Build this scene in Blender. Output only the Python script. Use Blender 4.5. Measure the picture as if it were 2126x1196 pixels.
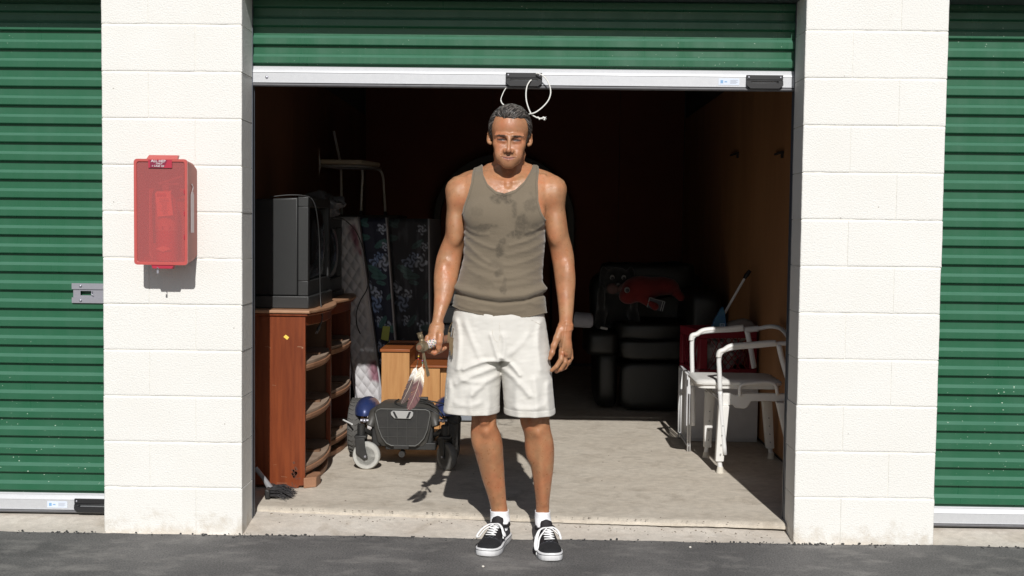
import bpy, math, random
import numpy as np
from mathutils import Vector, Matrix, Quaternion
SC = bpy.context.scene
for o in list(bpy.data.objects): bpy.data.objects.remove(o)
RND = random.Random(7)
R = math.radians
# ---------------------------------------------------------------- camera
CAM_H, FPX, PW, PH = 1.36, 2450.0, 2126.0, 1196.0
cam_data = bpy.data.cameras.new('camera')
cam_data.sensor_width = 36.0
cam_data.lens = 36.0 * FPX / PW
cam_data.clip_end = 500
cam = bpy.data.objects.new('camera', cam_data)
SC.collection.objects.link(cam)
PITCH = math.atan(130.0 / FPX)
CAM_M = (Matrix.Translation((0, 0, CAM_H)) @ Matrix.Rotation(math.atan(37.0 / FPX), 4, 'Z')
         @ Matrix.Rotation(math.pi / 2 - PITCH, 4, 'X') @ Matrix.Rotation(0.0118, 4, 'Z'))
cam.matrix_world = CAM_M
SC.camera = cam
# ---------------------------------------------------------------- world, sun, exposure
SUN_EL, SUN_AZ = R(35.7), R(4.0)
world = bpy.data.worlds.new('World'); SC.world = world; world.use_nodes = True
wn = world.node_tree.nodes; wl = world.node_tree.links
sky = wn.new('ShaderNodeTexSky'); sky.sky_type = 'NISHITA'; sky.sun_disc = False
sky.sun_elevation = SUN_EL; sky.sun_rotation = math.pi - SUN_AZ
sky.air_density = 1.0; sky.dust_density = 1.0
wl.new(sky.outputs[0], wn['Background'].inputs[0]); wn['Background'].inputs[1].default_value = 0.05
sd = bpy.data.lights.new('sun', 'SUN'); sd.energy = 4.15; sd.angle = R(0.53); sd.color = (1, 0.975, 0.94)
sun = bpy.data.objects.new('sun', sd); SC.collection.objects.link(sun)
sun_dir = Vector((-math.sin(SUN_AZ) * math.cos(SUN_EL), math.cos(SUN_AZ) * math.cos(SUN_EL), -math.sin(SUN_EL)))
sun.rotation_euler = sun_dir.to_track_quat('-Z', 'Y').to_euler()
sun.location = (0.6, -6, 5)
vs = SC.view_settings
vs.view_transform = 'Standard'; vs.look = 'None'; vs.gamma = 1.0; vs.exposure = 0.0
vs.use_curve_mapping = False

# ---------------------------------------------------------------- measuring helpers
def ray(px, py):
    d = CAM_M.to_3x3() @ Vector(((px - PW / 2) / FPX, -(py - PH / 2) / FPX, -1.0))
    return d
def W(px, py, Y):                         # the point at world depth Y
    d = ray(px, py); t = Y / d.y
    return Vector((d.x * t, Y, CAM_H + d.z * t))
def G(px, py, z):                         # the point at height z
    d = ray(px, py); t = (z - CAM_H) / d.z
    return Vector((d.x * t, d.y * t, z))

# ---------------------------------------------------------------- numeric noise
def _hash(ix, iy, iz):
    h = (ix * 374761393 + iy * 668265263 + iz * 2147483647 * 3 + 1013904223).astype(np.int64)
    h = (h ^ (h >> 13)) * 1274126177
    h = h ^ (h >> 16)
    return (h & 0xffff).astype(np.float32) / 65535.0
def vnoise(x, y, z):
    x, y, z = np.broadcast_arrays(x, y, z)
    ix, iy, iz = np.floor(x).astype(np.int64), np.floor(y).astype(np.int64), np.floor(z).astype(np.int64)
    fx, fy, fz = (x - ix), (y - iy), (z - iz)
    fx, fy, fz = fx * fx * (3 - 2 * fx), fy * fy * (3 - 2 * fy), fz * fz * (3 - 2 * fz)
    r = 0
    for a in (0, 1):
        for b in (0, 1):
            for c in (0, 1):
                w = (fx if a else 1 - fx) * (fy if b else 1 - fy) * (fz if c else 1 - fz)
                r = r + w * _hash(ix + a, iy + b, iz + c)
    return r * 2 - 1
def fbm(x, y, z, o=3):
    r = 0; a = 0.5
    for _ in range(o):
        r = r + a * vnoise(x, y, z); x = x * 2.03 + 11.3; y = y * 2.03 + 5.1; z = z * 2.03 + 7.7; a *= 0.5
    return r

# ---------------------------------------------------------------- materials
def mat(name, col, rough=0.6, metal=0.0, vary=0.0, vscale=6.0, vcol=None, bump=0.0, bscale=200.0, spec=0.5,
        stretch=None, attr=None, coat=0.0, sheen=0.0, fine=0.0, fscale=300.0, rvary=0.0):
    m = bpy.data.materials.new(name); m.use_nodes = True
    nt = m.node_tree; n = nt.nodes; l = nt.links; b = n['Principled BSDF']
    b.inputs['Roughness'].default_value = rough; b.inputs['Metallic'].default_value = metal
    b.inputs['Specular IOR Level'].default_value = spec
    b.inputs['Coat Weight'].default_value = coat; b.inputs['Sheen Weight'].default_value = sheen
    b.inputs['Base Color'].default_value = (*col, 1)
    geo = n.new('ShaderNodeNewGeometry'); pos = geo.outputs['Position']
    if stretch:
        mp = n.new('ShaderNodeMapping'); mp.inputs['Scale'].default_value = stretch; l.new(pos, mp.inputs[0]); spos = mp.outputs[0]
    else: spos = pos
    cur = None
    if attr:
        at = n.new('ShaderNodeAttribute'); at.attribute_name = attr; cur = at.outputs['Color']
    if vary > 0:
        nz = n.new('ShaderNodeTexNoise'); nz.inputs['Scale'].default_value = vscale; nz.inputs['Detail'].default_value = 8
        nz.inputs['Roughness'].default_value = 0.62; l.new(spos, nz.inputs['Vector'])
        mr = n.new('ShaderNodeMapRange'); mr.inputs[1].default_value = 0.35; mr.inputs[2].default_value = 0.68
        mr.inputs[3].default_value = 0; mr.inputs[4].default_value = vary; l.new(nz.outputs[0], mr.inputs[0])
        mx = n.new('ShaderNodeMix'); mx.data_type = 'RGBA'; l.new(mr.outputs[0], mx.inputs[0])
        if cur: l.new(cur, mx.inputs[6])
        else: mx.inputs[6].default_value = (*col, 1)
        vc = vcol or tuple(c * 0.5 for c in col); mx.inputs[7].default_value = (*vc, 1); cur = mx.outputs[2]
        if rvary:
            mr2 = n.new('ShaderNodeMapRange'); mr2.inputs[1].default_value = 0.3; mr2.inputs[2].default_value = 0.7
            mr2.inputs[3].default_value = rough - rvary; mr2.inputs[4].default_value = min(1, rough + rvary)
            l.new(nz.outputs[0], mr2.inputs[0]); l.new(mr2.outputs[0], b.inputs['Roughness'])
    if fine > 0:
        nf = n.new('ShaderNodeTexNoise'); nf.inputs['Scale'].default_value = fscale; nf.inputs['Detail'].default_value = 3
        l.new(pos, nf.inputs['Vector'])
        mr = n.new('ShaderNodeMapRange'); mr.inputs[1].default_value = 0.3; mr.inputs[2].default_value = 0.7
        mr.inputs[3].default_value = 1 - fine; mr.inputs[4].default_value = 1 + fine; l.new(nf.outputs[0], mr.inputs[0])
        vm = n.new('ShaderNodeVectorMath'); vm.operation = 'SCALE'; l.new(mr.outputs[0], vm.inputs['Scale'])
        if cur: l.new(cur, vm.inputs[0])
        else: vm.inputs[0].default_value = col
        cur = vm.outputs[0]
    if cur: l.new(cur, b.inputs['Base Color'])
    if bump > 0:
        nb = n.new('ShaderNodeTexNoise'); nb.inputs['Scale'].default_value = bscale; nb.inputs['Detail'].default_value = 4
        l.new(spos, nb.inputs['Vector'])
        bp = n.new('ShaderNodeBump'); bp.inputs['Strength'].default_value = bump; bp.inputs['Distance'].default_value = 0.004
        l.new(nb.outputs[0], bp.inputs['Height']); l.new(bp.outputs[0], b.inputs['Normal'])
    return m

# ---------------------------------------------------------------- mesh building
MW = {}
def setprops(o, label=None, cat=None, group=None, kind=None):
    if label: o['label'] = label
    if cat: o['category'] = cat
    if group: o['group'] = group
    if kind: o['kind'] = kind
    return o
def thing(name, label, cat, loc=(0, 0, 0), rz=0.0, group=None):
    o = bpy.data.objects.new(name, None); SC.collection.objects.link(o); o.empty_display_size = 0.1
    o.location = loc; o.rotation_euler = (0, 0, rz)
    MW[o.name] = Matrix.Translation(Vector(loc)) @ Matrix.Rotation(rz, 4, 'Z')
    return setprops(o, label, cat, group)
def finish(name, V, F, m, parent=None, smooth=None, world=False, bevel=0.0, col=None, bseg=2):
    me = bpy.data.meshes.new(name)
    if world and parent is not None:
        inv = np.array(MW[parent.name].inverted()); V = np.asarray(V, float)
        V = V @ inv[:3, :3].T + inv[:3, 3]
    if isinstance(F, np.ndarray):
        nv, nf = len(V), len(F)
        me.vertices.add(nv); me.vertices.foreach_set('co', np.asarray(V, np.float32).ravel())
        me.loops.add(nf * 4); me.loops.foreach_set('vertex_index', F.astype(np.int32).ravel())
        me.polygons.add(nf); me.polygons.foreach_set('loop_start', np.arange(0, nf * 4, 4, dtype=np.int32))
        me.update(calc_edges=True)
    else:
        me.from_pydata([tuple(v) for v in V], [], [tuple(f) for f in F]); me.update()
    if col is not None:
        ca = me.color_attributes.new('Col', 'FLOAT_COLOR', 'POINT')
        c4 = np.ones((len(V), 4), np.float32); c4[:, :3] = col; ca.data.foreach_set('color', c4.ravel())
    if m is not None: me.materials.append(m)
    if smooth is not None:
        me.shade_smooth()
        if smooth < 179: me.set_sharp_from_angle(angle=R(smooth))
    o = bpy.data.objects.new(name, me); SC.collection.objects.link(o)
    if parent is not None:
        o.parent = parent; MW[o.name] = MW[parent.name]
    else: MW[o.name] = Matrix.Identity(4)
    if bevel > 0:
        b = o.modifiers.new('bevel', 'BEVEL'); b.width = bevel; b.segments = bseg; b.limit_method = 'ANGLE'; b.angle_limit = R(35)
        if smooth is None:
            me.shade_smooth(); me.set_sharp_from_angle(angle=R(35))
            b.harden_normals = False
    return o
def link_copy(o, parent, M4):              # a copy that shares mesh data, placed by a matrix local to its parent
    c = o.copy(); SC.collection.objects.link(c); c.parent = parent; c.matrix_local = M4
    MW[c.name] = MW[parent.name] @ M4
    return c
def copy_tree(o, parent=None, M4=None):
    c = o.copy(); SC.collection.objects.link(c)
    if parent is not None: c.parent = parent
    if M4 is not None: c.matrix_local = M4
    for ch in list(o.children): copy_tree(ch, c, None)
    return c

class MB:
    def __init__(s): s.V = []; s.F = []
    def add(s, V, F, M=None):
        n = len(s.V)
        for v in V:
            v = Vector(v)
            if M is not None: v = M @ v
            s.V.append(tuple(v))
        s.F += [tuple(i + n for i in f) for f in F]
        return s
    def box(s, c, d, rot=None, M=None):
        x, y, z = d[0] / 2, d[1] / 2, d[2] / 2
        V = [Vector((a, b, e)) for a in (-x, x) for b in (-y, y) for e in (-z, z)]
        if rot is not None: V = [rot @ v for v in V]
        V = [v + Vector(c) for v in V]
        F = [(0, 1, 3, 2), (4, 6, 7, 5), (0, 4, 5, 1), (2, 3, 7, 6), (0, 2, 6, 4), (1, 5, 7, 3)]
        return s.add(V, F, M)
    def box2(s, a, b): # two corners
        return s.box([(a[i] + b[i]) / 2 for i in range(3)], [abs(b[i] - a[i]) for i in range(3)])
    def tube(s, P, r, n=8, caps=True, flat=1.0, up=None):
        P = [Vector(p) for p in P]; k = len(P)
        rr = r if isinstance(r, (list, tuple)) else [r] * k
        T = []
        for i in range(k):
            t = P[min(i + 1, k - 1)] - P[max(i - 1, 0)]
            T.append(t.normalized() if t.length > 1e-9 else Vector((0, 0, 1)))
        a = Vector(up) if up else (Vector((0, 0, 1)) if abs(T[0].z) < 0.9 else Vector((1, 0, 0)))
        N = (a - a.dot(T[0]) * T[0]).normalized(); V = []
        for i in range(k):
            N = (N - N.dot(T[i]) * T[i])
            N = N.normalized() if N.length > 1e-6 else T[i].orthogonal().normalized()
            B = T[i].cross(N)
            for j in range(n):
                t = 2 * math.pi * j / n
                V.append(P[i] + N * math.cos(t) * rr[i] * flat + B * math.sin(t) * rr[i])
        F = [(i * n + j, i * n + (j + 1) % n, (i + 1) * n + (j + 1) % n, (i + 1) * n + j) for i in range(k - 1) for j in range(n)]
        if caps: F += [tuple(range(n))[::-1], tuple(range((k - 1) * n, k * n))]
        return s.add(V, F)
    def lathe(s, prof, n=24, M=None, c=(0, 0, 0)):  # prof: (r, z)
        V = []; k = len(prof)
        for r, z in prof:
            for j in range(n):
                t = 2 * math.pi * j / n; V.append(Vector((r * math.cos(t), r * math.sin(t), z)) + Vector(c))
        F = [(i * n + j, i * n + (j + 1) % n, (i + 1) * n + (j + 1) % n, (i + 1) * n + j) for i in range(k - 1) for j in range(n)]
        if prof[0][0] > 1e-5: F.append(tuple(range(n))[::-1])
        if prof[-1][0] > 1e-5: F.append(tuple(range((k - 1) * n, k * n)))
        return s.add(V, F, M)
    def prism(s, poly, vec, M=None):                # extrude a planar polygon (3D points)
        P = [Vector(p) for p in poly]; v = Vector(vec); n = len(P)
        V = P + [p + v for p in P]
        F = [tuple(range(n))[::-1], tuple(range(n, 2 * n))] + [(i, (i + 1) % n, n + (i + 1) % n, n + i) for i in range(n)]
        return s.add(V, F, M)
    def rings(s, RG, closed=True, caps=True):       # list of equal-length rings
        n = len(RG[0]); V = [p for r in RG for p in r]; k = len(RG)
        rng = n if closed else n - 1
        F = [(i * n + j, i * n + (j + 1) % n, (i + 1) * n + (j + 1) % n, (i + 1) * n + j) for i in range(k - 1) for j in range(rng)]
        if caps: F += [tuple(range(n))[::-1], tuple(range((k - 1) * n, k * n))]
        return s.add(V, F)
    def sphere(s, c, r, n=16, k=10, rot=None):
        r = Vector(r) if hasattr(r, '__len__') else Vector((r, r, r)); V = []
        for i in range(1, k):
            a = math.pi * i / k
            for j in range(n):
                t = 2 * math.pi * j / n
                v = Vector((math.sin(a) * math.cos(t) * r.x, math.sin(a) * math.sin(t) * r.y, math.cos(a) * r.z))
                V.append((rot @ v if rot else v) + Vector(c))
        top = Vector((0, 0, r.z)); bot = Vector((0, 0, -r.z))
        V.append((rot @ top if rot else top) + Vector(c)); V.append((rot @ bot if rot else bot) + Vector(c))
        F = [(i * n + j, (i + 1) * n + j, (i + 1) * n + (j + 1) % n, i * n + (j + 1) % n) for i in range(k - 2) for j in range(n)]
        T = (k - 1) * n
        F += [(T, j, (j + 1) % n) for j in range(n)] + [(T + 1, (k - 2) * n + (j + 1) % n, (k - 2) * n + j) for j in range(n)]
        return s.add(V, F)
    def build(s, name, m, parent=None, smooth=None, world=False, bevel=0.0, col=None, bseg=2):
        o = finish(name, s.V, s.F, m, parent, smooth, world, bevel, col, bseg)
        import bmesh
        bm = bmesh.new(); bm.from_mesh(o.data); bmesh.ops.recalc_face_normals(bm, faces=bm.faces); bm.to_mesh(o.data); bm.free()
        if smooth is not None or bevel > 0:
            o.data.shade_smooth()
            if smooth is None or smooth < 179: o.data.set_sharp_from_angle(angle=R(smooth or 35))
        return o
def smoothpath(P, n=6):                             # Catmull-Rom through points
    P = [Vector(p) for p in P]; out = []
    for i in range(len(P) - 1):
        p0 = P[max(i - 1, 0)]; p1 = P[i]; p2 = P[i + 1]; p3 = P[min(i + 2, len(P) - 1)]
        for j in range(n):
            t = j / n
            out.append(0.5 * ((2 * p1) + (p2 - p0) * t + (2 * p0 - 5 * p1 + 4 * p2 - p3) * t * t + (3 * p1 - p0 - 3 * p2 + p3) * t ** 3))
    out.append(P[-1]); return out
def text_mesh(name, body, size, m, parent, M4, depth=0.0008):
    cu = bpy.data.curves.new(name, 'FONT'); cu.body = body; cu.size = size; cu.align_x = 'CENTER'; cu.extrude = depth
    cu.resolution_u = 3
    tmp = bpy.data.objects.new(name + '_tmp', cu); SC.collection.objects.link(tmp)
    dg = bpy.context.evaluated_depsgraph_get(); me = bpy.data.meshes.new_from_object(tmp.evaluated_get(dg))
    bpy.data.objects.remove(tmp); bpy.data.curves.remove(cu)
    me.name = name; me.materials.clear(); me.materials.append(m)
    o = bpy.data.objects.new(name, me); SC.collection.objects.link(o); o.parent = parent
    if parent is not None: o.matrix_local = MW[parent.name].inverted() @ M4
    return o
def face_m(p, sx=1.0, tilt=0.0):           # text frame standing upright, facing -Y
    return Matrix.Translation(Vector(p)) @ Matrix.Rotation(tilt, 4, 'Y') @ Matrix.Rotation(math.pi / 2, 4, 'X') @ Matrix.Diagonal((sx, 1, 1, 1))
# ================================================================ SETTING
YW = 5.16                 # front plane of the block piers
YD = 5.375                # plane of the roller doors
XL0, XL1, XR0, XR1 = -1.88, -1.265, 1.177, 1.79
M_block = mat('white_masonry_paint', (0.765, 0.757, 0.725), 0.75, vary=0.30, vscale=4, vcol=(0.71, 0.69, 0.64), bump=0.7, bscale=150, fine=0.04)
def wall_dirt(m):
    nt = m.node_tree; n = nt.nodes; l = nt.links; b = n['Principled BSDF']; geo = n.new('ShaderNodeNewGeometry'); sep = n.new('ShaderNodeSeparateXYZ'); l.new(geo.outputs['Position'], sep.inputs[0])
    nz = n.new('ShaderNodeTexNoise'); nz.inputs['Scale'].default_value = 14; nz.inputs['Detail'].default_value = 9; nz.inputs['Roughness'].default_value = 0.7; l.new(geo.outputs['Position'], nz.inputs['Vector'])
    h = n.new('ShaderNodeMapRange'); h.inputs[1].default_value = 0.13; h.inputs[2].default_value = -0.02; h.inputs[3].default_value = 0.0; h.inputs[4].default_value = 0.30; l.new(sep.outputs[2], h.inputs[0])
    ad = n.new('ShaderNodeMath'); ad.operation = 'ADD'; l.new(h.outputs[0], ad.inputs[0]); l.new(nz.outputs[0], ad.inputs[1])
    r = n.new('ShaderNodeMapRange'); r.inputs[1].default_value = 0.66; r.inputs[2].default_value = 0.86; r.inputs[3].default_value = 0; r.inputs[4].default_value = 0.55; l.new(ad.outputs[0], r.inputs[0])
    old = b.inputs['Base Color'].links[0].from_socket; mx = n.new('ShaderNodeMix'); mx.data_type = 'RGBA'; l.new(r.outputs[0], mx.inputs[0]); l.new(old, mx.inputs[6]); mx.inputs[7].default_value = (0.50, 0.43, 0.34, 1)
    vo = n.new('ShaderNodeTexVoronoi'); vo.inputs['Scale'].default_value = 9; l.new(geo.outputs['Position'], vo.inputs['Vector'])
    lt = n.new('ShaderNodeMath'); lt.operation = 'LESS_THAN'; lt.inputs[1].default_value = 0.028; l.new(vo.outputs['Distance'], lt.inputs[0])
    m2 = n.new('ShaderNodeMix'); m2.data_type = 'RGBA'; l.new(lt.outputs[0], m2.inputs[0]); l.new(mx.outputs[2], m2.inputs[6]); m2.inputs[7].default_value = (0.45, 0.42, 0.38, 1)
    l.new(m2.outputs[2], b.inputs['Base Color'])
wall_dirt(M_block)
M_core = mat('painted_mortar', (0.82, 0.80, 0.74), 0.8, bump=0.3, bscale=150)
M_green = mat('green_door_paint', (0.020, 0.112, 0.056), 0.34, vary=0.35, vscale=2.2, vcol=(0.034, 0.120, 0.070), bump=0.03, bscale=60, spec=0.5, stretch=(5, 1, 0.6), rvary=0.1)
def speckle(m):
    nt = m.node_tree; n = nt.nodes; l = nt.links; b = n['Principled BSDF']
    geo = n.new('ShaderNodeNewGeometry'); vo = n.new('ShaderNodeTexVoronoi'); vo.inputs['Scale'].default_value = 55
    mp = n.new('ShaderNodeMapping'); mp.inputs['Scale'].default_value = (0.75, 0.2, 1.3); l.new(geo.outputs['Position'], mp.inputs[0]); l.new(mp.outputs[0], vo.inputs['Vector'])
    nz = n.new('ShaderNodeTexNoise'); nz.inputs['Scale'].default_value = 2.2; l.new(geo.outputs['Position'], nz.inputs['Vector'])
    sep = n.new('ShaderNodeSeparateXYZ'); l.new(geo.outputs['Position'], sep.inputs[0])
    hz = n.new('ShaderNodeMapRange'); hz.inputs[1].default_value = 1.15; hz.inputs[2].default_value = 0.45; hz.inputs[3].default_value = 0.0; hz.inputs[4].default_value = 0.11
    l.new(sep.outputs[2], hz.inputs[0])
    hz2 = n.new('ShaderNodeMapRange'); hz2.inputs[1].default_value = 1.9; hz2.inputs[2].default_value = 2.1; hz2.inputs[3].default_value = 0.0; hz2.inputs[4].default_value = 0.10
    l.new(sep.outputs[2], hz2.inputs[0])
    ad = n.new('ShaderNodeMath'); ad.operation = 'ADD'; l.new(hz.outputs[0], ad.inputs[0]); l.new(hz2.outputs[0], ad.inputs[1])
    mu = n.new('ShaderNodeMath'); mu.operation = 'MULTIPLY'; l.new(ad.outputs[0], mu.inputs[0]); 
    pw = n.new('ShaderNodeMath'); pw.operation = 'POWER'; l.new(nz.outputs[0], pw.inputs[0]); pw.inputs[1].default_value = 2.0
    sc2 = n.new('ShaderNodeMath'); sc2.operation = 'MULTIPLY'; l.new(pw.outputs[0], sc2.inputs[0]); sc2.inputs[1].default_value = 3.6
    l.new(sc2.outputs[0], mu.inputs[1])
    # random size per cell
    sr = n.new('ShaderNodeSeparateColor'); l.new(vo.outputs['Color'], sr.inputs[0])
    m2 = n.new('ShaderNodeMath'); m2.operation = 'MULTIPLY'; l.new(mu.outputs[0], m2.inputs[0]); l.new(sr.outputs[0], m2.inputs[1])
    lt = n.new('ShaderNodeMath'); lt.operation = 'LESS_THAN'; l.new(vo.outputs['Distance'], lt.inputs[0]); l.new(m2.outputs[0], lt.inputs[1])
    old = b.inputs['Base Color'].links[0].from_socket
    mx = n.new('ShaderNodeMix'); mx.data_type = 'RGBA'; l.new(lt.outputs[0], mx.inputs[0]); l.new(old, mx.inputs[6]); mx.inputs[7].default_value = (0.5, 0.62, 0.5, 1)
    l.new(mx.outputs[2], b.inputs['Base Color'])
speckle(M_green)
M_greenhi = mat('highlight_green_slope', (0.055, 0.165, 0.105), 0.45, vary=0.5, vscale=5.0, vcol=(0.085, 0.20, 0.14)); speckle(M_greenhi)  # paler green: bright highlight band painted onto the slats' upward slopes
M_alu = mat('galvanised_bar', (0.55, 0.56, 0.58), 0.5, metal=0.25, vary=0.25, vscale=40, vcol=(0.44, 0.45, 0.48), fine=0.08, fscale=500)
M_steel = mat('zinc_plate', (0.42, 0.42, 0.47), 0.4, metal=0.6, vary=0.2, vscale=60, vcol=(0.3, 0.3, 0.33))
M_track = mat('track_steel', (0.10, 0.11, 0.13), 0.45, metal=0.5)
M_black = mat('black_plastic', (0.014, 0.014, 0.016), 0.45)
M_seal = mat('grey_vinyl_seal', (0.10, 0.10, 0.11), 0.5, vary=0.3, vscale=30, vcol=(0.2, 0.2, 0.2))
M_sticker = mat('pale_sticker', (0.62, 0.68, 0.78), 0.5)
M_blue = mat('blue_ink', (0.20, 0.38, 0.62), 0.6)
M_ink = mat('grey_ink', (0.22, 0.22, 0.25), 0.6)

GZ = -0.022                # level of the asphalt at the man's feet
# ---- asphalt with a ragged edge against the apron
def asphalt_mat():
    m = mat('asphalt', (0.145, 0.140, 0.135), 0.85, vary=0.8, vscale=3.0, vcol=(0.078, 0.076, 0.075), bump=0.8, bscale=110, fine=0.42, fscale=140)
    nt = m.node_tree; n = nt.nodes; l = nt.links; b = n['Principled BSDF']
    geo = n.new('ShaderNodeNewGeometry')
    nz = n.new('ShaderNodeTexNoise'); nz.inputs['Scale'].default_value = 3.5; nz.inputs['Detail'].default_value = 10; nz.inputs['Roughness'].default_value = 0.75
    mp = n.new('ShaderNodeMapping'); mp.inputs['Scale'].default_value = (1, 1.6, 1); mp.inputs['Location'].default_value = (3.1, 7.7, 0)
    l.new(geo.outputs['Position'], mp.inputs[0]); l.new(mp.outputs[0], nz.inputs['Vector'])
    mr = n.new('ShaderNodeMapRange'); mr.inputs[1].default_value = 0.50; mr.inputs[2].default_value = 0.66; mr.inputs[3].default_value = 0; mr.inputs[4].default_value = 0.55
    l.new(nz.outputs[0], mr.inputs[0])
    old = b.inputs['Base Color'].links[0].from_socket
    mx = n.new('ShaderNodeMix'); mx.data_type = 'RGBA'; l.new(mr.outputs[0], mx.inputs[0]); l.new(old, mx.inputs[6]); mx.inputs[7].default_value = (0.30, 0.285, 0.265, 1)
    vo = n.new('ShaderNodeTexVoronoi'); vo.inputs['Scale'].default_value = 95; l.new(geo.outputs['Position'], vo.inputs['Vector'])
    lt = n.new('ShaderNodeMapRange'); lt.inputs[1].default_value = 0.16; lt.inputs[2].default_value = 0.24; lt.inputs[3].default_value = 0.35; lt.inputs[4].default_value = 0.0
    l.new(vo.outputs['Distance'], lt.inputs[0])
    m2 = n.new('ShaderNodeMix'); m2.data_type = 'RGBA'; l.new(lt.outputs[0], m2.inputs[0]); l.new(mx.outputs[2], m2.inputs[6]); m2.inputs[7].default_value = (0.17, 0.16, 0.15, 1)
    l.new(m2.outputs[2], b.inputs['Base Color'])
    return m
M_asph = asphalt_mat()
mb = MB()
xs = list(np.arange(-4.8, 4.801, 0.008))
e = 5.143 + 0.012 * fbm(np.array(xs) * 7, 0.3, 0.1, 4) + 0.009 * fbm(np.array(xs) * 60, 2.3, 0.1, 3) + 0.03 * fbm(np.array(xs) * 1.7, 4.0, 0.0, 3)
top = [(x, float(y), GZ) for x, y in zip(xs, e)]
lip = [(x, float(y) + 0.004, GZ - 0.014) for x, y in zip(xs, e)]
rows = [[(x, 4.0, GZ) for x in xs], [(x, float(y) - 0.01, GZ) for x, y in zip(xs, e)], top, lip]
mb.rings(rows, closed=False, caps=False)
mb.build('asphalt_ground', M_asph, smooth=50)['kind'] = 'structure'
far = MB(); far.add([(-60, -60, GZ - 0.002), (60, -60, GZ - 0.002), (60, 4.0, GZ - 0.002), (-60, 4.0, GZ - 0.002)], [(0, 1, 2, 3)])
far.add([(-60, 4.0, GZ - 0.002), (-4.8, 4.0, GZ - 0.002), (-4.8, 5.16, GZ - 0.002), (-60, 5.16, GZ - 0.002)], [(0, 1, 2, 3)])
far.add([(4.8, 4.0, GZ - 0.002), (60, 4.0, GZ - 0.002), (60, 5.16, GZ - 0.002), (4.8, 5.16, GZ - 0.002)], [(0, 1, 2, 3)])
far.build('asphalt_road', M_asph)['kind'] = 'structure'
ba = MB(); ba.add([(-60, 5.1, -0.06), (60, 5.1, -0.06), (60, 60, -0.06), (-60, 60, -0.06)], [(0, 1, 2, 3)])
ba.build('ground', M_asph)['kind'] = 'structure'

# ---- concrete apron and floor
def concrete_mat(name, a, b_, c):
    m = mat(name, a, 0.85, vary=0.9, vscale=3.2, vcol=b_, bump=0.35, bscale=90, fine=0.10, fscale=260, stretch=(0.8, 1.2, 1))
    nt = m.node_tree; n = nt.nodes; l = nt.links; b = n['Principled BSDF']
    geo = n.new('ShaderNodeNewGeometry')
    nz = n.new('ShaderNodeTexNoise'); nz.inputs['Scale'].default_value = 5.5; nz.inputs['Detail'].default_value = 12; nz.inputs['Roughness'].default_value = 0.7; nz.inputs['Distortion'].default_value = 0.8
    l.new(geo.outputs['Position'], nz.inputs['Vector'])
    mr = n.new('ShaderNodeMapRange'); mr.inputs[1].default_value = 0.52; mr.inputs[2].default_value = 0.72; mr.inputs[3].default_value = 0; mr.inputs[4].default_value = 0.7
    l.new(nz.outputs[0], mr.inputs[0])
    old = b.inputs['Base Color'].links[0].from_socket
    mx = n.new('ShaderNodeMix'); mx.data_type = 'RGBA'; l.new(mr.outputs[0], mx.inputs[0]); l.new(old, mx.inputs[6]); mx.inputs[7].default_value = (*c, 1)
    n3 = n.new('ShaderNodeTexNoise'); n3.inputs['Scale'].default_value = 26; n3.inputs['Detail'].default_value = 8; n3.inputs['Roughness'].default_value = 0.7
    mp = n.new('ShaderNodeMapping'); mp.inputs['Scale'].default_value = (0.85, 1.05, 1); l.new(geo.outputs['Position'], mp.inputs[0]); l.new(mp.outputs[0], n3.inputs['Vector'])
    r3 = n.new('ShaderNodeMapRange'); r3.inputs[1].default_value = 0.32; r3.inputs[2].default_value = 0.68; r3.inputs[3].default_value = 0.85; r3.inputs[4].default_value = 1.12; l.new(n3.outputs[0], r3.inputs[0])
    sc = n.new('ShaderNodeVectorMath'); sc.operation = 'SCALE'; l.new(mx.outputs[2], sc.inputs[0]); l.new(r3.outputs[0], sc.inputs['Scale'])
    l.new(sc.outputs[0], b.inputs['Base Color'])
    return m
M_floor = concrete_mat('worn_concrete_floor', (0.565, 0.51, 0.43), (0.48, 0.425, 0.35), (0.29, 0.245, 0.19))
M_apron = concrete_mat('apron_concrete', (0.66, 0.61, 0.54), (0.56, 0.50, 0.43), (0.42, 0.36, 0.29))
YB = 11.2
def step_y(x): return 5.45 + (x + 1.3) * (-0.16 / 2.5)
mb = MB(); xs2 = list(np.arange(-4.7, 4.701, 0.02)); ys2 = [5.05, 5.2, 5.27, 5.34, 5.41, 5.48, 5.62]; zz = [-0.029, -0.027, -0.016, -0.005, 0.004, 0.009, 0.009]
rows = []
for y, z in zip(ys2, zz):
    dz = 0.0018 * fbm(np.array(xs2) * 7, y * 7, 0.0, 3)
    rows.append([(x, y, z + float(d)) for x, d in zip(xs2, dz)])
mb.rings(rows, closed=False, caps=False); mb.build('concrete_apron', M_apron, smooth=60)['kind'] = 'structure'
mb = MB(); xs3 = list(np.arange(-1.6, 1.5, 0.006)); X3 = np.array(xs3)
ed = np.array([step_y(x) for x in xs3]) + 0.014 * fbm(X3 * 5, 1.0, 0, 3) + 0.012 * np.abs(fbm(X3 * 22, 6.0, 0, 3)) - 0.02 * np.clip(fbm(X3 * 3.1, 9.0, 0, 2) - 0.25, 0, 1)
rows = [[(x, float(y) - 0.006, 0.002) for x, y in zip(xs3, ed)], [(x, float(y) - 0.004, 0.015) for x, y in zip(xs3, ed)],
        [(x, float(y) + 0.010, 0.0245) for x, y in zip(xs3, ed)], [(x, float(y) + 0.035, 0.028) for x, y in zip(xs3, ed)], [(x, YB + 0.05, 0.028) for x in xs3]]
mb.rings(rows, closed=False, caps=False); mb.build('storage_floor', M_floor, smooth=30)['kind'] = 'structure'
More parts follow.
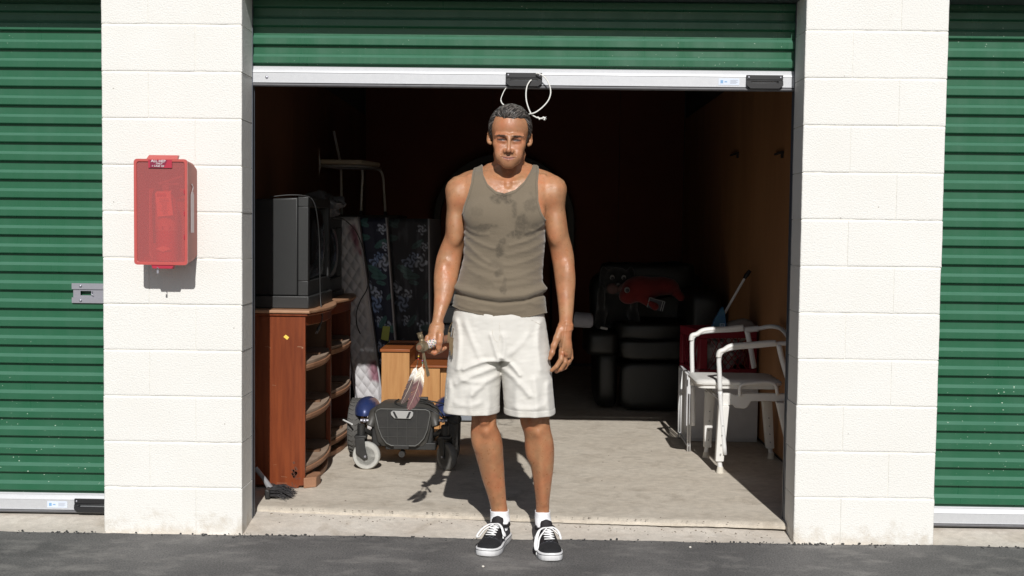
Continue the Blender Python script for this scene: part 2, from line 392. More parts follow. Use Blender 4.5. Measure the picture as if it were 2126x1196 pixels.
# chips and grit along the broken step, one loose mass
M_grit = mat('grit', (0.22, 0.18, 0.14), 0.9, vary=0.8, vscale=60, vcol=(0.06, 0.05, 0.04))
mb = MB(); rg = random.Random(3)
for i in range(260):
    x = rg.uniform(-1.2, 1.1); y = step_y(x) - abs(rg.gauss(0, 0.035)) - 0.005
    if rg.random() < 0.2: y = rg.uniform(5.2, 7.3)
    z = np.interp(y, ys2, zz) if y < step_y(x) - 0.02 else 0.028
    s_ = rg.uniform(0.001, 0.0035)
    mb.sphere((x, y, z + s_ * 0.4), (s_ * rg.uniform(0.8, 1.8), s_, s_ * 0.6), 6, 4)
mb.build('grit', M_grit)['kind'] = 'stuff'
M_crumb = mat('asphalt_crumb', (0.05, 0.049, 0.048), 0.9, fine=0.5, fscale=400)
mb = MB(); rg = random.Random(14); crumbV = []
cl_ = [rg.uniform(-2.6, 2.6) for _ in range(16)] + [-1.25, 1.2, 1.3, 1.55]
for i in range(420):
    x = rg.uniform(-2.6, 2.6) if i % 3 == 0 else rg.choice(cl_) + rg.gauss(0, 0.045); y = 5.128 + rg.gauss(0, 0.016) + 0.012 * float(fbm(np.array([x * 7.0]), 0.3, 0.1, 2)[0]); s_ = 0.0012 + 0.005 * rg.random() ** 2.2
    if y > YW - 0.004 and not (-1.26 < x < 1.17): y = YW - 0.006
    mb.sphere((x, y, GZ + s_ * 0.35), (s_ * rg.uniform(0.8, 1.6), s_, s_ * 0.8), 5, 4)
mb.build('asphalt_crumbs', M_crumb)['kind'] = 'stuff'
M_peb = mat('pale_pebble', (0.7, 0.66, 0.6), 0.8)
for (px, py) in ((1433, 1136), (1003, 1176)):
    p = G(px, py, GZ + 0.004); mb = MB(); mb.sphere((0, 0, 0), (0.006, 0.005, 0.004), 8, 6)
    o = mb.build('pebble', M_peb, smooth=180); o.location = p
    setprops(o, 'small pale pebble on the asphalt ' + ('right of the man, below the concrete apron' if px > 1200 else 'below the shoe pointing left'), 'pebble')

# ---- block piers
CH = 0.2035; BZ = -0.024
def pier(x0, x1, first_short_left, label):
    t = thing('block_pier', label, 'wall', ((x0 + x1) / 2, YW, 0), group='white painted block piers between the doors')
    c = MB(); c.box2((x0 + 0.004, YW + 0.0035, -0.05), (x1 - 0.004, YW + 0.198, 12 * CH + BZ)); c.build('mortar', M_core, t, world=True)
    w = x1 - x0; meshes = {}
    for k in range(12):
        z0 = k * CH + BZ - (0.02 if k == 0 else 0); z1 = (k + 1) * CH + BZ
        cut = x0 + w * (1 / 3 if (k + first_short_left) % 2 else 2 / 3)
        for i, (a, b) in enumerate(((x0, cut), (cut, x1))):
            j = 0.0008
            aa = a + (0 if i == 0 else j); bb = b - (j if i == 0 else 0)
            dx = RND.uniform(-0.0012, 0.0012) if True else 0
            key = (round(bb - aa, 3), k == 0)
            lo = (aa + (dx if i == 0 else 0), YW + RND.uniform(-0.0004, 0.0012), z0 + 0.0016); hi = (bb + (dx if i == 1 else 0), YW + 0.2, z1 - 0.0016)
            outer_l, outer_r = i == 0, i == 1
            # block: a face grid with rounded, slightly ragged edges, sides run back into the wall
            def axis(a_, b_): e_ = np.array([0, 0.0012, 0.003, 0.006, 0.011]); return np.concatenate([a_ + e_, np.linspace(a_ + 0.022, b_ - 0.022, 7), (b_ - e_)[::-1]])
            gx, gz = axis(lo[0], hi[0]), axis(lo[2], hi[2]); GX, GZz = np.meshgrid(gx, gz)
            ed_ = np.minimum(np.minimum(GZz - lo[2], hi[2] - GZz), np.minimum(GX - lo[0] + (0 if outer_l else 0.0025), hi[0] - GX + (0 if outer_r else 0.0025)))
            rag = 0.0028 * fbm(GX * 55 + k * 3, float(x0), GZz * 55, 3); ee = np.clip((ed_ + rag) / 0.0060, 0, 1)
            dy = 0.0048 * (1 - np.sqrt(np.clip(1 - (1 - ee) ** 2, 0, 1))) + 0.0006 * fbm(GX * 9, k, GZz * 9, 2)
            V_ = np.stack([GX + np.where(ed_ < 0.0005, 0.0006 * fbm(GX * 40, 5.0, GZz * 60, 2), 0), lo[1] + dy, GZz], -1); nzr, nxr = V_.shape[:2]
            ringi = [(0, c_) for c_ in range(nxr)] + [(r_, nxr - 1) for r_ in range(1, nzr)] + [(nzr - 1, c_) for c_ in range(nxr - 2, -1, -1)] + [(r_, 0) for r_ in range(nzr - 2, 0, -1)]
            VL = [tuple(v) for v in V_.reshape(-1, 3)]; FL = [(r_ * nxr + c_, r_ * nxr + c_ + 1, (r_ + 1) * nxr + c_ + 1, (r_ + 1) * nxr + c_) for r_ in range(nzr - 1) for c_ in range(nxr - 1)]
            n0 = len(VL); nr_ = len(ringi)
            for yy_ in (lo[1] + 0.0075, lo[1] + 0.0105, hi[1]): VL += [(V_[a_][0], yy_, V_[a_][2]) for a_ in ringi]
            for q_ in range(nr_):
                a_, b_ = ringi[q_], ringi[(q_ + 1) % nr_]; q2 = (q_ + 1) % nr_; FL.append((b_[0] * nxr + b_[1], a_[0] * nxr + a_[1], n0 + q_, n0 + q2))
                for h_ in (0, 1): FL.append((n0 + h_ * nr_ + q2, n0 + h_ * nr_ + q_, n0 + (h_ + 1) * nr_ + q_, n0 + (h_ + 1) * nr_ + q2))
            m = MB(); m.V, m.F = VL, FL; o = m.build('concrete_block', M_block, t, smooth=50, world=True)
    return t
pier(XL0, XL1, 0, 'white painted concrete block pier left of the open unit, with the red extinguisher cabinet')
pier(XR0, XR1, 1, 'white painted concrete block pier right of the open unit, bare of fittings')

# ---- masonry over the openings, roof slab, far side walls (plain shell)
M_head = mat('header_paint', (0.80, 0.78, 0.72), 0.8, bump=0.3, bscale=170)
hd = MB(); hd.box2((-4.6, YW + 0.001, 2.420), (4.6, YW + 0.199, 3.0)); o = hd.build('wall_above_doors', M_head); o['kind'] = 'structure'
M_lintel = mat('dark_lintel_steel', (0.06, 0.07, 0.07), 0.5)
hb = MB()
for a, b in ((-4.4, XL0 - 0.002), (XL1 + 0.002, XR0 - 0.002), (XR1 + 0.002, 4.4)): hb.box2((a, YW + 0.003, 2.368), (b, YW + 0.197, 2.4175))
hb.build('door_lintel', M_lintel)['kind'] = 'structure'
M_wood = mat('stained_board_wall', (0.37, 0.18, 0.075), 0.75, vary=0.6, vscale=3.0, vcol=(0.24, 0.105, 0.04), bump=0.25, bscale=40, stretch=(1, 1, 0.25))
M_back = mat('brown_back_wall', (0.17, 0.052, 0.030), 0.85, vary=0.5, vscale=2, vcol=(0.12, 0.038, 0.021))
M_dark = mat('dark_ceiling', (0.07, 0.06, 0.055), 0.9)
XLI, XRI = -1.57, 1.44
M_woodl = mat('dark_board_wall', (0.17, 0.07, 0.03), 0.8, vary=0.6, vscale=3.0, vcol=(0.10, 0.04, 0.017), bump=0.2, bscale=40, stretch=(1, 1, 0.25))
def boards(name, side):
    x = XLI if side < 0 else XRI
    root = MB(); root.box2((x + side * 0.012, YW + 0.204, -0.02), (x + side * 0.06, YB + 0.06, 2.9)); r = root.build(name, M_dark); r['kind'] = 'structure'
    y = YW + 0.206
    while y < YB - 0.02:
        y1 = min(y + 1.2, YB - 0.004)
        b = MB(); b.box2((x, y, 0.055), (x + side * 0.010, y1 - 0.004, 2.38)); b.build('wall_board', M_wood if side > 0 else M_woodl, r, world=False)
        y = y1
    return r
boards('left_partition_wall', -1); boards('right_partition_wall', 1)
b = MB(); b.box2((XLI - 0.06, YB + 0.012, -0.02), (XRI + 0.06, YB + 0.07, 2.9)); bw = b.build('back_wall', M_dark); bw['kind'] = 'structure'
x = XLI + 0.001
while x < XRI - 0.01:
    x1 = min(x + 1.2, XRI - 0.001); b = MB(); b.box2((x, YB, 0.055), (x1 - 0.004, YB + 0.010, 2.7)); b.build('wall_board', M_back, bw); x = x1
c = MB(); c.box2((-4.6, YW + 0.2, 2.9), (4.6, YB + 0.1, 3.05)); c.build('ceiling', M_dark)['kind'] = 'structure'
for s_ in (-1, 1):
    c = MB(); c.box2((s_ * 4.4, YW + 0.002, -0.02), (s_ * 4.6, YB, 2.9)); c.build('end_wall', M_head)['kind'] = 'structure'
c = MB(); c.box2((-4.4, YD + 0.25, -0.02), (XLI - 0.062, YD + 0.3, 2.9)); c.box2((XRI + 0.062, YD + 0.25, -0.02), (4.4, YD + 0.3, 2.9)); c.build('inner_wall', M_dark)['kind'] = 'structure'
# two wooden pegs / brackets on the right board wall
M_peg = mat('dark_bracket', (0.02, 0.015, 0.012), 0.8)
for (px, py, w_) in ((1612, 318, 0.10), (1520, 320, 0.14)):
    Y = XRI / ((px - 1100) / FPX); p = W(px, py, Y)
    b = MB(); b.box((XRI - 0.007, Y, p.z), (0.012, w_ * 2.2, 0.012)); b.box((XRI - 0.007, Y - w_ * 1.1 + 0.02, p.z - 0.02), (0.011, 0.03, 0.026))
    setprops(b.build('wall_bracket', M_peg), 'dark bracket high on the right board wall, the ' + ('nearer' if px > 1600 else 'farther') + ' of two', 'bracket', 'brackets on the board wall')

# ---- roller doors
PER = 0.0842
def curtain_profile():
    return [(0.0, 0.0), (-0.0245, 0.0), (-0.0265, -0.0020), (-0.0285, -0.0020), (-0.0400, -0.0165), (-0.0420, -0.0190), (-0.0685, -0.0190), (-0.0705, -0.0178), (-0.0765, -0.0008), (-0.0842, 0.0)]
def slat_mesh(x0, x1, seed=0):
    p = curtain_profile(); mb = MB(); XS_ = np.linspace(x0, x1, 30); w1 = 0.0014 * fbm(XS_ * 2.3, seed * 3.7, 0.5, 3); w2 = 0.0010 * fbm(XS_ * 4.1, seed * 1.9, 7.5, 3)
    def wob(z): return min(1.0, 4 * (-z / PER) * (1 + z / PER))
    mb.rings([[(x, y + a * wob(z), z + b * wob(z)) for z, y in p] for x, a, b in zip(XS_, w1, w2)], closed=False, caps=False); mb.nfront = len(mb.F)
    back = [(x0, 0.004 + min(0, y + 0.002), z) for z, y in p]; backB = [(x1, 0.004 + min(0, y + 0.002), z) for z, y in p]
    mb.rings([backB, back], closed=False, caps=False)
    return mb
def handle_parts(t, x, z, y):
    # black lift handle: backing plate, slotted lower flap
    h = MB(); w = 0.082
    h.box2((x - w, y - 0.012, z + 0.004), (x + w, y - 0.001, z + 0.025))
    h.prism([(x - w, y - 0.013, z + 0.003), (x + w, y - 0.013, z + 0.003), (x + w, y - 0.013, z - 0.002), (x - w, y - 0.013, z - 0.002)], (0, 0.009, 0))
    h.box2((x - w, y - 0.016, z - 0.018), (x - w + 0.022, y - 0.004, z - 0.0022)); h.box2((x + w - 0.022, y - 0.016, z - 0.018), (x + w, y - 0.004, z - 0.0022))
    h.prism([(x - w, y - 0.018, z - 0.011), (x + w, y - 0.018, z - 0.011), (x + w, y - 0.018, z - 0.022), (x + w - 0.018, y - 0.018, z - 0.036), (x - w + 0.018, y - 0.018, z - 0.036), (x - w, y - 0.018, z - 0.022)], (0, 0.014, 0))
    hh = h.build('lift_handle', M_black, t, world=True, bevel=0.0012)
    for s_ in (-1, 1):
        r = MB(); r.sphere((x + s_ * 0.071, y - 0.013, z + 0.0145), (0.0045, 0.0025, 0.0045), 10, 6); r.build('rivet', M_steel, hh, smooth=180, world=True)
def door(x0, x1, zb, label, handles, stickers, ztop=2.62, latch=None, rivets=()):
    t = thing('roller_door', label, 'door', ((x0 + x1) / 2, YD, zb), group='green roller doors')
    y = YD
    # bottom bar: top lip, face, rolled seal
    bar = MB()
    prof = [(-0.002, 0.092), (-0.010, 0.092), (-0.013, 0.088), (-0.013, 0.0835), (-0.0215, 0.071), (-0.0235, 0.064), (-0.0215, 0.0615), (-0.0215, 0.022), (-0.024, 0.020), (-0.024, 0.0175), (-0.002, 0.0175)]
    bar.prism([(x0 + 0.002, y + a, zb + b) for a, b in prof], (x1 - x0 - 0.004, 0, 0)); bb = bar.build('bottom_bar', M_alu, t, world=True, smooth=20)
    se = MB(); pr = [(-0.012 + 0.012 * math.cos(a), 0.0085 + 0.0085 * math.sin(a)) for a in np.linspace(0, 2 * math.pi, 13)[:-1]]
    se.prism([(x0 + 0.003, y + a, zb + b) for a, b in pr], (x1 - x0 - 0.006, 0, 0)); se.build('rubber_seal', M_seal, t, world=True, smooth=60)
    n = int((ztop - zb - 0.092) / PER) + 1
    protos = []
    for k in range(n):
        z = zb + 0.092 + (k + 1) * PER
        if len(protos) < 5:
            mb = slat_mesh(x0 + 0.001, x1 - 0.001, k + x0 * 3); mb.V = [(v[0] - (x0 + x1) / 2, v[1], v[2]) for v in mb.V]
            proto = mb.build('slat', M_green, t, smooth=15); proto.location = (0, 0, z - zb); proto.data.materials.append(M_greenhi)
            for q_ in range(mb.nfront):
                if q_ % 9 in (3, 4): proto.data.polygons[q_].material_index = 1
            protos.append(proto)
        else:
            link_copy(protos[(k * 3 + k // 5) % 5], t, Matrix.Translation((0, RND.uniform(-0.0004, 0.0004), z - zb)))
    for hx in handles: handle_parts(t, hx, zb + 0.046, y - 0.0215)
    for sx in stickers:
        s = MB(); s.box((sx, y - 0.0222, zb + 0.041), (0.093, 0.0010, 0.030)); st = s.build('sticker', M_sticker, t, world=True)
        d = MB(); d.box((sx - 0.032, y - 0.0229, zb + 0.041), (0.012, 0.0004, 0.014)); d.box((sx - 0.014, y - 0.0229, zb + 0.041), (0.012, 0.0004, 0.005)); d.build('blue_print', M_blue, st, world=True)
        d = MB()
        for i in range(4): d.box((sx + 0.022 - 0.003 * (i % 2), y - 0.0229, zb + 0.048 - i * 0.0045), (0.034 - 0.006 * (i % 2), 0.0004, 0.0012))
        d.build('grey_print', M_ink, st, world=True)
    for rx in rivets:
        r = MB(); r.sphere((rx, y - 0.0215, zb + 0.041), (0.0075, 0.004, 0.0075), 14, 8); r.build('rivet', M_steel, t, smooth=180, world=True)
    return t
LX0, LX1 = XL0 - 2.44, XL0 + 0.0
t = door(LX0, LX1 + 0.02, 0.008, 'closed green corrugated roller door left of the left pier, with zinc latch plate', [W(172, 1050, YD).x + 0.055], [W(123, 1056, YD).x])
dm = door(XL1 - 0.02, XR0 + 0.012, 1.974, 'green roller door of the open unit, raised over the man, rope on its handle', [W(1088, 160, YD).x, W(1585, 160, YD).x], [W(1512, 159, YD).x], rivets=(W(556, 158, YD).x,))
dr = door(XR1 - 0.02, XR1 + 2.44, 0.008, 'closed green corrugated roller door right of the right pier, without a latch plate', [], [])
# door tracks at the jambs
for x, s_ in ((XL1, -1), (XR0, 1), (XR1, -1), (XL0, 1)):
    side = 'left' if x in (XL1, XL0) else 'right'
    m = MB(); 
    if s_ < 0: m.box2((x - 0.03, YW + 0.202, 0.0), (x + 0.003, YD - 0.027, 2.5)); m.box2((x - 0.03, YD + 0.008, 0.0), (x + 0.003, YD + 0.020, 2.5))
    else: m.box2((x - 0.003, YW + 0.202, 0.0), (x + 0.03, YD - 0.027, 2.5)); m.box2((x - 0.003, YD + 0.008, 0.0), (x + 0.03, YD + 0.020, 2.5))
    lab = {XL1: 'dark steel door track behind the left pier, inside the open unit', XR0: 'dark steel door track behind the right pier, inside the open unit',
           XR1: 'dark steel door track of the right closed door', XL0: 'dark steel door track of the left closed door'}[x]
    setprops(m.build('door_track', M_track), lab, 'door track', 'steel door tracks')
# latch plate on the left door
lt = thing('latch_plate', 'zinc hasp latch plate with two round bolts on the left green door', 'latch', tuple(W(181, 608, YD)))
z0 = W(181, 608, YD).z; xa = W(154, 608, YD).x; xb = XL0 + 0.004; yy = YD - 0.0235
p = MB()
for z1, z2, dy in ((0.018, 0.045, -0.006), (-0.045, -0.020, -0.006)): p.box2((xa, yy + dy, z0 + z1), (xb, yy + dy + 0.004, z0 + z2))
hx0, hx1, hz0, hz1 = xa + 0.038, xa + 0.088, z0 - 0.010, z0 + 0.010
a = xa + 0.005
for bx in (((a, z0 - 0.0200), (hx0, z0 + 0.018)), ((hx1, z0 - 0.0200), (xb, z0 + 0.018)), ((hx0, hz1), (hx1, z0 + 0.018)), ((hx0, z0 - 0.0200), (hx1, hz0))):
    p.box2((bx[0][0], yy, bx[0][1]), (bx[1][0], yy + 0.003, bx[1][1]))
p.prism([(a, yy - 0.006, z0 + 0.018), (a, yy + 0.003, z0 + 0.0135), (a, yy + 0.004, z0 + 0.018)], (xb - a, 0, 0))
p.build('plate', M_steel, lt, world=True)
for dz in (0.033, -0.033):
    r = MB(); r.sphere((xa + 0.041, yy - 0.008, z0 + dz), (0.0065, 0.005, 0.0065), 12, 8); r.build('bolt', M_steel, lt, smooth=180, world=True)
r = MB(); r.tube([(hx1 + 0.006, yy - 0.006, z0 + 0.012), (hx1 + 0.004, yy - 0.010, z0 - 0.004), (hx1 + 0.012, yy - 0.010, z0 - 0.009)], 0.0022); r.build('slide_pin', M_steel, lt, world=True, smooth=60)
# rolled-up curtain drum and bar of shade inside
dmx = MB(); dmx.lathe([(0.19, -1.2), (0.19, 1.2)], 28, Matrix.Translation(((XL1 + XR0) / 2, YD + 0.26, 2.62)) @ Matrix.Rotation(math.pi / 2, 4, 'Y'))
dmx.build('curtain_roll', M_green, dm, world=True, smooth=40)

# ---- rope on the handle
M_rope = mat('white_rope', (0.78, 0.77, 0.73), 0.8, bump=0.5, bscale=400)
rp = thing('rope', 'white knotted pull rope looped through the middle door handle', 'rope', tuple(W(1092, 170, YD - 0.04)))
RY = YD - 0.05
pts = [(1103, 166, 0.005), (1099, 170, -0.004), (1094, 180, -0.01), (1092, 196, -0.015), (1094, 214, -0.02), (1102, 235, -0.02), (1112, 243, -0.02), (1120, 245.5, -0.02), (1127, 246, -0.02)]
m = MB(); m.tube(smoothpath([W(a, b, RY + c) for a, b, c in pts], 5), 0.0030, 8); m.build('cord', M_rope, rp, world=True, smooth=180)
pts = [(1113, 153, 0.006), (1119, 153, -0.005), (1128, 158, -0.01), (1136, 167, -0.012), (1142, 181, -0.015), (1143, 195, -0.018), (1138, 209, -0.02), (1127, 222, -0.02), (1114, 232, -0.025), (1104, 236, -0.028), (1094, 237.5, 0.0)]
m = MB(); m.tube(smoothpath([W(a, b, RY + c) for a, b, c in pts], 5), 0.0030, 8); m.build('cord', M_rope, rp, world=True, smooth=180)
pts = [(1051, 182, 0.03), (1046, 190, 0.02), (1041, 202, 0.01), (1040, 208, 0.0), (1042, 214, 0.0), (1046, 218, 0.0)]
m = MB(); m.tube(smoothpath([W(a, b, RY + c) for a, b, c in pts], 5), [0.0019] * 16 + [0.0030] * 10, 8); m.build('cord', M_rope, rp, world=True, smooth=180)
m = MB()
for a, b in ((1117, 244), (1120, 247), (1125, 246), (1130, 248), (1128, 244), (1131, 245)): m.sphere(W(a, b, RY - 0.02), 0.0045, 8, 6)
for a, b in ((1134, 242.5), (1132, 250), (1135, 247)): m.tube([W(1130, 246, RY - 0.02), W(a, b, RY - 0.02)], 0.0009, 5)
m.build('knot', M_rope, rp, world=True, smooth=180)

# ---- red extinguisher cabinet
def cab_mat():
    m = mat('red_tinted_plastic', (0.50, 0.095, 0.085), 0.32, vary=0.25, vscale=25, vcol=(0.42, 0.06, 0.06), coat=0.2)
    b = m.node_tree.nodes['Principled BSDF']; return m
M_red = cab_mat()
M_redb = mat('red_backing', (0.36, 0.095, 0.065), 0.5, vary=0.3, vscale=20, vcol=(0.40, 0.07, 0.05))
M_redd = mat('deep_red_plate', (0.42, 0.02, 0.05), 0.5)
def window_mat():
    m = bpy.data.materials.new('frosted_red_window'); m.use_nodes = True; n = m.node_tree.nodes; l = m.node_tree.links; b = n['Principled BSDF']
    b.inputs['Base Color'].default_value = (0.56, 0.20, 0.20, 1); b.inputs['Roughness'].default_value = 0.35
    tr = n.new('ShaderNodeBsdfTransparent'); tr.inputs[0].default_value = (1.0, 0.58, 0.54, 1)
    mx = n.new('ShaderNodeMixShader'); nz = n.new('ShaderNodeTexNoise'); nz.inputs['Scale'].default_value = 60; nz.inputs['Detail'].default_value = 6
    mr = n.new('ShaderNodeMapRange'); mr.inputs[3].default_value = 0.28; mr.inputs[4].default_value = 0.50; l.new(nz.outputs[0], mr.inputs[0]); l.new(mr.outputs[0], mx.inputs[0])
    l.new(b.outputs[0], mx.inputs[2]); l.new(tr.outputs[0], mx.inputs[1]); l.new(mx.outputs[0], n['Material Output'].inputs[0]); return m
M_win = window_mat()
DP = 0.155; YC = YW - DP
cx0, cx1 = W(278, 440, YC).x, W(389, 440, YC).x; cz1, cz0 = W(330, 330, YC).z, W(330, 550, YC).z
cab = thing('extinguisher_cabinet', 'red plastic fire extinguisher cabinet on the left white block pier', 'cabinet', ((cx0 + cx1) / 2, YW, cz0))
def rrect(x0, x1, z0, z1, r, y, n=5):
    P = []
    for cx_, cz_, a0 in ((x1 - r, z1 - r, 0), (x0 + r, z1 - r, 90), (x0 + r, z0 + r, 180), (x1 - r, z0 + r, 270)):
        for i in range(n + 1):
            a = R(a0 + 90 * i / n); P.append((cx_ + r * math.cos(a), y, cz_ + r * math.sin(a)))
    return P
def ring_slab(mb, o0, i0, y0, y1, ri=0.01, ro=0.014):     # a frame with a hole
    A = rrect(*o0, ro, y0); B = rrect(*i0, ri, y0); C = rrect(*i0, ri, y1); D = rrect(*o0, ro, y1)
    mb.rings([A, B, C, D, A], closed=True, caps=False)
t_in = 0.004
sh = MB()  # side shell, tapering to the wall
A = rrect(cx0 + 0.002, cx1 - 0.002, cz0 + 0.002, cz1 - 0.002, 0.014, YC + 0.012)
Bm = rrect(cx0 + 0.006, cx1 - 0.002, cz0 + 0.012, cz1 - 0.008, 0.02, YW - 0.045)
C = rrect(cx0 + 0.012, cx1 - 0.002, cz0 + 0.02, cz1 - 0.02, 0.025, YW - 0.001)
Ci = rrect(cx0 + 0.016, cx1 - 0.006, cz0 + 0.024, cz1 - 0.024, 0.022, YW - 0.001)
Ai = rrect(cx0 + 0.006, cx1 - 0.006, cz0 + 0.006, cz1 - 0.006, 0.012, YC + 0.012)
sh.rings([A, Bm, C, Ci, Ai], closed=True, caps=False); sh.build('shell', M_redb, cab, smooth=40, world=True)
bk = MB(); bk.prism(rrect(cx0 + 0.02, cx1 - 0.01, cz0 + 0.03, cz1 - 0.03, 0.02, YW - 0.0035), (0, 0.003, 0)); bk.build('back_panel', M_redb, cab, world=True)
fr = MB(); ring_slab(fr, (cx0, cx1, cz0, cz1), (cx0 + 0.012, cx1 - 0.012, cz0 + 0.012, cz1 - 0.012), YC, YC + 0.011); cv = fr.build('front_cover', M_red, cab, smooth=40, world=True, bevel=0.002)
wi = MB(); wi.prism(rrect(cx0 + 0.011, cx1 - 0.011, cz0 + 0.011, cz1 - 0.011, 0.01, YC + 0.004), (0, 0.003, 0)); wi.build('window', M_win, cv, world=True)
lip = MB(); lx0, lx1 = W(303, 325, YC).x, W(366, 325, YC).x
lip.prism([(lx0 - 0.002, YC + 0.004, cz1 - 0.003), (lx1 + 0.002, YC + 0.004, cz1 - 0.003), (lx1, YC + 0.03, cz1 + 0.018), (lx0 + 0.003, YC + 0.03, cz1 + 0.018)], (0, 0.02, 0))
lip.build('top_tab', M_red, cab, world=True, bevel=0.001)
tb = MB(); bx0, bx1 = W(313, 552, YC).x, W(360, 552, YC).x
tb.prism([(bx0, YC + 0.004, cz0 + 0.002), (bx1, YC + 0.004, cz0 + 0.002), (bx1 - 0.006, YC + 0.004, cz0 - 0.016), (bx0 + 0.006, YC + 0.004, cz0 - 0.016)], (0, 0.03, 0)); tb.build('bottom_tab', M_redd, cab, world=True, bevel=0.001)
lk = MB(); px_ = W(328, 560, YC).x; lk.tube([(px_ - 0.004, YC - 0.001, cz0 - 0.010), (px_ + 0.003, YC - 0.004, cz0 - 0.014), (px_, YC - 0.003, cz0 - 0.024)], 0.0016, 6); lk.box((px_, YC - 0.003, cz0 - 0.029), (0.008, 0.002, 0.014)); lk.build('seal_tag', M_steel, cab, world=True)
# dark hinge notches
for py in (398, 443, 492):
    h = MB(); q = W(382.5, py, YC); h.box((q.x, YC - 0.0006, q.z), (0.003, 0.0016, 0.018)); h.build('notch', M_redd, cab, world=True)
# lettering plate under the cover
lp0, lp1 = W(308, 345, YC), W(357, 345, YC); M_white = mat('white_print', (0.85, 0.83, 0.83), 0.5); M_maroon = mat('maroon_label', (0.22, 0.015, 0.05), 0.45)
pl = MB(); pl.box2((lp0.x, YC - 0.0012, W(330, 348.5, YC).z), (lp1.x, YC + 0.003, W(330, 331.5, YC).z)); pl = pl.build('label_plate', M_redd, cab, world=True)
q = MB(); q.prism([(W(a, b, YC).x, YC - 0.0022, W(a, b, YC).z) for a, b in ((311.5, 332.5), (348, 332.5), (343, 343), (338, 348), (312, 347.6))], (0, 0.0009, 0)); q.build('sticker', M_maroon, pl, world=True)
for s_, px, py, sz in (('ALL HEP', 329, 337.0, 0.0155), ('ONLY', 331, 341.5, 0.0095), ('1 CASE OF', 328.5, 346.6, 0.0105)):
    text_mesh('lettering', s_, sz, M_white, pl, face_m(W(px, py, YC) * 1.0 + Vector((0, -0.0032, 0)), 1.1, 0.02), 0.0004)
# pale extinguisher pictogram on the shell's right side
pg = MB(); s0 = W(395.5, 400, YW - 0.07); xx = cx1 + 0.0012
def sidept(dy, dz): return (xx, YW - 0.075 + dy, s0.z + dz)
zt, zb_ = W(395, 400, YW - 0.07).z, W(395, 483, YW - 0.07).z
pg.prism([(xx - 0.001, YW - 0.105, zb_), (xx - 0.001, YW - 0.060, zb_), (xx - 0.001, YW - 0.060, zt - 0.01), (xx - 0.001, YW - 0.072, zt + 0.004), (xx - 0.001, YW - 0.093, zt + 0.004), (xx - 0.001, YW - 0.105, zt - 0.01)], (0.0012, 0, 0))
pg.prism([(xx - 0.001, YW - 0.088, zt + 0.005), (xx - 0.001, YW - 0.078, zt + 0.005), (xx - 0.001, YW - 0.062, zt + 0.022), (xx - 0.001, YW - 0.084, zt + 0.038), (xx - 0.001, YW - 0.100, zt + 0.034), (xx - 0.001, YW - 0.074, zt + 0.024)], (0.0012, 0, 0))
pg.build('pictogram', mat('pale_pictogram', (0.62, 0.52, 0.52), 0.5), cab, world=True)
# extinguisher inside (hangs in the cabinet)
ec = ((cx0 + cx1) / 2 + 0.004, YW - 0.085)
ex = thing('fire_extinguisher', 'red fire extinguisher with inspection tag behind the frosted cabinet window', 'extinguisher', (ec[0], ec[1], cz0 + 0.012))
M_exr = mat('extinguisher_red', (0.62, 0.012, 0.02), 0.25); M_tag = mat('paper_tag', (0.92, 0.80, 0.68), 0.7)
zb0 = cz0 + 0.0105; T = Matrix.Translation((ec[0], ec[1], zb0))
m = MB(); m.lathe([(0.03, 0.0), (0.044, 0.006), (0.046, 0.02), (0.046, 0.245), (0.040, 0.27), (0.024, 0.29), (0.015, 0.30), (0.015, 0.31)], 28, T); m.build('cylinder', M_exr, ex, smooth=40, world=True)
m = MB(); m.lathe([(0.0475, 0.135), (0.0475, 0.205)], 28, T); m.build('instruction_band', mat('cream_band', (0.75, 0.5, 0.38), 0.6), ex, smooth=40, world=True)
m = MB()
for i in range(3): m.box((ec[0] - 0.028 + i * 0.026, ec[1] - 0.048 + (0.008 if i != 1 else 0), zb0 + 0.148), (0.012, 0.002, 0.011))
m.build('pictogram', M_redd, ex, world=True)
m = MB(); zc = W(341, 517, YC).z; m.prism([(ec[0] - 0.034, ec[1] - 0.050, zc), (ec[0], ec[1] - 0.052, zc + 0.013), (ec[0] + 0.034, ec[1] - 0.050, zc), (ec[0], ec[1] - 0.052, zc - 0.013)], (0, 0.002, 0)); m.build('diamond_badge', M_tag, ex, world=True)
m = MB(); m.box((ec[0], ec[1], zb0 + 0.325), (0.03, 0.03, 0.03)); m.box((ec[0] + 0.02, ec[1] - 0.01, zb0 + 0.352), (0.11, 0.016, 0.010), Matrix.Rotation(R(-18), 3, 'Y')); m.box((ec[0] + 0.02, ec[1] - 0.01, zb0 + 0.335), (0.08, 0.014, 0.006)); m.build('valve_lever', M_steel, ex, world=True, bevel=0.002)
m = MB(); m.tube(smoothpath([(ec[0] - 0.015, ec[1], zb0 + 0.32), (ec[0] - 0.05, ec[1] - 0.01, zb0 + 0.30), (ec[0] - 0.056, ec[1], zb0 + 0.2), (ec[0] - 0.052, ec[1], zb0 + 0.08)]), 0.006, 8); m.build('hose', M_black, ex, world=True, smooth=180)
tg = MB(); yt = YC + 0.012
tg.prism([(W(a, b, yt).x, yt, W(a, b, yt).z) for a, b in ((322, 401), (326, 397), (350, 398), (357, 394), (354, 402), (360, 447), (327, 450))], (0, 0.0012, 0)); tgo = tg.build('inspection_tag', M_tag, ex, world=True)
m = MB(); a = W(336, 405, yt); m.box((a.x, yt - 0.0006, a.z), (0.040, 0.0008, 0.014), Matrix.Rotation(R(2), 3, 'Y')); m.build('red_heading', M_exr, tgo, world=True)
m = MB(); rg = random.Random(5)
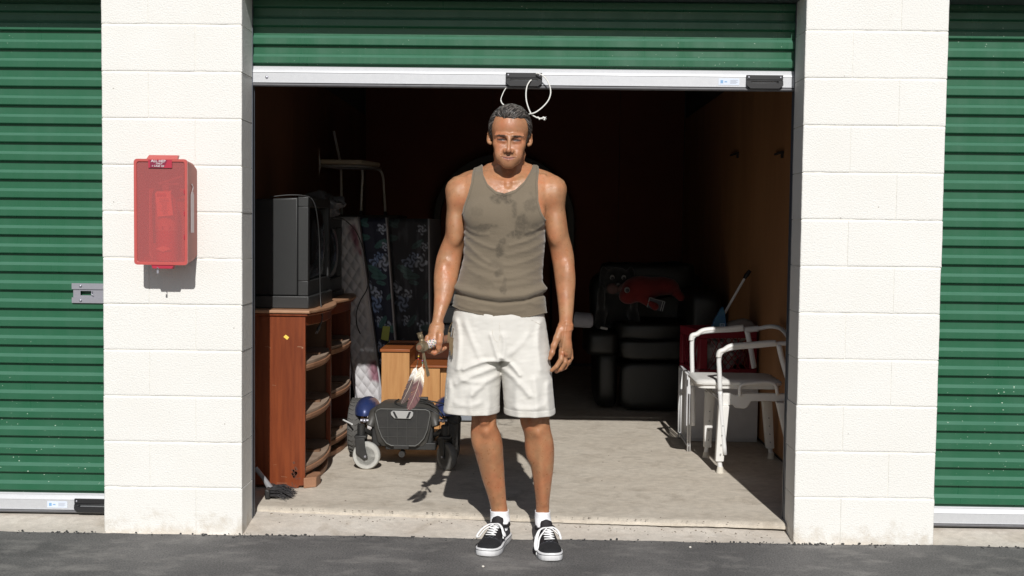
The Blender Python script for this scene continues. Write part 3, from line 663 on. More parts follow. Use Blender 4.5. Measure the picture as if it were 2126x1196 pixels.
for i in range(13):
    py = 413 + i * 2.6; a = W(340 + (py - 413) * 0.1 + rg.uniform(-1, 1), py, yt); m.box((a.x, yt - 0.0006, a.z), (rg.uniform(0.018, 0.044), 0.0008, 0.0016))
m.build('fine_print', mat('brown_print', (0.35, 0.12, 0.09), 0.6), tgo, world=True)
# ================================================================ distance-field modelling (organic shapes)
def smin(a, b, k):
    h = np.maximum(k - np.abs(a - b), 0) / k
    return np.minimum(a, b) - h * h * k * 0.25
def smax(a, b, k): return -smin(-a, -b, k)
class Field:
    def __init__(s, xs, ys, zs):
        s.x, s.y, s.z = [np.asarray(a, np.float32) for a in (xs, ys, zs)]
        s.F = np.full((len(s.x), len(s.y), len(s.z)), 0.3, np.float32)
    def sub(s, lo, hi):
        sl = []
        for a, l, h in zip((s.x, s.y, s.z), lo, hi):
            i0 = int(np.searchsorted(a, l)); i1 = int(np.searchsorted(a, h)); sl.append(slice(i0, max(i1, i0)))
        return tuple(sl), s.x[sl[0]][:, None, None], s.y[sl[1]][None, :, None], s.z[sl[2]][None, None, :]
    def put(s, sl, d, k, mode='add'):
        if s.F[sl].size == 0: return
        if mode == 'add': s.F[sl] = smin(s.F[sl], d, k)
        else: s.F[sl] = smax(s.F[sl], -d, k)
    def cone(s, a, b, ra, rb, k=0.01, mode='add'):
        a = np.array(a, float); b = np.array(b, float); m = max(ra, rb) + 0.02 + k
        sl, X, Y, Z = s.sub(np.minimum(a, b) - m, np.maximum(a, b) + m)
        ab = b - a; L = float(ab @ ab) + 1e-12
        t = np.clip(((X - a[0]) * ab[0] + (Y - a[1]) * ab[1] + (Z - a[2]) * ab[2]) / L, 0, 1)
        d = np.sqrt((X - a[0] - t * ab[0]) ** 2 + (Y - a[1] - t * ab[1]) ** 2 + (Z - a[2] - t * ab[2]) ** 2) - (ra + (rb - ra) * t)
        s.put(sl, d, k, mode)
    def chain(s, pts, rs, k=0.006, mode='add'):
        for i in range(len(pts) - 1): s.cone(pts[i], pts[i + 1], rs[i], rs[i + 1], k, mode)
    def ell(s, c, r, k=0.01, rot=None, mode='add'):
        c = np.array(c, float); r = np.array(r, float); m = max(r) + 0.02 + k
        sl, X, Y, Z = s.sub(c - m, c + m)
        X, Y, Z = X - c[0], Y - c[1], Z - c[2]
        if rot is not None:
            q = np.array(rot.transposed() if hasattr(rot, 'transposed') else rot)
            X, Y, Z = q[0, 0] * X + q[0, 1] * Y + q[0, 2] * Z, q[1, 0] * X + q[1, 1] * Y + q[1, 2] * Z, q[2, 0] * X + q[2, 1] * Y + q[2, 2] * Z
        k0 = np.sqrt((X / r[0]) ** 2 + (Y / r[1]) ** 2 + (Z / r[2]) ** 2); k1 = np.sqrt((X / r[0] ** 2) ** 2 + (Y / r[1] ** 2) ** 2 + (Z / r[2] ** 2) ** 2) + 1e-9
        s.put(sl, k0 * (k0 - 1) / k1, k, mode)
    def loft_d(s, tab, X, Y, Z, n=2.0):
        t = np.array(sorted(tab), float); z = Z.ravel()
        def itp(c):
            zz, v = t[:, 0], t[:, c]; m = np.gradient(v, zz); i = np.clip(np.searchsorted(zz, z) - 1, 0, len(zz) - 2)
            h = zz[i + 1] - zz[i]; u = np.clip((z - zz[i]) / h, 0, 1)
            return (((2 * u ** 3 - 3 * u ** 2 + 1) * v[i] + (u ** 3 - 2 * u ** 2 + u) * h * m[i] + (-2 * u ** 3 + 3 * u ** 2) * v[i + 1] + (u ** 3 - u ** 2) * h * m[i + 1])[None, None, :]).astype(np.float32)
        cx, cy, a, b = itp(1), itp(2), itp(3), itp(4)
        u = np.abs(X - cx); w = np.abs(Y - cy)
        if n == 2.0:
            q = np.sqrt((u / a) ** 2 + (w / b) ** 2); g = np.sqrt((u / a ** 2) ** 2 + (w / b ** 2) ** 2) + 1e-6
            d = q * (q - 1) / g
        else:
            q = ((u / a) ** n + (w / b) ** n) ** (1 / n); d = (q - 1) * np.minimum(a, b)
        d = np.maximum(d, np.maximum(Z - t[-1, 0], t[0, 0] - Z))
        return d
    def loft(s, tab, k=0.015, n=2.0, mode='add'):
        t = np.array(tab, float); m = 0.02 + k
        lo = (np.min(t[:, 1] - t[:, 3]) - m, np.min(t[:, 2] - t[:, 4]) - m, t[:, 0].min() - m); hi = (np.max(t[:, 1] + t[:, 3]) + m, np.max(t[:, 2] + t[:, 4]) + m, t[:, 0].max() + m)
        sl, X, Y, Z = s.sub(lo, hi); s.put(sl, s.loft_d(tab, X, Y, Z, n), k, mode)
    def mesh(s):
        return surface_nets(s.F, s.x, s.y, s.z)
def surface_nets(F, xs, ys, zs):
    nx, ny, nz = F.shape; S = F < 0
    c = np.zeros((nx - 1, ny - 1, nz - 1), np.uint8)
    for i in (0, 1):
        for j in (0, 1):
            for k in (0, 1): c += S[i:nx - 1 + i, j:ny - 1 + j, k:nz - 1 + k]
    act = (c > 0) & (c < 8); idx = np.argwhere(act).astype(np.int32); n = len(idx)
    vid = np.full(act.shape, -1, np.int32); vid[act] = np.arange(n, dtype=np.int32)
    I, J, K = idx.T; corner = {}
    for i in (0, 1):
        for j in (0, 1):
            for k in (0, 1): corner[(i, j, k)] = F[I + i, J + j, K + k]
    acc = np.zeros((n, 3), np.float64); cnt = np.zeros(n)
    for a in corner:
        for ax in range(3):
            if a[ax] == 0:
                b = list(a); b[ax] = 1; b = tuple(b); va, vb = corner[a], corner[b]; cr = (va < 0) != (vb < 0)
                t = np.where(cr, va / np.where(np.abs(va - vb) < 1e-12, 1, va - vb), 0)
                p = np.array(a, float)[None, :].repeat(n, 0); p[:, ax] = t; acc += p * cr[:, None]; cnt += cr
    acc /= cnt[:, None]
    V = np.empty((n, 3))
    for ax, (g, q) in enumerate(((xs, I), (ys, J), (zs, K))): V[:, ax] = g[q] + acc[:, ax] * (g[q + 1] - g[q])
    quads = []
    def emit(mask, off, flipax):
        e = np.argwhere(mask); 
        return e
    # x edges
    cr = S[:-1, 1:-1, 1:-1] != S[1:, 1:-1, 1:-1]; e = np.argwhere(cr); i, j, k = e.T; ins = S[:-1, 1:-1, 1:-1][cr]
    q = np.stack([vid[i, j, k], vid[i, j + 1, k], vid[i, j + 1, k + 1], vid[i, j, k + 1]], 1); q[~ins] = q[~ins][:, ::-1]; quads.append(q)
    cr = S[1:-1, :-1, 1:-1] != S[1:-1, 1:, 1:-1]; e = np.argwhere(cr); i, j, k = e.T; ins = S[1:-1, :-1, 1:-1][cr]
    q = np.stack([vid[i, j, k], vid[i, j, k + 1], vid[i + 1, j, k + 1], vid[i + 1, j, k]], 1); q[~ins] = q[~ins][:, ::-1]; quads.append(q)
    cr = S[1:-1, 1:-1, :-1] != S[1:-1, 1:-1, 1:]; e = np.argwhere(cr); i, j, k = e.T; ins = S[1:-1, 1:-1, :-1][cr]
    q = np.stack([vid[i, j, k], vid[i + 1, j, k], vid[i + 1, j + 1, k], vid[i, j + 1, k]], 1); q[~ins] = q[~ins][:, ::-1]; quads.append(q)
    Q = np.concatenate(quads)
    return V, Q
def relax(V, Q, it=2, f=0.5, w=None):      # a light Laplacian pass takes out the grid steps
    for _ in range(it):
        A = np.zeros_like(V); C = np.zeros(len(V))
        for a, b in ((0, 1), (1, 2), (2, 3), (3, 0)):
            np.add.at(A, Q[:, a], V[Q[:, b]]); np.add.at(C, Q[:, a], 1); np.add.at(A, Q[:, b], V[Q[:, a]]); np.add.at(C, Q[:, b], 1)
        d = A / np.maximum(C, 1)[:, None] - V
        V = V + d * (f if w is None else (f * w)[:, None])
    return V
def grid_axis(segs):                       # segments (start, end, step) joined end to end
    out = [segs[0][0]]
    for a, b, st in segs:
        n = max(1, int(round((b - a) / st))); out += list(np.linspace(a, b, n + 1)[1:])
    return np.array(out)
# ================================================================ THE MAN
YM = 5.06
def P(px, py, dy=0.0): return W(px, py, YM + dy)
def row(py, l, r, dy, b, bf=None):
    A, B = P(l, py, dy), P(r, py, dy); return ((A.z + B.z) / 2, (A.x + B.x) / 2, YM + dy, (B.x - A.x) / 2, b)
man = thing('person', 'man with swept-back grey hair in olive tank top and white shorts, holding a feathered hatchet', 'person', tuple(G(1080, 1130, GZ)))
# --- torso
torso = [row(346, 1019, 1096, 0.02, 0.055), row(353, 1006, 1108, 0.025, 0.062), row(359, 980, 1130, 0.025, 0.072), row(367, 958, 1146, 0.02, 0.085), row(380, 948, 1153, 0.012, 0.098), row(400, 948, 1152, 0.005, 0.110),
         row(430, 957, 1140, 0.0, 0.122), row(460, 968, 1127, 0.0, 0.126), row(500, 970, 1126, 0.0, 0.118), row(540, 968, 1122, 0.0, 0.108), row(575, 959, 1120, 0.0, 0.106), row(600, 954, 1122, 0.0, 0.110),
         row(640, 948, 1126, 0.005, 0.116), row(690, 946, 1129, 0.012, 0.112), row(725, 948, 1130, 0.012, 0.108), row(738, 955, 1125, 0.012, 0.09)]
def torso_extra(f):
    for c, r, k in (((1008, 448, -0.085), (0.082, 0.042, 0.058), 0.03), ((1092, 444, -0.085), (0.080, 0.042, 0.058), 0.03)): f.ell(P(*c), r, k)
    f.ell(P(1045, 590, -0.07), (0.10, 0.045, 0.09), 0.04)
    f.ell(P(1000, 420, 0.09), (0.09, 0.04, 0.10), 0.05); f.ell(P(1100, 420, 0.09), (0.09, 0.04, 0.10), 0.05)
# --- arms
armL = [row(372, 945, 990, 0.015, 0.040), row(380, 939, 988, 0.012, 0.050), row(392, 933.5, 985, 0.01, 0.058), row(410, 929.5, 978, 0.01, 0.062), row(431, 928, 972, 0.012, 0.062), row(460, 925.5, 966, 0.016, 0.060), row(487, 924, 964, 0.02, 0.056), row(513, 914, 962, 0.026, 0.052),
        row(535, 906.5, 958.5, 0.022, 0.048), row(551, 903.5, 955.5, 0.012, 0.048), row(567, 901.5, 952, -0.004, 0.047), row(588, 901, 947.5, -0.026, 0.045), row(620, 901.3, 938, -0.06, 0.038), row(647, 900, 927, -0.09, 0.031), row(668, 897, 920, -0.112, 0.027), row(682, 893, 920, -0.125, 0.027)]
armR = [row(372, 1108, 1152, 0.015, 0.040), row(380, 1110, 1159, 0.012, 0.050), row(392, 1113, 1165.5, 0.01, 0.058), row(410, 1118, 1170.5, 0.01, 0.062), row(431, 1124, 1173, 0.012, 0.062), row(460, 1128.5, 1177, 0.014, 0.059), row(487, 1134, 1181, 0.018, 0.055), row(513, 1140.5, 1188, 0.022, 0.052),
        row(537, 1145, 1192, 0.022, 0.047), row(556, 1148.5, 1193, 0.016, 0.046), row(583, 1152, 1194.3, 0.004, 0.044), row(610, 1155.7, 1193, -0.012, 0.040), row(642, 1159.5, 1190.8, -0.028, 0.033), row(665, 1161, 1188.6, -0.038, 0.028), row(682, 1160.5, 1187.5, -0.045, 0.024)]
# --- legs
legL = [row(690, 950, 1032, 0.012, 0.095), row(740, 948, 1033, 0.008, 0.095), row(780, 957, 1032, 0.002, 0.086), row(820, 970, 1035, 0.0, 0.078), row(845, 977, 1032, -0.002, 0.068), row(866, 979, 1031, -0.004, 0.062), row(880, 979.5, 1031, 0.0, 0.060), row(895, 979.5, 1035, 0.008, 0.060), row(907, 980, 1038, 0.016, 0.061), row(925, 983, 1042, 0.026, 0.061),
        row(945, 987, 1044.5, 0.036, 0.060), row(968, 993.5, 1046.5, 0.046, 0.055), row(997, 1001.5, 1048, 0.056, 0.047), row(1022, 1010, 1050, 0.066, 0.041), row(1042, 1016, 1051.5, 0.074, 0.038), row(1060, 1019.5, 1054.5, 0.08, 0.040), row(1080, 1020, 1058, 0.082, 0.045)]
legR = [row(690, 1046, 1128, 0.012, 0.095), row(740, 1048, 1130, 0.006, 0.095), row(780, 1054, 1135, -0.004, 0.086), row(820, 1064, 1141, -0.012, 0.078), row(845, 1073, 1141.5, -0.018, 0.068), row(866, 1078.5, 1141, -0.022, 0.062), row(880, 1081, 1141.5, -0.020, 0.060), row(897, 1087, 1144.5, -0.012, 0.060), row(913, 1092.5, 1148.5, -0.004, 0.061), row(930, 1095, 1150.5, 0.006, 0.061),
        row(950, 1098, 1150.5, 0.016, 0.059), row(972, 1102.5, 1149, 0.024, 0.055), row(995, 1106.5, 1146, 0.030, 0.047), row(1020, 1110, 1143, 0.034, 0.041), row(1045, 1112.5, 1140.5, 0.038, 0.037), row(1062, 1112.5, 1140.5, 0.040, 0.038), row(1090, 1110, 1143, 0.042, 0.045)]
x0_ = P(895, 700, 0).x; HC = P(1058, 292, -0.050)
hx = HC.x
xs = grid_axis([(P(878, 700).x, P(882, 700).x, 0.003), (P(882, 700).x, P(925, 700).x, 0.0019), (P(925, 700).x, hx - 0.105, 0.0028), (hx - 0.105, hx + 0.105, 0.0016), (hx + 0.105, P(1135, 700).x, 0.0028), (P(1135, 700).x, P(1200, 700).x, 0.0019)])
ys = grid_axis([(YM - 0.22, YM - 0.03, 0.0019), (YM - 0.03, YM + 0.19, 0.003)])
zc = HC.z
zs = grid_axis([(P(1060, 1088).z, P(1060, 790).z, 0.004), (P(1060, 790).z, P(1060, 655).z, 0.0019), (P(1060, 655).z, zc - 0.15, 0.0036), (zc - 0.15, zc + 0.175, 0.0016)])
B_ = Field(xs, ys, zs)
B_.loft(torso, 0.02, 2.25); torso_extra(B_)
B_.loft(armL, 0.018); B_.loft(armR, 0.018)
# deltoid, biceps, triceps, forearm masses
for c, r, k in (((950, 405, -0.012), (0.042, 0.050, 0.062), 0.03), ((1152, 402, -0.012), (0.042, 0.050, 0.062), 0.03), ((946, 478, -0.026), (0.026, 0.026, 0.062), 0.03), ((1153, 476, -0.024), (0.028, 0.026, 0.062), 0.03),
                ((921, 572, -0.030), (0.022, 0.022, 0.055), 0.03), ((1178, 572, -0.018), (0.022, 0.022, 0.055), 0.03), ((951, 492, 0.05), (0.024, 0.026, 0.06), 0.03), ((1160, 492, 0.05), (0.024, 0.026, 0.06), 0.03)):
    B_.ell(P(*c), r, k)
B_.cone(P(978, 372, 0.02), P(944, 392, 0.01), 0.030, 0.034, 0.03); B_.cone(P(1128, 372, 0.02), P(1158, 390, 0.01), 0.030, 0.034, 0.03)
# collar bones, trapezius, neck
for s_, a, b in ((-1, (1044, 378, -0.085), (975, 366, -0.03)), (1, (1066, 378, -0.085), (1128, 366, -0.03))): B_.cone(P(*a), P(*b), 0.007, 0.008, 0.018)
B_.ell(P(1055, 384, -0.098), (0.012, 0.010, 0.010), 0.012, mode='sub')
B_.cone(P(1040, 352, 0.045), P(975, 374, 0.035), 0.042, 0.030, 0.03); B_.cone(P(1075, 352, 0.045), P(1132, 374, 0.035), 0.042, 0.030, 0.03)
B_.cone(P(1058, 300, 0.012), P(1056, 372, 0.030), 0.056, 0.066, 0.02)
for a, b in (((1030, 320, 0.02), (1048, 374, -0.062)), ((1086, 320, 0.02), (1063, 374, -0.062))): B_.cone(P(*a), P(*b), 0.012, 0.007, 0.018)
B_.ell(P(1057, 358, -0.036), (0.011, 0.012, 0.013), 0.015)
# legs
B_.loft(legL, 0.006); B_.loft(legR, 0.006)
for c, r, k in (((1004, 871, -0.055), (0.024, 0.018, 0.026), 0.012), ((1111, 871, -0.077), (0.025, 0.018, 0.026), 0.012), ((1024, 925, 0.02), (0.030, 0.045, 0.065), 0.03), ((1104, 925, 0.01), (0.026, 0.045, 0.065), 0.03), ((992, 905, 0.0), (0.022, 0.030, 0.06), 0.03), ((1009, 896, -0.046), (0.014, 0.014, 0.016), 0.02), ((1117, 898, -0.066), (0.014, 0.014, 0.016), 0.02)): B_.ell(P(*c), r, k)
for a, b in (((1012, 905, -0.030), (1032, 1040, 0.045)), ((1121, 908, -0.052), (1127, 1045, 0.008))): B_.cone(P(*a), P(*b), 0.010, 0.006, 0.025)
# kneecap hollows
for c in ((990, 872, -0.058), (1022, 876, -0.052), (1092, 872, -0.078), (1133, 872, -0.076)): B_.ell(P(*c), (0.009, 0.008, 0.016), 0.015, mode='sub')

# --- head, in its own frame (u right, v depth, w up), nodding down a little
RH = (Matrix.Rotation(0.035, 3, 'Y') @ Matrix.Rotation(R(1.5), 3, 'X'))
def H(u, v, w): return HC + RH @ Vector((u, v, w))
def he(c, r, k, rot=None, mode='add', f=None): (f or B_).ell(H(*c), r, k, RH @ rot if rot is not None else RH, mode)
def hc(a, b, ra, rb, k, mode='add', f=None): (f or B_).cone(H(*a), H(*b), ra, rb, k, mode)
he((0, 0.016, 0.052), (0.0785, 0.095, 0.086), 0.02)
he((0, -0.005, 0.085), (0.066, 0.070, 0.050), 0.03)
he((0, -0.022, 0.045), (0.0675, 0.064, 0.062), 0.03)
he((0, -0.018, -0.02), (0.064, 0.066, 0.060), 0.03)
he((0, -0.032, -0.056), (0.047, 0.055, 0.044), 0.022)
for s_ in (-1, 1):
    he((s_ * 0.045, 0.005, -0.044), (0.012, 0.022, 0.018), 0.025)                       # jaw corner
    hc((s_ * 0.043, -0.004, -0.056), (s_ * 0.013, -0.071, -0.106), 0.010, 0.010, 0.024)   # jaw line
    he((s_ * 0.047, -0.056, -0.018), (0.018, 0.017, 0.014), 0.028)                       # cheekbone
    hc((s_ * 0.054, -0.066, 0.0150), (s_ * 0.014, -0.0915, 0.0150), 0.0078, 0.0088, 0.014)  # brow ridge
    he((s_ * 0.032, -0.097, -0.004), (0.0180, 0.0185, 0.0105), 0.009, mode='sub')         # socket
    he((s_ * 0.034, -0.058, -0.056), (0.022, 0.024, 0.042), 0.025)                       # cheek
he((0, -0.075, -0.098), (0.020, 0.016, 0.015), 0.022)                                    # chin
he((0, -0.078, -0.074), (0.038, 0.0195, 0.028), 0.018)                                    # mouth mound
hc((0, -0.0905, 0.008), (0, -0.1135, -0.038), 0.0068, 0.0092, 0.012)                      # nose
he((0, -0.1150, -0.0475), (0.0098, 0.0095, 0.0082), 0.008)
for s_ in (-1, 1):
    he((s_ * 0.0150, -0.0985, -0.0490), (0.0072, 0.0105, 0.0090), 0.011)
    he((s_ * 0.0075, -0.1095, -0.0600), (0.0042, 0.0058, 0.0036), 0.002, mode='sub')
    hc((s_ * 0.021, -0.098, -0.052), (s_ * 0.037, -0.082, -0.074), 0.0018, 0.0020, 0.006, mode='sub')  # nose-mouth fold
    # lids closed to a squint over the eyeball
    he((s_ * 0.0320, -0.0725, -0.0025), (0.0155, 0.0125, 0.0120), 0.007)
    hc((s_ * 0.0190, -0.0825, 0.0035), (s_ * 0.0440, -0.0775, 0.0040), 0.0030, 0.0030, 0.007)           # upper lid fold
    hc((s_ * 0.0200, -0.0845, -0.0085), (s_ * 0.0430, -0.0790, -0.0080), 0.0026, 0.0026, 0.010)         # lower lid
hc((0, -0.1035, -0.058), (0, -0.1005, -0.068), 0.0022, 0.0028, 0.004, mode='sub')        # philtrum
for s_ in (-1, 1):                                                                       # lips
    hc((0, -0.0960, -0.0730), (s_ * 0.028, -0.0855, -0.0700), 0.0034, 0.0020, 0.005)
    hc((0, -0.0950, -0.0830), (s_ * 0.022, -0.0865, -0.0775), 0.0048, 0.0024, 0.005)
    hc((0, -0.1010, -0.0775), (s_ * 0.024, -0.0935, -0.0740), 0.0017, 0.0012, 0.002, mode='sub')
    he((s_ * 0.040, -0.070, -0.062), (0.012, 0.012, 0.018), 0.016)

for s_ in (-1, 1):                                                                       # ears
    er = Matrix.Rotation(s_ * R(34), 3, 'Z') @ Matrix.Rotation(R(-8), 3, 'X')
    he((s_ * 0.0868, 0.012, 0.013), (0.0052, 0.0170, 0.031), 0.006, er)
    he((s_ * 0.0895, 0.003, 0.015), (0.0050, 0.0100, 0.019), 0.003, er, 'sub')
    he((s_ * 0.080, 0.006, -0.014), (0.0050, 0.008, 0.008), 0.008, er)

# --- hands: right side hand hanging, relaxed
f = B_
f.loft([row(676, 1160.5, 1188, -0.042, 0.024), row(690, 1160, 1187, -0.046, 0.029), row(704, 1159, 1186.5, -0.046, 0.033), row(718, 1160, 1188, -0.044, 0.035), row(732, 1162, 1188, -0.040, 0.033), row(742, 1165, 1186, -0.038, 0.026)], 0.022)
f.chain([P(1163, 684, -0.058), P(1157, 702, -0.072), P(1150, 718, -0.080), P(1146, 733, -0.084), P(1141.5, 744, -0.084)], [0.016, 0.0150, 0.0118, 0.0108, 0.0082], 0.008)
fing = [([(1166, 728, -0.066), (1165, 746, -0.078), (1155, 761, -0.080), (1145.5, 769, -0.074)], [0.0125, 0.0112, 0.0096, 0.0082]),
        ([(1173, 732, -0.048), (1173, 752, -0.056), (1164, 766, -0.052), (1155, 771.5, -0.042)], [0.0122, 0.0110, 0.0095, 0.0080]),
        ([(1180, 731, -0.030), (1180.5, 750, -0.032), (1173, 763, -0.026), (1165, 768, -0.016)], [0.0116, 0.0104, 0.0090, 0.0076]),
        ([(1184.5, 727, -0.014), (1186, 743, -0.012), (1181, 754, -0.006), (1174, 759, 0.002)], [0.0104, 0.0092, 0.0080, 0.0068])]
for pts, rs in fing: f.chain([P(*p) for p in pts], rs, 0.0022)
for (a, b) in (((1176, 670, -0.068), (1168, 726, -0.078)), ((1180, 672, -0.064), (1176, 728, -0.072))): f.cone(P(*a), P(*b), 0.003, 0.004, 0.008)
for c in ((1168, 733, -0.076), (1175, 735, -0.066), (1181, 733, -0.052)): f.ell(P(*c), (0.008, 0.008, 0.008), 0.006)
# --- left side hand closed on the hatchet handle
HD0, HD1 = P(929, 703, -0.055), P(873, 721, -0.262)           # handle ends (rear, front)
hdv = (HD1 - HD0).normalized(); HR = 0.0165
f.loft([row(676, 894, 920, -0.120, 0.028), row(688, 890, 920.5, -0.128, 0.033), row(698, 887, 920.5, -0.132, 0.038), row(708, 886, 912, -0.134, 0.040), row(716, 887, 902, -0.132, 0.036)], 0.02)
f.chain([P(913, 682, -0.135), P(914, 696, -0.165), P(912.5, 710, -0.180), P(911, 722, -0.176), P(910.5, 728, -0.172)], [0.016, 0.0138, 0.0120, 0.0110, 0.0092], 0.006)
for i in range(4):
    ox, oz, od = i * 4.5, -i * 1.8, i * 0.0205
    pts = [P(888 + ox, 701 + oz, -0.168 + od), P(884.5 + ox, 714 + oz, -0.176 + od), P(890 + ox, 728 + oz, -0.176 + od), P(902 + ox, 733.5 + oz, -0.172 + od), P(911 + ox, 728 + oz, -0.168 + od)]
    f.chain(pts, [0.0118, 0.0112, 0.0102, 0.0094, 0.0080], 0.002)
f.cone(HD0, HD1, HR - 0.0004, HR - 0.0004, 0.001, mode='sub')
V, Q = B_.mesh(); V = relax(V, Q, 1, 0.45)
# --- skin colour by place
SK = np.array((0.415, 0.190, 0.094)); col = np.tile(SK, (len(V), 1)).astype(np.float64)
nz1 = fbm(V[:, 0] * 14, V[:, 1] * 14, V[:, 2] * 14, 4); nz2 = fbm(V[:, 0] * 70 + 5, V[:, 1] * 70, V[:, 2] * 70, 3)
col *= (1 + 0.26 * nz1 + 0.16 * nz2)[:, None]; rd = np.clip(fbm(V[:, 0] * 22 + 9, V[:, 1] * 22, V[:, 2] * 22, 3), -0.5, 0.5)[:, None]; col *= 1 + rd * np.array((0.10, -0.16, -0.22))
Hi = np.array(RH.transposed()); L = (V - np.array(HC)) @ Hi.T           # head-frame coordinates
head = L[:, 2] > -0.125
def blob(c, r, tint, pw=1.0, msk=None):
    d = np.sqrt((((L - np.array(c)) / np.array(r)) ** 2).sum(1)); w = np.clip(1.25 - d, 0, 1) ** pw
    if msk is not None: w = w * msk
    w = (w * head)[:, None]; t = np.array(tint); col[:] = col * (1 - w) + col * t * w
def paint(c, r, rgb, soft=0.3):
    d = np.sqrt((((L - np.array(c)) / np.array(r)) ** 2).sum(1)); w = (np.clip((1 + soft - d) / soft, 0, 1) * head)[:, None]; col[:] = col * (1 - w) + np.array(rgb) * w
blob((0, -0.07, 0.0), (0.085, 0.06, 0.09), (0.95, 0.88, 0.90), 0.6)
blob((0, -0.112, -0.045), (0.02, 0.02, 0.02), (1.05, 0.82, 0.82))
stub = (L[:, 2] < -0.052) & (np.abs(L[:, 0]) < 0.075)
wst = np.clip((-0.045 - L[:, 2]) / 0.03, 0, 1) * np.clip((0.015 - L[:, 1]) / 0.02, 0, 1) * head * np.clip((L[:, 2] + 0.14) / 0.03, 0, 1)
col *= (1 - wst[:, None] * np.array((0.08, 0.05, 0.02)) * (1 + 0.5 * nz2[:, None]))
lipz = L[:, 2] + 0.0780 - 7.5 * L[:, 0] ** 2
lipm = 0.75 * np.clip(1.15 - np.sqrt((L[:, 0] / 0.026) ** 2 + (lipz / 0.0082) ** 2), 0, 0.35) / 0.35 * (L[:, 1] < -0.082)
lipm = (lipm * head)[:, None]; col = col * (1 - lipm) + np.array((0.40, 0.15, 0.115)) * lipm
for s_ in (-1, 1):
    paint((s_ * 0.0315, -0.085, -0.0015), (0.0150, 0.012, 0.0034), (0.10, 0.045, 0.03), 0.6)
    blob((s_ * 0.032, -0.088, 0.001), (0.024, 0.02, 0.013), (0.50, 0.42, 0.42))  # shade under the brow darkened into the skin around the eye
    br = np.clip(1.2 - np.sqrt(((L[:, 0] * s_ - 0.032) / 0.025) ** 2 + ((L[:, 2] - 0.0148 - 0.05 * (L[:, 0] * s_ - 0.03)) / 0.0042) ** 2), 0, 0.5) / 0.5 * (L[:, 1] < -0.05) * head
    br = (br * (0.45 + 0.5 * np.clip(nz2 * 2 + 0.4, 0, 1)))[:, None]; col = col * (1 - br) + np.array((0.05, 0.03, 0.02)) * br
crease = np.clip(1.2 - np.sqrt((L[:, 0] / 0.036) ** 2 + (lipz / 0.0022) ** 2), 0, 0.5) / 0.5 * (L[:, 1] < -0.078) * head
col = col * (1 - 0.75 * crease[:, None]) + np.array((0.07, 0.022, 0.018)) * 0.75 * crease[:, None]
def wpaint(c, r, mul):
    d = np.sqrt((((V - np.array(c)) / np.array(r)) ** 2).sum(1)); w = np.clip(1.3 - d, 0, 1)[:, None]; col[:] = col * (1 - w) + col * np.array(mul) * w
for c in ((1003, 868, -0.06), (1111, 868, -0.08)): wpaint(P(*c), (0.035, 0.03, 0.035), (1.05, 0.88, 0.85))
for c in ((1168, 735, -0.08), (1175, 737, -0.07), (1181, 735, -0.055), (886, 712, -0.18), (902, 735, -0.18)): wpaint(P(*c), (0.012, 0.012, 0.012), (1.02, 0.80, 0.76))
for c in ((1140, 746, -0.094), (911, 727, -0.186)): wpaint(P(*c), (0.0065, 0.006, 0.008), (1.35, 1.55, 1.7))
kn = np.clip((P(1060, 650).z - V[:, 2]) / 0.3, 0, 1)[:, None]; legs = (V[:, 2] < 0.62)[:, None]
col = np.where(legs, col * np.array((0.98, 0.95, 0.92)), col)
frk = np.clip(fbm(V[:, 0] * 160, V[:, 1] * 160, V[:, 2] * 160, 2) - 0.42, 0, 1)[:, None] * 2.5; col *= 1 - 0.5 * np.clip(frk, 0, 0.6)
def skin_mat():
    m = mat('sun_tanned_skin', (0.46, 0.205, 0.105), 0.42, attr='Col', bump=0.2, bscale=650, spec=0.55)
    n = m.node_tree.nodes; l = m.node_tree.links; b = n['Principled BSDF']
    b.inputs['Subsurface Weight'].default_value = 0.03; b.inputs['Subsurface Radius'].default_value = (0.012, 0.004, 0.002); b.inputs['Subsurface Scale'].default_value = 0.6
    at = n.new('ShaderNodeAttribute'); at.attribute_name = 'Col'; l.new(at.outputs['Color'], b.inputs['Base Color'])
    geo = n.new('ShaderNodeNewGeometry'); nz = n.new('ShaderNodeTexNoise'); nz.inputs['Scale'].default_value = 60; nz.inputs['Detail'].default_value = 8
    l.new(geo.outputs['Position'], nz.inputs['Vector']); mr = n.new('ShaderNodeMapRange'); mr.inputs[1].default_value = 0.35; mr.inputs[2].default_value = 0.65; mr.inputs[3].default_value = 0.27; mr.inputs[4].default_value = 0.60
    l.new(nz.outputs[0], mr.inputs[0]); l.new(mr.outputs[0], b.inputs['Roughness']); return m
M_skin = skin_mat()
body = finish('body', V, Q, M_skin, man, smooth=180, world=True, col=np.clip(col, 0, 1))

# --- hair: swept-back cap with combed grooves plus loose strands
hxs = np.arange(hx - 0.105, hx + 0.105, 0.0014); hys = np.arange(HC.y - 0.12, HC.y + 0.145, 0.0020); hzs = np.arange(zc - 0.09, zc + 0.175, 0.0015)
Hf = Field(hxs, hys, hzs)
he((0, 0.018, 0.055), (0.0835, 0.1015, 0.0915), 0.02, f=Hf); he((0, -0.022, 0.048), (0.0725, 0.0665, 0.0665), 0.03, f=Hf)
he((0, 0.05, -0.02), (0.066, 0.058, 0.06), 0.03, f=Hf)
he((0.002, -0.02, 0.110), (0.056, 0.066, 0.034), 0.03, f=Hf)
for s_ in (-1, 1): he((s_ * 0.056, 0.008, 0.060), (0.026, 0.058, 0.046), 0.03, f=Hf)
HF0 = Hf.F.copy(); XX, YY, ZZ = np.meshgrid(hxs, hys, hzs, indexing='ij'); LL = np.stack([XX - HC.x, YY - HC.y, ZZ - HC.z], -1) @ Hi.T
u, v, w = LL[..., 0], LL[..., 1], LL[..., 2]
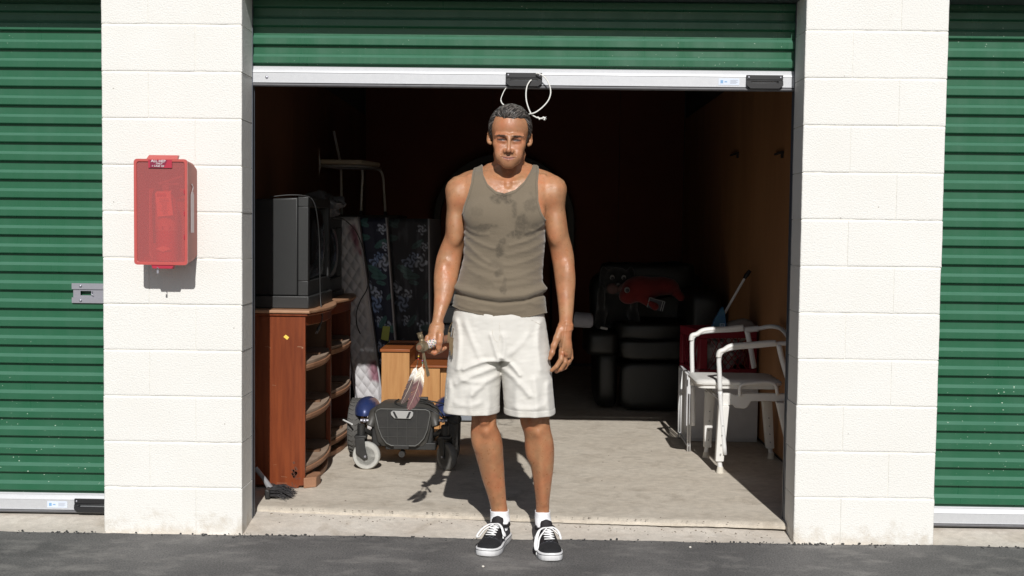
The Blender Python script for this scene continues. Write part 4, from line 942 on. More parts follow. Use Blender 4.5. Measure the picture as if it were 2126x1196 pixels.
sw = u - 0.30 * (v + 0.09) * (u + 0.06) / 0.06 * 0.5
grv = fbm(sw * 300, v * 10, w * 6, 3)
side = np.clip((np.abs(u) - 0.055) / 0.02, 0, 1); grs = fbm((w + 0.5 * v) * 260, v * 12, u * 8 + 3, 3)
Fh = Hf.F - 0.0042 * (grv * (1 - side) + grs * side)
topline = 0.084 + 0.010 * np.clip((np.abs(u + 0.012) - 0.024) / 0.02, 0, 1) - 0.006 * np.clip((u - 0.02) / 0.02, 0, 1) + 0.006 * fbm(u * 110, 1.0, 2.0, 2)
bk = np.interp(w.ravel(), [-0.085, -0.03, -0.004, 0.03, 0.058, 0.08, 0.10, 0.12], [0.06, 0.046, -0.014, -0.020, -0.036, -0.044, -0.050, -0.050]).reshape(w.shape) + 0.004 * fbm(w * 70, 3.0, u * 20, 2)
ear = (np.abs(u) > 0.06) & (w < 0.050) & (v < 0.036) & (v > -0.008)
keep = np.minimum(topline - w, bk - v); keep = np.where(ear, 0.01, keep)
ramp = 0.0085 * (1 - np.clip(-keep / 0.016, 0, 1)) ** 1.5; ramp = np.where(ear, 0, ramp); Fh = Fh + ramp; HF0 = HF0 + ramp.astype(np.float32)
Fh = smax(Fh, keep, 0.003); Hf.F = Fh.astype(np.float32)
Vh, Qh = Hf.mesh()
ch = np.tile(np.array((0.040, 0.031, 0.026)), (len(Vh), 1)); Lh = (Vh - np.array(HC)) @ Hi.T
gs = np.clip(0.4 + 1.2 * fbm(Lh[:, 0] * 260, Lh[:, 1] * 12, Lh[:, 2] * 30, 2), 0, 1)[:, None]; tmpl = np.clip((0.075 - Lh[:, 2]) / 0.06, 0, 1)[:, None]
ch = ch * (0.35 + 1.7 * gs ** 1.5) + 0.10 * tmpl * gs
M_hair = mat('dark_greying_hair', (0.03, 0.024, 0.02), 0.30, attr='Col', spec=0.6)
M_hair.node_tree.nodes['Principled BSDF'].inputs['Base Color'].default_value = (0.03, 0.024, 0.02, 1)
hair = finish('hair', Vh, Qh, M_hair, man, smooth=180, world=True, col=np.clip(ch, 0, 1))
rg = random.Random(11); nr = np.random.RandomState(5)
def tri(Fg, p):
    q = [(p[:, i] - g[0]) / (g[1] - g[0]) for i, g in enumerate((hxs, hys, hzs))]; i_ = [np.clip(np.floor(a_).astype(int), 0, n_ - 2) for a_, n_ in zip(q, Fg.shape)]; f_ = [np.clip(a_ - b_, 0, 1) for a_, b_ in zip(q, i_)]; r_ = 0
    for a_ in (0, 1):
        for b_ in (0, 1):
            for c_ in (0, 1): r_ = r_ + (f_[0] if a_ else 1 - f_[0]) * (f_[1] if b_ else 1 - f_[1]) * (f_[2] if c_ else 1 - f_[2]) * Fg[i_[0] + a_, i_[1] + b_, i_[2] + c_]
    return r_
NS = 3000; pick = Vh[nr.randint(0, len(Vh), NS * 2)]; Lp = (pick - np.array(HC)) @ Hi.T; ok_ = (Lp[:, 1] < 0.03) & (Lp[:, 2] > -0.02) & (tri(HF0, pick) > -0.0045); pick = pick[ok_][:NS]; Lp = Lp[ok_][:NS]; n_ = len(pick)
ln_ = nr.uniform(0.004, 0.0095, n_); lift_ = nr.uniform(0.0002, 0.0022, n_); swp = 0.42 + nr.normal(0, 0.16, n_); pts_ = pick.copy(); trail = []
for j in range(8):
    L_ = (pts_ - np.array(HC)) @ Hi.T; sd_w = np.clip((np.abs(L_[:, 0]) - 0.050) / 0.016, 0, 1)[:, None]
    for _ in range(2):
        e_ = 0.0015; f0_ = tri(HF0, pts_); g_ = np.stack([tri(HF0, pts_ + np.eye(3)[a_] * e_) - f0_ for a_ in range(3)], 1); g_ /= np.linalg.norm(g_, axis=1)[:, None] + 1e-9
        pts_ = pts_ - g_ * (f0_ - 0.0008 - lift_ * math.sin(math.pi * min(1, 0.15 + j / 8)))[:, None]
    trail.append(pts_.copy())
    top_d = np.stack([swp * np.where(L_[:, 0] > -0.035, 1.0, -0.2), np.full(n_, 1.0), np.where(L_[:, 2] < 0.11, 0.9, 0.2)], 1); sid_d = np.stack([np.zeros(n_), np.ones(n_), np.full(n_, -0.40)], 1)
    d_ = top_d * (1 - sd_w) + sid_d * sd_w; d_ = d_ @ np.array(RH).T; d_ -= (d_ * g_).sum(1)[:, None] * g_; d_ /= np.linalg.norm(d_, axis=1)[:, None] + 1e-9; pts_ = pts_ + d_ * ln_[:, None]
st = MB(); cs = []; rad_ = [0.0004, 0.0008, 0.0010, 0.0011, 0.0011, 0.0009, 0.0007, 0.0003]
for i in range(n_):
    st.tube([t_[i] for t_ in trail], rad_, 3, caps=False); tone = 0.015 + 0.36 * rg.random() ** 3 + (0.05 * rg.random() if Lp[i, 2] < 0.05 else 0); cs += [[tone, tone * 0.88, tone * 0.80]] * 24
so = finish('hair_strands', st.V, st.F, M_hair, hair, smooth=180, world=True, col=np.array(cs)); so['kind'] = 'stuff'
# brow hairs
M_scl = mat('eye_white', (0.26, 0.22, 0.19), 0.35); M_iris = mat('brown_iris', (0.03, 0.018, 0.012), 0.15); M_lash = mat('dark_lashes', (0.015, 0.010, 0.008), 0.8)
for s_ in (-1, 1):
    m = MB(); m.sphere(H(s_ * 0.0315, -0.0790, -0.0028), (0.0100, 0.0072, 0.0028), 16, 8, RH); e_ = m.build('eye', M_scl, man, smooth=180, world=True)
    m = MB(); m.sphere(H(s_ * 0.0312, -0.0845, -0.0026), (0.0042, 0.0022, 0.0027), 12, 8, RH); m.build('iris', M_iris, e_, smooth=180, world=True)
    m = MB(); m.tube(smoothpath([H(s_ * 0.0190, -0.0850, -0.0022), H(s_ * 0.0255, -0.0868, 0.0006), H(s_ * 0.0330, -0.0866, 0.0012), H(s_ * 0.0440, -0.0815, -0.0008)], 4), [0.0008] + [0.0014] * 11 + [0.0007], 6); m.build('eyelashes', M_lash, man, smooth=180, world=True)
    m = MB(); m.tube(smoothpath([H(s_ * 0.0200, -0.0848, -0.0040), H(s_ * 0.0280, -0.0862, -0.0060), H(s_ * 0.0360, -0.0850, -0.0058), H(s_ * 0.0430, -0.0815, -0.0030)], 4), 0.0006, 5); m.build('eyelashes', M_lash, man, smooth=180, world=True)
eb = MB()
for s_ in (-1, 1):
    e_ = MB()
    for i in range(80):
        a = rg.uniform(0.018, 0.056); w_ = 0.0150 + 0.10 * (a - 0.03) * (1 if a < 0.042 else -0.6) + rg.gauss(0, 0.0014); v_ = -0.0955 + 0.0065 * (a / 0.014 - 1) ** 1.0 * 0.9
        v_ = -0.1005 + 9.0 * (a - 0.012) ** 2 + 0.25 * (a - 0.012)
        e_.tube([H(s_ * a, v_, w_), H(s_ * (a + 0.006), v_ - 0.0022 + 0.0008, w_ + 0.0012)], [0.00038, 0.0002], 3, caps=False)
    e_.build('eyebrow', mat('brow_hair', (0.05, 0.03, 0.02), 0.6) if s_ < 0 else bpy.data.materials['brow_hair'], man, world=True)

# --- tank top
torso_t = torso
txs = np.arange(P(925, 500).x, P(1160, 500).x, 0.0024); tys = np.arange(YM - 0.18, YM + 0.19, 0.0027); tzs = np.arange(P(1050, 672).z, P(1050, 340).z, 0.0024)
T_ = Field(txs, tys, tzs); T_.loft(torso, 0.02, 2.25); torso_extra(T_)
T_.cone(P(1040, 352, 0.045), P(975, 374, 0.035), 0.042, 0.030, 0.03); T_.cone(P(1075, 352, 0.045), P(1132, 374, 0.035), 0.042, 0.030, 0.03)
T_.ell(P(950, 405, -0.012), (0.042, 0.050, 0.062), 0.03); T_.ell(P(1152, 402, -0.012), (0.042, 0.050, 0.062), 0.03)
ZV = tzs; PYOF = lambda z: (P(1050, 340).z - z) / (P(1050, 340).z - P(1050, 672).z) * 332 + 340     # picture row of a height
prow = PYOF(tzs)
def XOF(px, py): return P(px, py, -0.08).x
def curve(rows, cols): c = np.interp(prow, rows, cols); return np.array([XOF(a, b) for a, b in zip(c, prow)])
xl = curve([340, 353, 381, 406, 431, 441, 455, 500, 672], [983, 980, 978, 971.5, 962, 960, 950, 925, 905])
xr = curve([340, 353, 381, 418, 440, 451, 462, 500, 672], [1118, 1119.5, 1116.5, 1118, 1124, 1130, 1140, 1165, 1185])
nxs = np.array([XOF(a, 370) for a in (985, 1000, 1003, 1013, 1030, 1048, 1070, 1088, 1100, 1104, 1118)]); nys = [300, 347, 363, 383, 397.5, 402, 394, 377, 356, 346, 300]
nz_px = np.interp(txs, nxs, nys); zneck = np.array([P(1050, q, -0.09).z for q in nz_px])
zbk = np.array([P(1050, q, 0.05).z for q in np.interp(txs, nxs, [300, 347, 352, 360, 366, 368, 366, 360, 352, 346, 300])])
X3_, Y3_, Z3_ = txs[:, None, None], tys[None, :, None], tzs[None, None, :]
edge = np.maximum(xl[None, None, :] - X3_, X3_ - xr[None, None, :])
fr_ = np.clip((Y3_ - (YM - 0.0)) / 0.06, 0, 1)
nk = (Z3_ - (zneck[:, None, None] * (1 - fr_) + zbk[:, None, None] * fr_)) * 0.75
hemz = np.array([P(1050, q, -0.10).z for q in np.interp(1050 + (txs - P(1050, 500).x) / 0.002065, [935, 942, 960, 1010, 1060, 1100, 1130], [637, 640, 646, 656, 661, 658, 652])])
Mk = np.maximum(np.maximum(edge, nk), hemz[:, None, None] - Z3_)
PX = lambda x: 1050 + (x - P(1050, 500).x) / 0.002065
pxg, pyg = PX(X3_), prow[None, None, :]
front = np.clip((YM + 0.04 - Y3_) / 0.06, 0, 1)
wr = 0.0
cc = 1 - ((pxg - 1038) / 90.0) ** 2
foldy = np.interp(pxg.ravel(), [940, 960, 1000, 1040, 1090, 1130], [604, 611, 619, 624, 620, 608])[:, None, None]
wr = wr + 0.0115 * np.exp(-((pyg - (foldy - 11)) / 8.5) ** 2) - 0.006 * np.exp(-((pyg - foldy - 1.5) / 3.6) ** 2) + 0.003 * np.clip((pyg - foldy) / 6, 0, 1)
def arc(x0, y0, x1, y1, x2, y2, amp, wd):
    ts = np.linspace(0, 1, 14); bx = (1 - ts) ** 2 * x0 + 2 * ts * (1 - ts) * x1 + ts ** 2 * x2; by = (1 - ts) ** 2 * y0 + 2 * ts * (1 - ts) * y1 + ts ** 2 * y2
    g = (pxg * 0 + pyg * 0 + 1e9); X2 = np.broadcast_to(pxg[:, :, 0:1], (len(txs), 1, 1)); Y2 = pyg
    d = np.full((len(txs), 1, len(tzs)), 1e9)
    for i in range(13):
        ax, ay, bx_, by_ = bx[i], by[i], bx[i + 1], by[i + 1]; L2 = (bx_ - ax) ** 2 + (by_ - ay) ** 2
        t = np.clip(((X2 - ax) * (bx_ - ax) + (Y2 - ay) * (by_ - ay)) / L2, 0, 1); d = np.minimum(d, np.sqrt((X2 - ax - t * (bx_ - ax)) ** 2 + (Y2 - ay - t * (by_ - ay)) ** 2))
    return amp * np.exp(-(d / wd) ** 2)
A2 = 0
for a in ((966, 472, 985, 488, 1015, 487, 0.005, 4.5), (966, 484, 990, 505, 1030, 515, 0.0045, 4.5), (966, 500, 985, 525, 1020, 545, 0.005, 5), (964, 520, 980, 548, 1035, 560, 0.004, 5), (960, 545, 990, 575, 1045, 580, 0.003, 5),
          (1128, 466, 1112, 478, 1092, 482, 0.005, 4), (1128, 478, 1105, 498, 1060, 508, 0.0045, 4.5), (1127, 500, 1100, 520, 1055, 528, 0.004, 5), (1125, 524, 1095, 545, 1050, 548, 0.004, 5), (1124, 550, 1090, 572, 1040, 576, 0.003, 5), (1123, 575, 1080, 590, 1030, 590, 0.003, 5),
          (1000, 640, 1040, 650, 1090, 640, 0.0028, 4), (955, 632, 985, 645, 1020, 640, 0.0025, 3.5), (1095, 620, 1110, 630, 1124, 628, 0.0025, 3.5)):
    A2 = A2 + arc(*a)
A2 = A2 + 0.0022 * fbm(pxg[:, :, 0:1] * 0.05, 3.3, pyg * 0.16, 3) * np.clip((pyg - 440) / 60, 0, 1)
wr = (wr + 0.75 * A2) * front
thick = 0.0018 + 0.0013 * (np.maximum(edge, nk) > -0.009) + 0.0014 * ((hemz[:, None, None] - Z3_) > -0.004)
Fo = T_.F - (0.0070 + wr + thick); Ft = np.maximum(Fo, -(Fo + 0.011))
# solid (not hollow) where wrinkles lift the cloth
Ft = smax(Ft, Mk, 0.0012); T_.F = Ft.astype(np.float32)
Vt, Qt = T_.mesh(); Vt = relax(Vt, Qt, 1, 0.5)
ct = np.tile(np.array((0.165, 0.132, 0.091)), (len(Vt), 1)); px_, py_ = PX(Vt[:, 0]), PYOF(Vt[:, 2])
fn = fbm(px_ * 0.09, Vt[:, 1] * 3, py_ * 0.09, 4)
ct *= (1 + 0.06 * fbm(px_ * 0.03, 1.0, py_ * 0.03, 3) + 0.05 * vnoise(px_ * 1.3, Vt[:, 1] * 200, py_ * 1.3))[:, None]
wet = np.zeros(len(Vt))
for cx_, cy_, rx_, ry_, s_ in ((1046, 411, 22, 14, 1), (1068, 440, 8, 22, .7), (1100, 425, 14, 22, .6), (1084, 458, 16, 20, .8), (1072, 486, 18, 10, 1), (1096, 482, 16, 8, .7), (1010, 470, 24, 7, .8), (996, 476, 20, 8, .6), (1040, 520, 11, 16, 1), (1046, 500, 8, 8, .7),
                              (1038, 565, 12, 10, .7), (1030, 548, 14, 12, .4), (1047, 600, 9, 9, .9), (992, 440, 18, 18, .35), (1050, 585, 5, 20, .4), (1112, 470, 12, 10, .5), (1004, 585, 24, 14, .25)):
    d = np.sqrt(((px_ - cx_) / rx_) ** 2 + ((py_ - cy_) / ry_) ** 2) + 0.75 * fn; wet = np.maximum(wet, np.clip((1.0 - d) / 0.45, 0, 1) * s_)
wet *= np.clip(1 + 1.2 * fbm(px_ * 0.35, 4.0, py_ * 0.35, 3), 0.35, 1); wet *= Vt[:, 1] < YM; ct *= (1 - 0.46 * wet)[:, None]
de_ = np.maximum(np.interp(Vt[:, 2], tzs, xl) - Vt[:, 0], Vt[:, 0] - np.interp(Vt[:, 2], tzs, xr)); dn_ = np.where(Vt[:, 1] < YM, (Vt[:, 2] - np.interp(Vt[:, 0], txs, zneck)) * 0.75, -1)
dl_ = np.maximum(de_, dn_); ct *= (1 - 0.32 * np.exp(-((dl_ + 0.0095) / 0.0016) ** 2))[:, None]
M_tank = mat('olive_ribbed_cotton', (0.190, 0.157, 0.108), 0.9, attr='Col', bump=0.35, bscale=330, sheen=0.25)
tank = finish('tank_top', Vt, Qt, M_tank, man, smooth=180, world=True, col=np.clip(ct, 0, 1))

# --- shorts
sxs = np.arange(P(912, 750).x, P(1162, 750).x, 0.0027); sys_ = np.arange(YM - 0.20, YM + 0.20, 0.003); szs = np.arange(P(1050, 880).z, P(1050, 640).z, 0.0027)
S_ = Field(sxs, sys_, szs)
hips = [row(640, 946, 1129, 0.005, 0.124), row(655, 942, 1131, 0.006, 0.130), row(680, 939, 1135, 0.010, 0.136), row(710, 935, 1139, 0.010, 0.139), row(728, 933, 1141, 0.008, 0.136), row(740, 936, 1139, 0.006, 0.128)]
S_.loft(hips, 0.02, 2.2)
SL = [row(690, 948, 1030, 0.008, 0.110), row(706, 940, 1038, 0.008, 0.122), row(722, 935, 1043, 0.008, 0.128), row(745, 931, 1042, 0.006, 0.132), row(775, 928, 1040.5, 0.0, 0.130), row(810, 924.5, 1038.5, -0.006, 0.126), row(840, 922.5, 1037.5, -0.008, 0.123), row(868, 921.5, 1037, -0.010, 0.122), row(884, 921.5, 1037, -0.010, 0.122)]
SR = [row(690, 1050, 1126, 0.006, 0.110), row(706, 1043, 1134, 0.006, 0.122), row(722, 1037, 1139, 0.006, 0.128), row(745, 1038, 1142, 0.002, 0.132), row(775, 1040.2, 1145, -0.006, 0.130), row(810, 1043.5, 1148, -0.014, 0.126), row(840, 1045.5, 1151, -0.018, 0.123), row(868, 1046.5, 1152.5, -0.020, 0.121), row(884, 1046.5, 1152.5, -0.020, 0.121)]
S_.loft(SL, 0.007, 2.15); S_.loft(SR, 0.007, 2.15)
prow = (P(1050, 640).z - szs) / (P(1050, 640).z - P(1050, 880).z) * 240 + 640
pxg = 1050 + (sxs[:, None, None] - P(1050, 750).x) / 0.002065; pyg = prow[None, None, :]; txs, tzs = sxs, szs
Y3_ = sys_[None, :, None]; front = 0.35 + 0.65 * np.clip((YM + 0.05 - Y3_) / 0.06, 0, 1)
A2 = 0
for a in ((1034, 742, 1005, 740, 965, 760, 0.0065, 5), (1036, 756, 1000, 762, 950, 790, 0.005, 6), (1034, 775, 1010, 785, 985, 810, 0.0045, 6), (1038, 735, 1060, 742, 1080, 770, 0.006, 5), (1044, 760, 1075, 775, 1100, 810, 0.005, 6), (1020, 690, 1028, 715, 1036, 742, 0.004, 4), (1045, 690, 1052, 715, 1044, 735, 0.0045, 5),
          (948, 665, 960, 700, 952, 760, 0.005, 6), (968, 670, 985, 710, 1000, 740, 0.0035, 6), (1095, 690, 1080, 715, 1050, 735, 0.003, 6), (1120, 668, 1112, 700, 1122, 760, 0.004, 6), (935, 790, 940, 820, 930, 850, 0.005, 7), (985, 800, 975, 825, 985, 855, 0.005, 8), (1015, 800, 1022, 830, 1015, 856, 0.0045, 7),
          (1075, 790, 1070, 820, 1080, 860, 0.005, 8), (1110, 780, 1118, 820, 1112, 862, 0.005, 8), (1138, 790, 1136, 820, 1142, 855, 0.0045, 6), (950, 830, 975, 838, 1000, 828, 0.003, 6), (1070, 835, 1100, 842, 1130, 832, 0.003, 6), (960, 780, 990, 790, 1010, 784, 0.003, 5)):
    A2 = A2 + arc(*a)
A2 = 1.5 * A2 + 0.0042 * fbm(pxg * 0.03, Y3_ * 6, pyg * 0.016, 3) + 0.0016 * fbm(pxg * 0.06 + pyg * 0.05, Y3_ * 12, pyg * 0.16 + 5, 3)
hz = P(1050, 864.5, -0.13).z; hemv = hz + 0.002 * fbm(sxs * 12, 0.3, 1.2, 2)[:, None, None] + 0.003 * ((pxg > 1042) * -1.0)
Z3_ = szs[None, None, :]
hemd = Z3_ - hemv
ridge = 0.0014 * ((hemd < 0.026) & (hemd > -1)) - 0.0010 * np.exp(-((hemd - 0.0285) / 0.0025) ** 2)
outer = S_.F - (A2 * front + ridge)
inner = outer + 0.008; hollow = smax(inner, Z3_ - (hemv + 0.10), 0.02)
Fs = np.maximum(outer, -hollow); Fs = smax(Fs, hemv - Z3_, 0.0015)
# pocket slits and fly
S_.F = Fs.astype(np.float32)


Fs_full = S_.F
def front_y(px, py):                        # depth of the cloth surface seen at a picture point
    for y in np.arange(YM - 0.19, YM + 0.05, 0.0015):
        p = W(px, py, y); i = int((p.x - sxs[0]) / 0.0027 + 0.5); j = int((y - sys_[0]) / 0.003 + 0.5); k = int((p.z - szs[0]) / 0.0027 + 0.5)
        if 0 <= i < len(sxs) and 0 <= j < len(sys_) and 0 <= k < len(szs) and Fs_full[i, j, k] < 0.0005: return y
    return YM - 0.12
V2, Q2 = S_.mesh(); V2 = relax(V2, Q2, 3, 0.5)
cs = np.tile(np.array((0.635, 0.615, 0.57)), (len(V2), 1)); cs *= (1 + 0.04 * fbm(V2[:, 0] * 20, V2[:, 1] * 20, V2[:, 2] * 20, 4))[:, None]
hs = np.exp(-((V2[:, 2] - hz - 0.0255) / 0.0025) ** 2)[:, None]; cs *= 1 - 0.22 * hs
dirt = np.clip(fbm(V2[:, 0] * 9, V2[:, 1] * 9, V2[:, 2] * 9 + 4, 3) - 0.12, 0, 1)[:, None] * np.clip((0.75 - V2[:, 2]) / 0.2, 0, 1)[:, None]; cs *= 1 - np.array((0.18, 0.22, 0.28)) * np.clip(dirt, 0, 0.3)
M_short = mat('off_white_twill', (0.70, 0.665, 0.60), 0.85, attr='Col', bump=0.2, bscale=600, sheen=0.1)
shorts = finish('shorts', V2, Q2, M_short, man, smooth=180, world=True, col=np.clip(cs, 0, 1))
M_stitch = mat('cream_stitching', (0.56, 0.52, 0.45), 0.9)
def seam(pts, r=0.0009, dash=None):
    m = MB(); Pp = []
    for i in range(len(pts) - 1):
        for t in np.linspace(0, 1, 6)[:-1]:
            a = pts[i][0] * (1 - t) + pts[i + 1][0] * t; b = pts[i][1] * (1 - t) + pts[i + 1][1] * t; Pp.append(W(a, b, front_y(a, b) - 0.0006))
    for i in range(len(Pp) - 1): m.tube([Pp[i], Pp[i].lerp(Pp[i + 1], 0.75)], r, 5)
    m.build('seam', M_stitch, shorts, world=True)
seam([(1021.5, 664), (1022, 680), (1022.5, 695), (1027, 706), (1034, 712)]); seam([(1037, 664), (1037.5, 690), (1037, 712)]); seam([(1033.5, 716), (1035, 730), (1034.5, 744)])
seam([(948, 668), (951, 676), (946, 690), (941, 700)]); seam([(1103, 664), (1118, 672), (1127, 676)])
seam([(932, 760), (928, 800), (926, 838)]); seam([(1135, 700), (1141, 760), (1146, 800), (1149, 835)])

# --- keys and chain at the pocket (viewer's left)
M_chain = mat('worn_brass_chain', (0.30, 0.22, 0.13), 0.35, metal=0.8, vary=0.4, vscale=150, vcol=(0.12, 0.08, 0.05))
kc = thing('key_chain', 'bunch of keys on a chain hanging at the left pocket of the white shorts', 'key chain', tuple(P(938, 668, -0.11)))
m = MB(); pts = smoothpath([W(a, b, YM - 0.115) for a, b in ((940, 668), (934, 678), (931, 692), (932, 706), (936, 716), (939, 700), (941, 682))], 5)
for i in range(len(pts) - 1):
    a, b = pts[i], pts[i + 1]; m.tube([a, b + (b - a) * 0.2], 0.0022 if i % 2 else 0.0015, 6)
m.build('chain', M_chain, kc, world=True, smooth=60)
for a, b, c, d in ((936, 700, 934, 728), (939, 702, 939, 734), (933, 690, 930, 712), (938, 716, 937, 738)):
    m = MB(); q, r_ = W(a, b, YM - 0.117), W(c, d, YM - 0.119); dz = (r_ - q).normalized(); sd_ = Vector((dz.z, 0, -dz.x)) * 0.0045
    m.prism([q - sd_ * 1.3, q + sd_ * 1.3, q.lerp(r_, 0.4) + sd_ * 1.2, r_ + sd_ * 0.5, r_ - sd_ * 0.5, q.lerp(r_, 0.4) - sd_ * 0.6], (0, 0.002, 0)); m.build('key', M_chain, kc, world=True)

# --- socks and shoes
M_sock = mat('white_cotton', (0.84, 0.84, 0.86), 0.9, bump=0.5, bscale=250)
M_rub = mat('white_rubber', (0.80, 0.80, 0.81), 0.55, vary=0.35, vscale=35, vcol=(0.50, 0.49, 0.48))
M_can = mat('black_canvas', (0.012, 0.012, 0.014), 0.8, bump=0.5, bscale=500)
M_lea = mat('black_suede', (0.016, 0.014, 0.016), 0.65, bump=0.3, bscale=220)
M_lace = mat('white_lace', (0.86, 0.86, 0.86), 0.8, bump=0.3, bscale=600)
M_line = mat('black_foxing_line', (0.02, 0.02, 0.022), 0.6)
def check_mat():
    m = mat('checkered_canvas', (0.012, 0.012, 0.014), 0.8); n = m.node_tree.nodes; l = m.node_tree.links
    tc = n.new('ShaderNodeTexCoord'); ck = n.new('ShaderNodeTexChecker'); ck.inputs['Scale'].default_value = 120; ck.inputs[1].default_value = (0.012, 0.012, 0.014, 1); ck.inputs[2].default_value = (0.07, 0.07, 0.08, 1)
    l.new(tc.outputs['Object'], ck.inputs[0]); l.new(ck.outputs[0], n['Principled BSDF'].inputs['Base Color']); return m
M_chk = check_mat()
def shoe(toe, heel, leg, lean, loops):
    # toe, heel: ground points; the shoe's own frame: u along, v lateral
    ax = (toe - heel); Ln = ax.length; U = ax.normalized(); Vv = Vector((-U.y, U.x, 0)); O = heel
    if lean: pass
    def S(u, v, z): return O + U * (u * Ln) + Vv * v + Vector((0, 0, z))
    prof = [(0.0, 0.020), (0.02, 0.030), (0.08, 0.0365), (0.2, 0.038), (0.35, 0.037), (0.5, 0.040), (0.62, 0.046), (0.75, 0.050), (0.86, 0.047), (0.94, 0.037), (0.985, 0.022), (1.0, 0.008)]
    def outl(grow, z, n=40):
        L_ = []; us = 0.5 - 0.5 * np.cos(np.linspace(0, math.pi, n))
        for s_ in (1, -1):
            seq = us if s_ > 0 else us[::-1]
            for u_ in seq:
                w_ = np.interp(u_, [p[0] for p in prof], [p[1] for p in prof]); k = 1 + 0.04 * (s_ if lean else -s_) * math.sin(u_ * math.pi)
                uu = u_ + (grow / Ln) * (u_ * 2 - 1); L_.append(S(uu, s_ * (w_ * k + grow), z + 0.004 * max(0, (u_ - 0.86) / 0.14) ** 2))
        return L_
    so = MB(); so.rings([outl(0.001, 0.0), outl(0.0045, 0.004), outl(0.0045, 0.022), outl(0.004, 0.031), outl(0.0015, 0.033)]); 
    shoe_o = so.build('shoe', M_rub, man, smooth=50, world=True)
    ln = MB(); L1 = outl(0.0047, 0.0255); ln.tube(L1 + L1[:1], 0.0011, 6); ln.build('foxing_line', M_line, shoe_o, smooth=180, world=True)
    # upper: arched rings from toe to heel
    hs = [(0.015, 0.078), (0.08, 0.082), (0.2, 0.080), (0.3, 0.083), (0.42, 0.090), (0.52, 0.084), (0.62, 0.074), (0.72, 0.063), (0.82, 0.056), (0.9, 0.052), (0.96, 0.046), (0.99, 0.038)]
    rings_toe, rings_mid = [], []
    for u_ in np.linspace(0.012, 0.992, 40):
        w_ = np.interp(u_, [p[0] for p in prof], [p[1] for p in prof]) + 0.0005; h = np.interp(u_, [a for a, b in hs], [b for a, b in hs]); ring = []
        for a in np.linspace(0, math.pi, 15):
            c_, s_ = math.cos(a), math.sin(a); sq = 0.62 if u_ > 0.75 else 0.75
            top = abs(s_) ** sq; k = abs(c_) ** 0.8 * (1 if c_ > 0 else -1); taper = 1 - top * np.interp(u_, [0, 0.1, 0.36, 0.46, 0.62, 0.75], [0.12, 0.04, 0.04, 0.28, 0.34, 0.17])
            ring.append(S(u_, w_ * k * taper * 0.99, 0.031 + (h - 0.031) * top))
        (rings_toe if u_ > 0.735 else rings_mid).append(ring)
    rings_mid.append(rings_toe[0])
    um = MB(); um.rings(rings_mid, closed=False, caps=False); um.build('upper', M_chk, shoe_o, smooth=60, world=True)
    ut = MB(); ut.rings([[p + Vector((0, 0, 0.0008)) for p in r_] for r_ in rings_toe], closed=False); ut.build('toe_cap', M_can, shoe_o, smooth=60, world=True)
    # eyestay band either side of the lacing, tongue
    es = MB()
    for s_ in (-1, 1):
        A, Bq = [], []
        for u_ in np.linspace(0.40, 0.72, 9):
            w_ = np.interp(u_, [p[0] for p in prof], [p[1] for p in prof]); h = np.interp(u_, [a for a, b in hs], [b for a, b in hs])
            A.append(S(u_, s_ * w_ * 0.34, h + 0.0035)); Bq.append(S(u_ - 0.02, s_ * w_ * 0.80, h - 0.011))
        es.rings([A, Bq, [p - Vector((0, 0, 0.004)) for p in Bq], [p - Vector((0, 0, 0.004)) for p in A], A], closed=False, caps=False)
    es.build('eyestay', M_lea, shoe_o, smooth=60, world=True)
    tg_ = MB(); RG = []
    for u_, z_, w_ in ((0.70, 0.064, 0.016), (0.60, 0.076, 0.019), (0.50, 0.088, 0.021), (0.42, 0.102, 0.024), (0.37, 0.116, 0.026), (0.345, 0.124, 0.022), (0.338, 0.127, 0.012)):
        RG.append([S(u_ - 0.018 * abs(t) ** 2, t * w_, z_ - 0.006 * t * t) for t in np.linspace(-1, 1, 9)] + [S(u_ - 0.018 * abs(t) ** 2 - 0.015, t * w_, z_ - 0.006 * t * t - 0.004) for t in np.linspace(1, -1, 9)])
    tg_.rings(RG); tg_.build('tongue', M_lea, shoe_o, smooth=60, world=True)
    hk = MB(); RG = []   # padded collar round the ankle
    pts_ = []
    for t in np.linspace(0, 2 * math.pi, 29)[:-1]: pts_.append(S(0.21 - 0.165 * math.cos(t), 0.0385 * math.sin(t) * (1 - 0.1 * math.cos(t)), 0.080 + 0.008 * math.cos(t) ** 2))
    hk.tube(pts_ + pts_[:1], 0.007, 8, caps=False); hk.build('collar', M_lea, shoe_o, smooth=180, world=True)
    # laces: crossings then the bow
    def top(u_, v_):
        h = np.interp(u_, [a for a, b in hs], [b for a, b in hs]); return S(u_, v_, h + 0.009 - 6 * v_ * v_)
    for i, u_ in enumerate((0.70, 0.645, 0.59, 0.535, 0.48)):
        m = MB(); m.tube(smoothpath([top(u_, -0.021), top(u_ + 0.008, -0.008), top(u_ + 0.006, 0.008), top(u_ - 0.008, 0.021)], 3), 0.0062, 8, flat=0.3, up=(0, 0, 1)); m.build('lace', M_lace, shoe_o, smooth=180, world=True)
        if i < 4:
            m = MB(); m.tube(smoothpath([top(u_, 0.019), top(u_ - 0.026, 0.004), top(u_ - 0.052, -0.019)], 3), 0.0056, 8, flat=0.3, up=(0, 0, 1)); m.build('lace', M_lace, shoe_o, smooth=180, world=True)
    for lp in loops:
        m = MB(); m.tube(smoothpath([S(a, b, c) for a, b, c in lp], 5), 0.0055 if len(lp) > 4 else 0.0030, 8, flat=0.45, up=(0, 0, 1)); m.build('lace_loop', M_lace, shoe_o, smooth=180, world=True)
    # sock: from inside the shoe up the ankle
    cx_, cy_ = leg[-1][1], leg[-1][2]; sk = MB(); RG = []; z_top = leg[-2][0] + 0.004
    zt_ = z_top
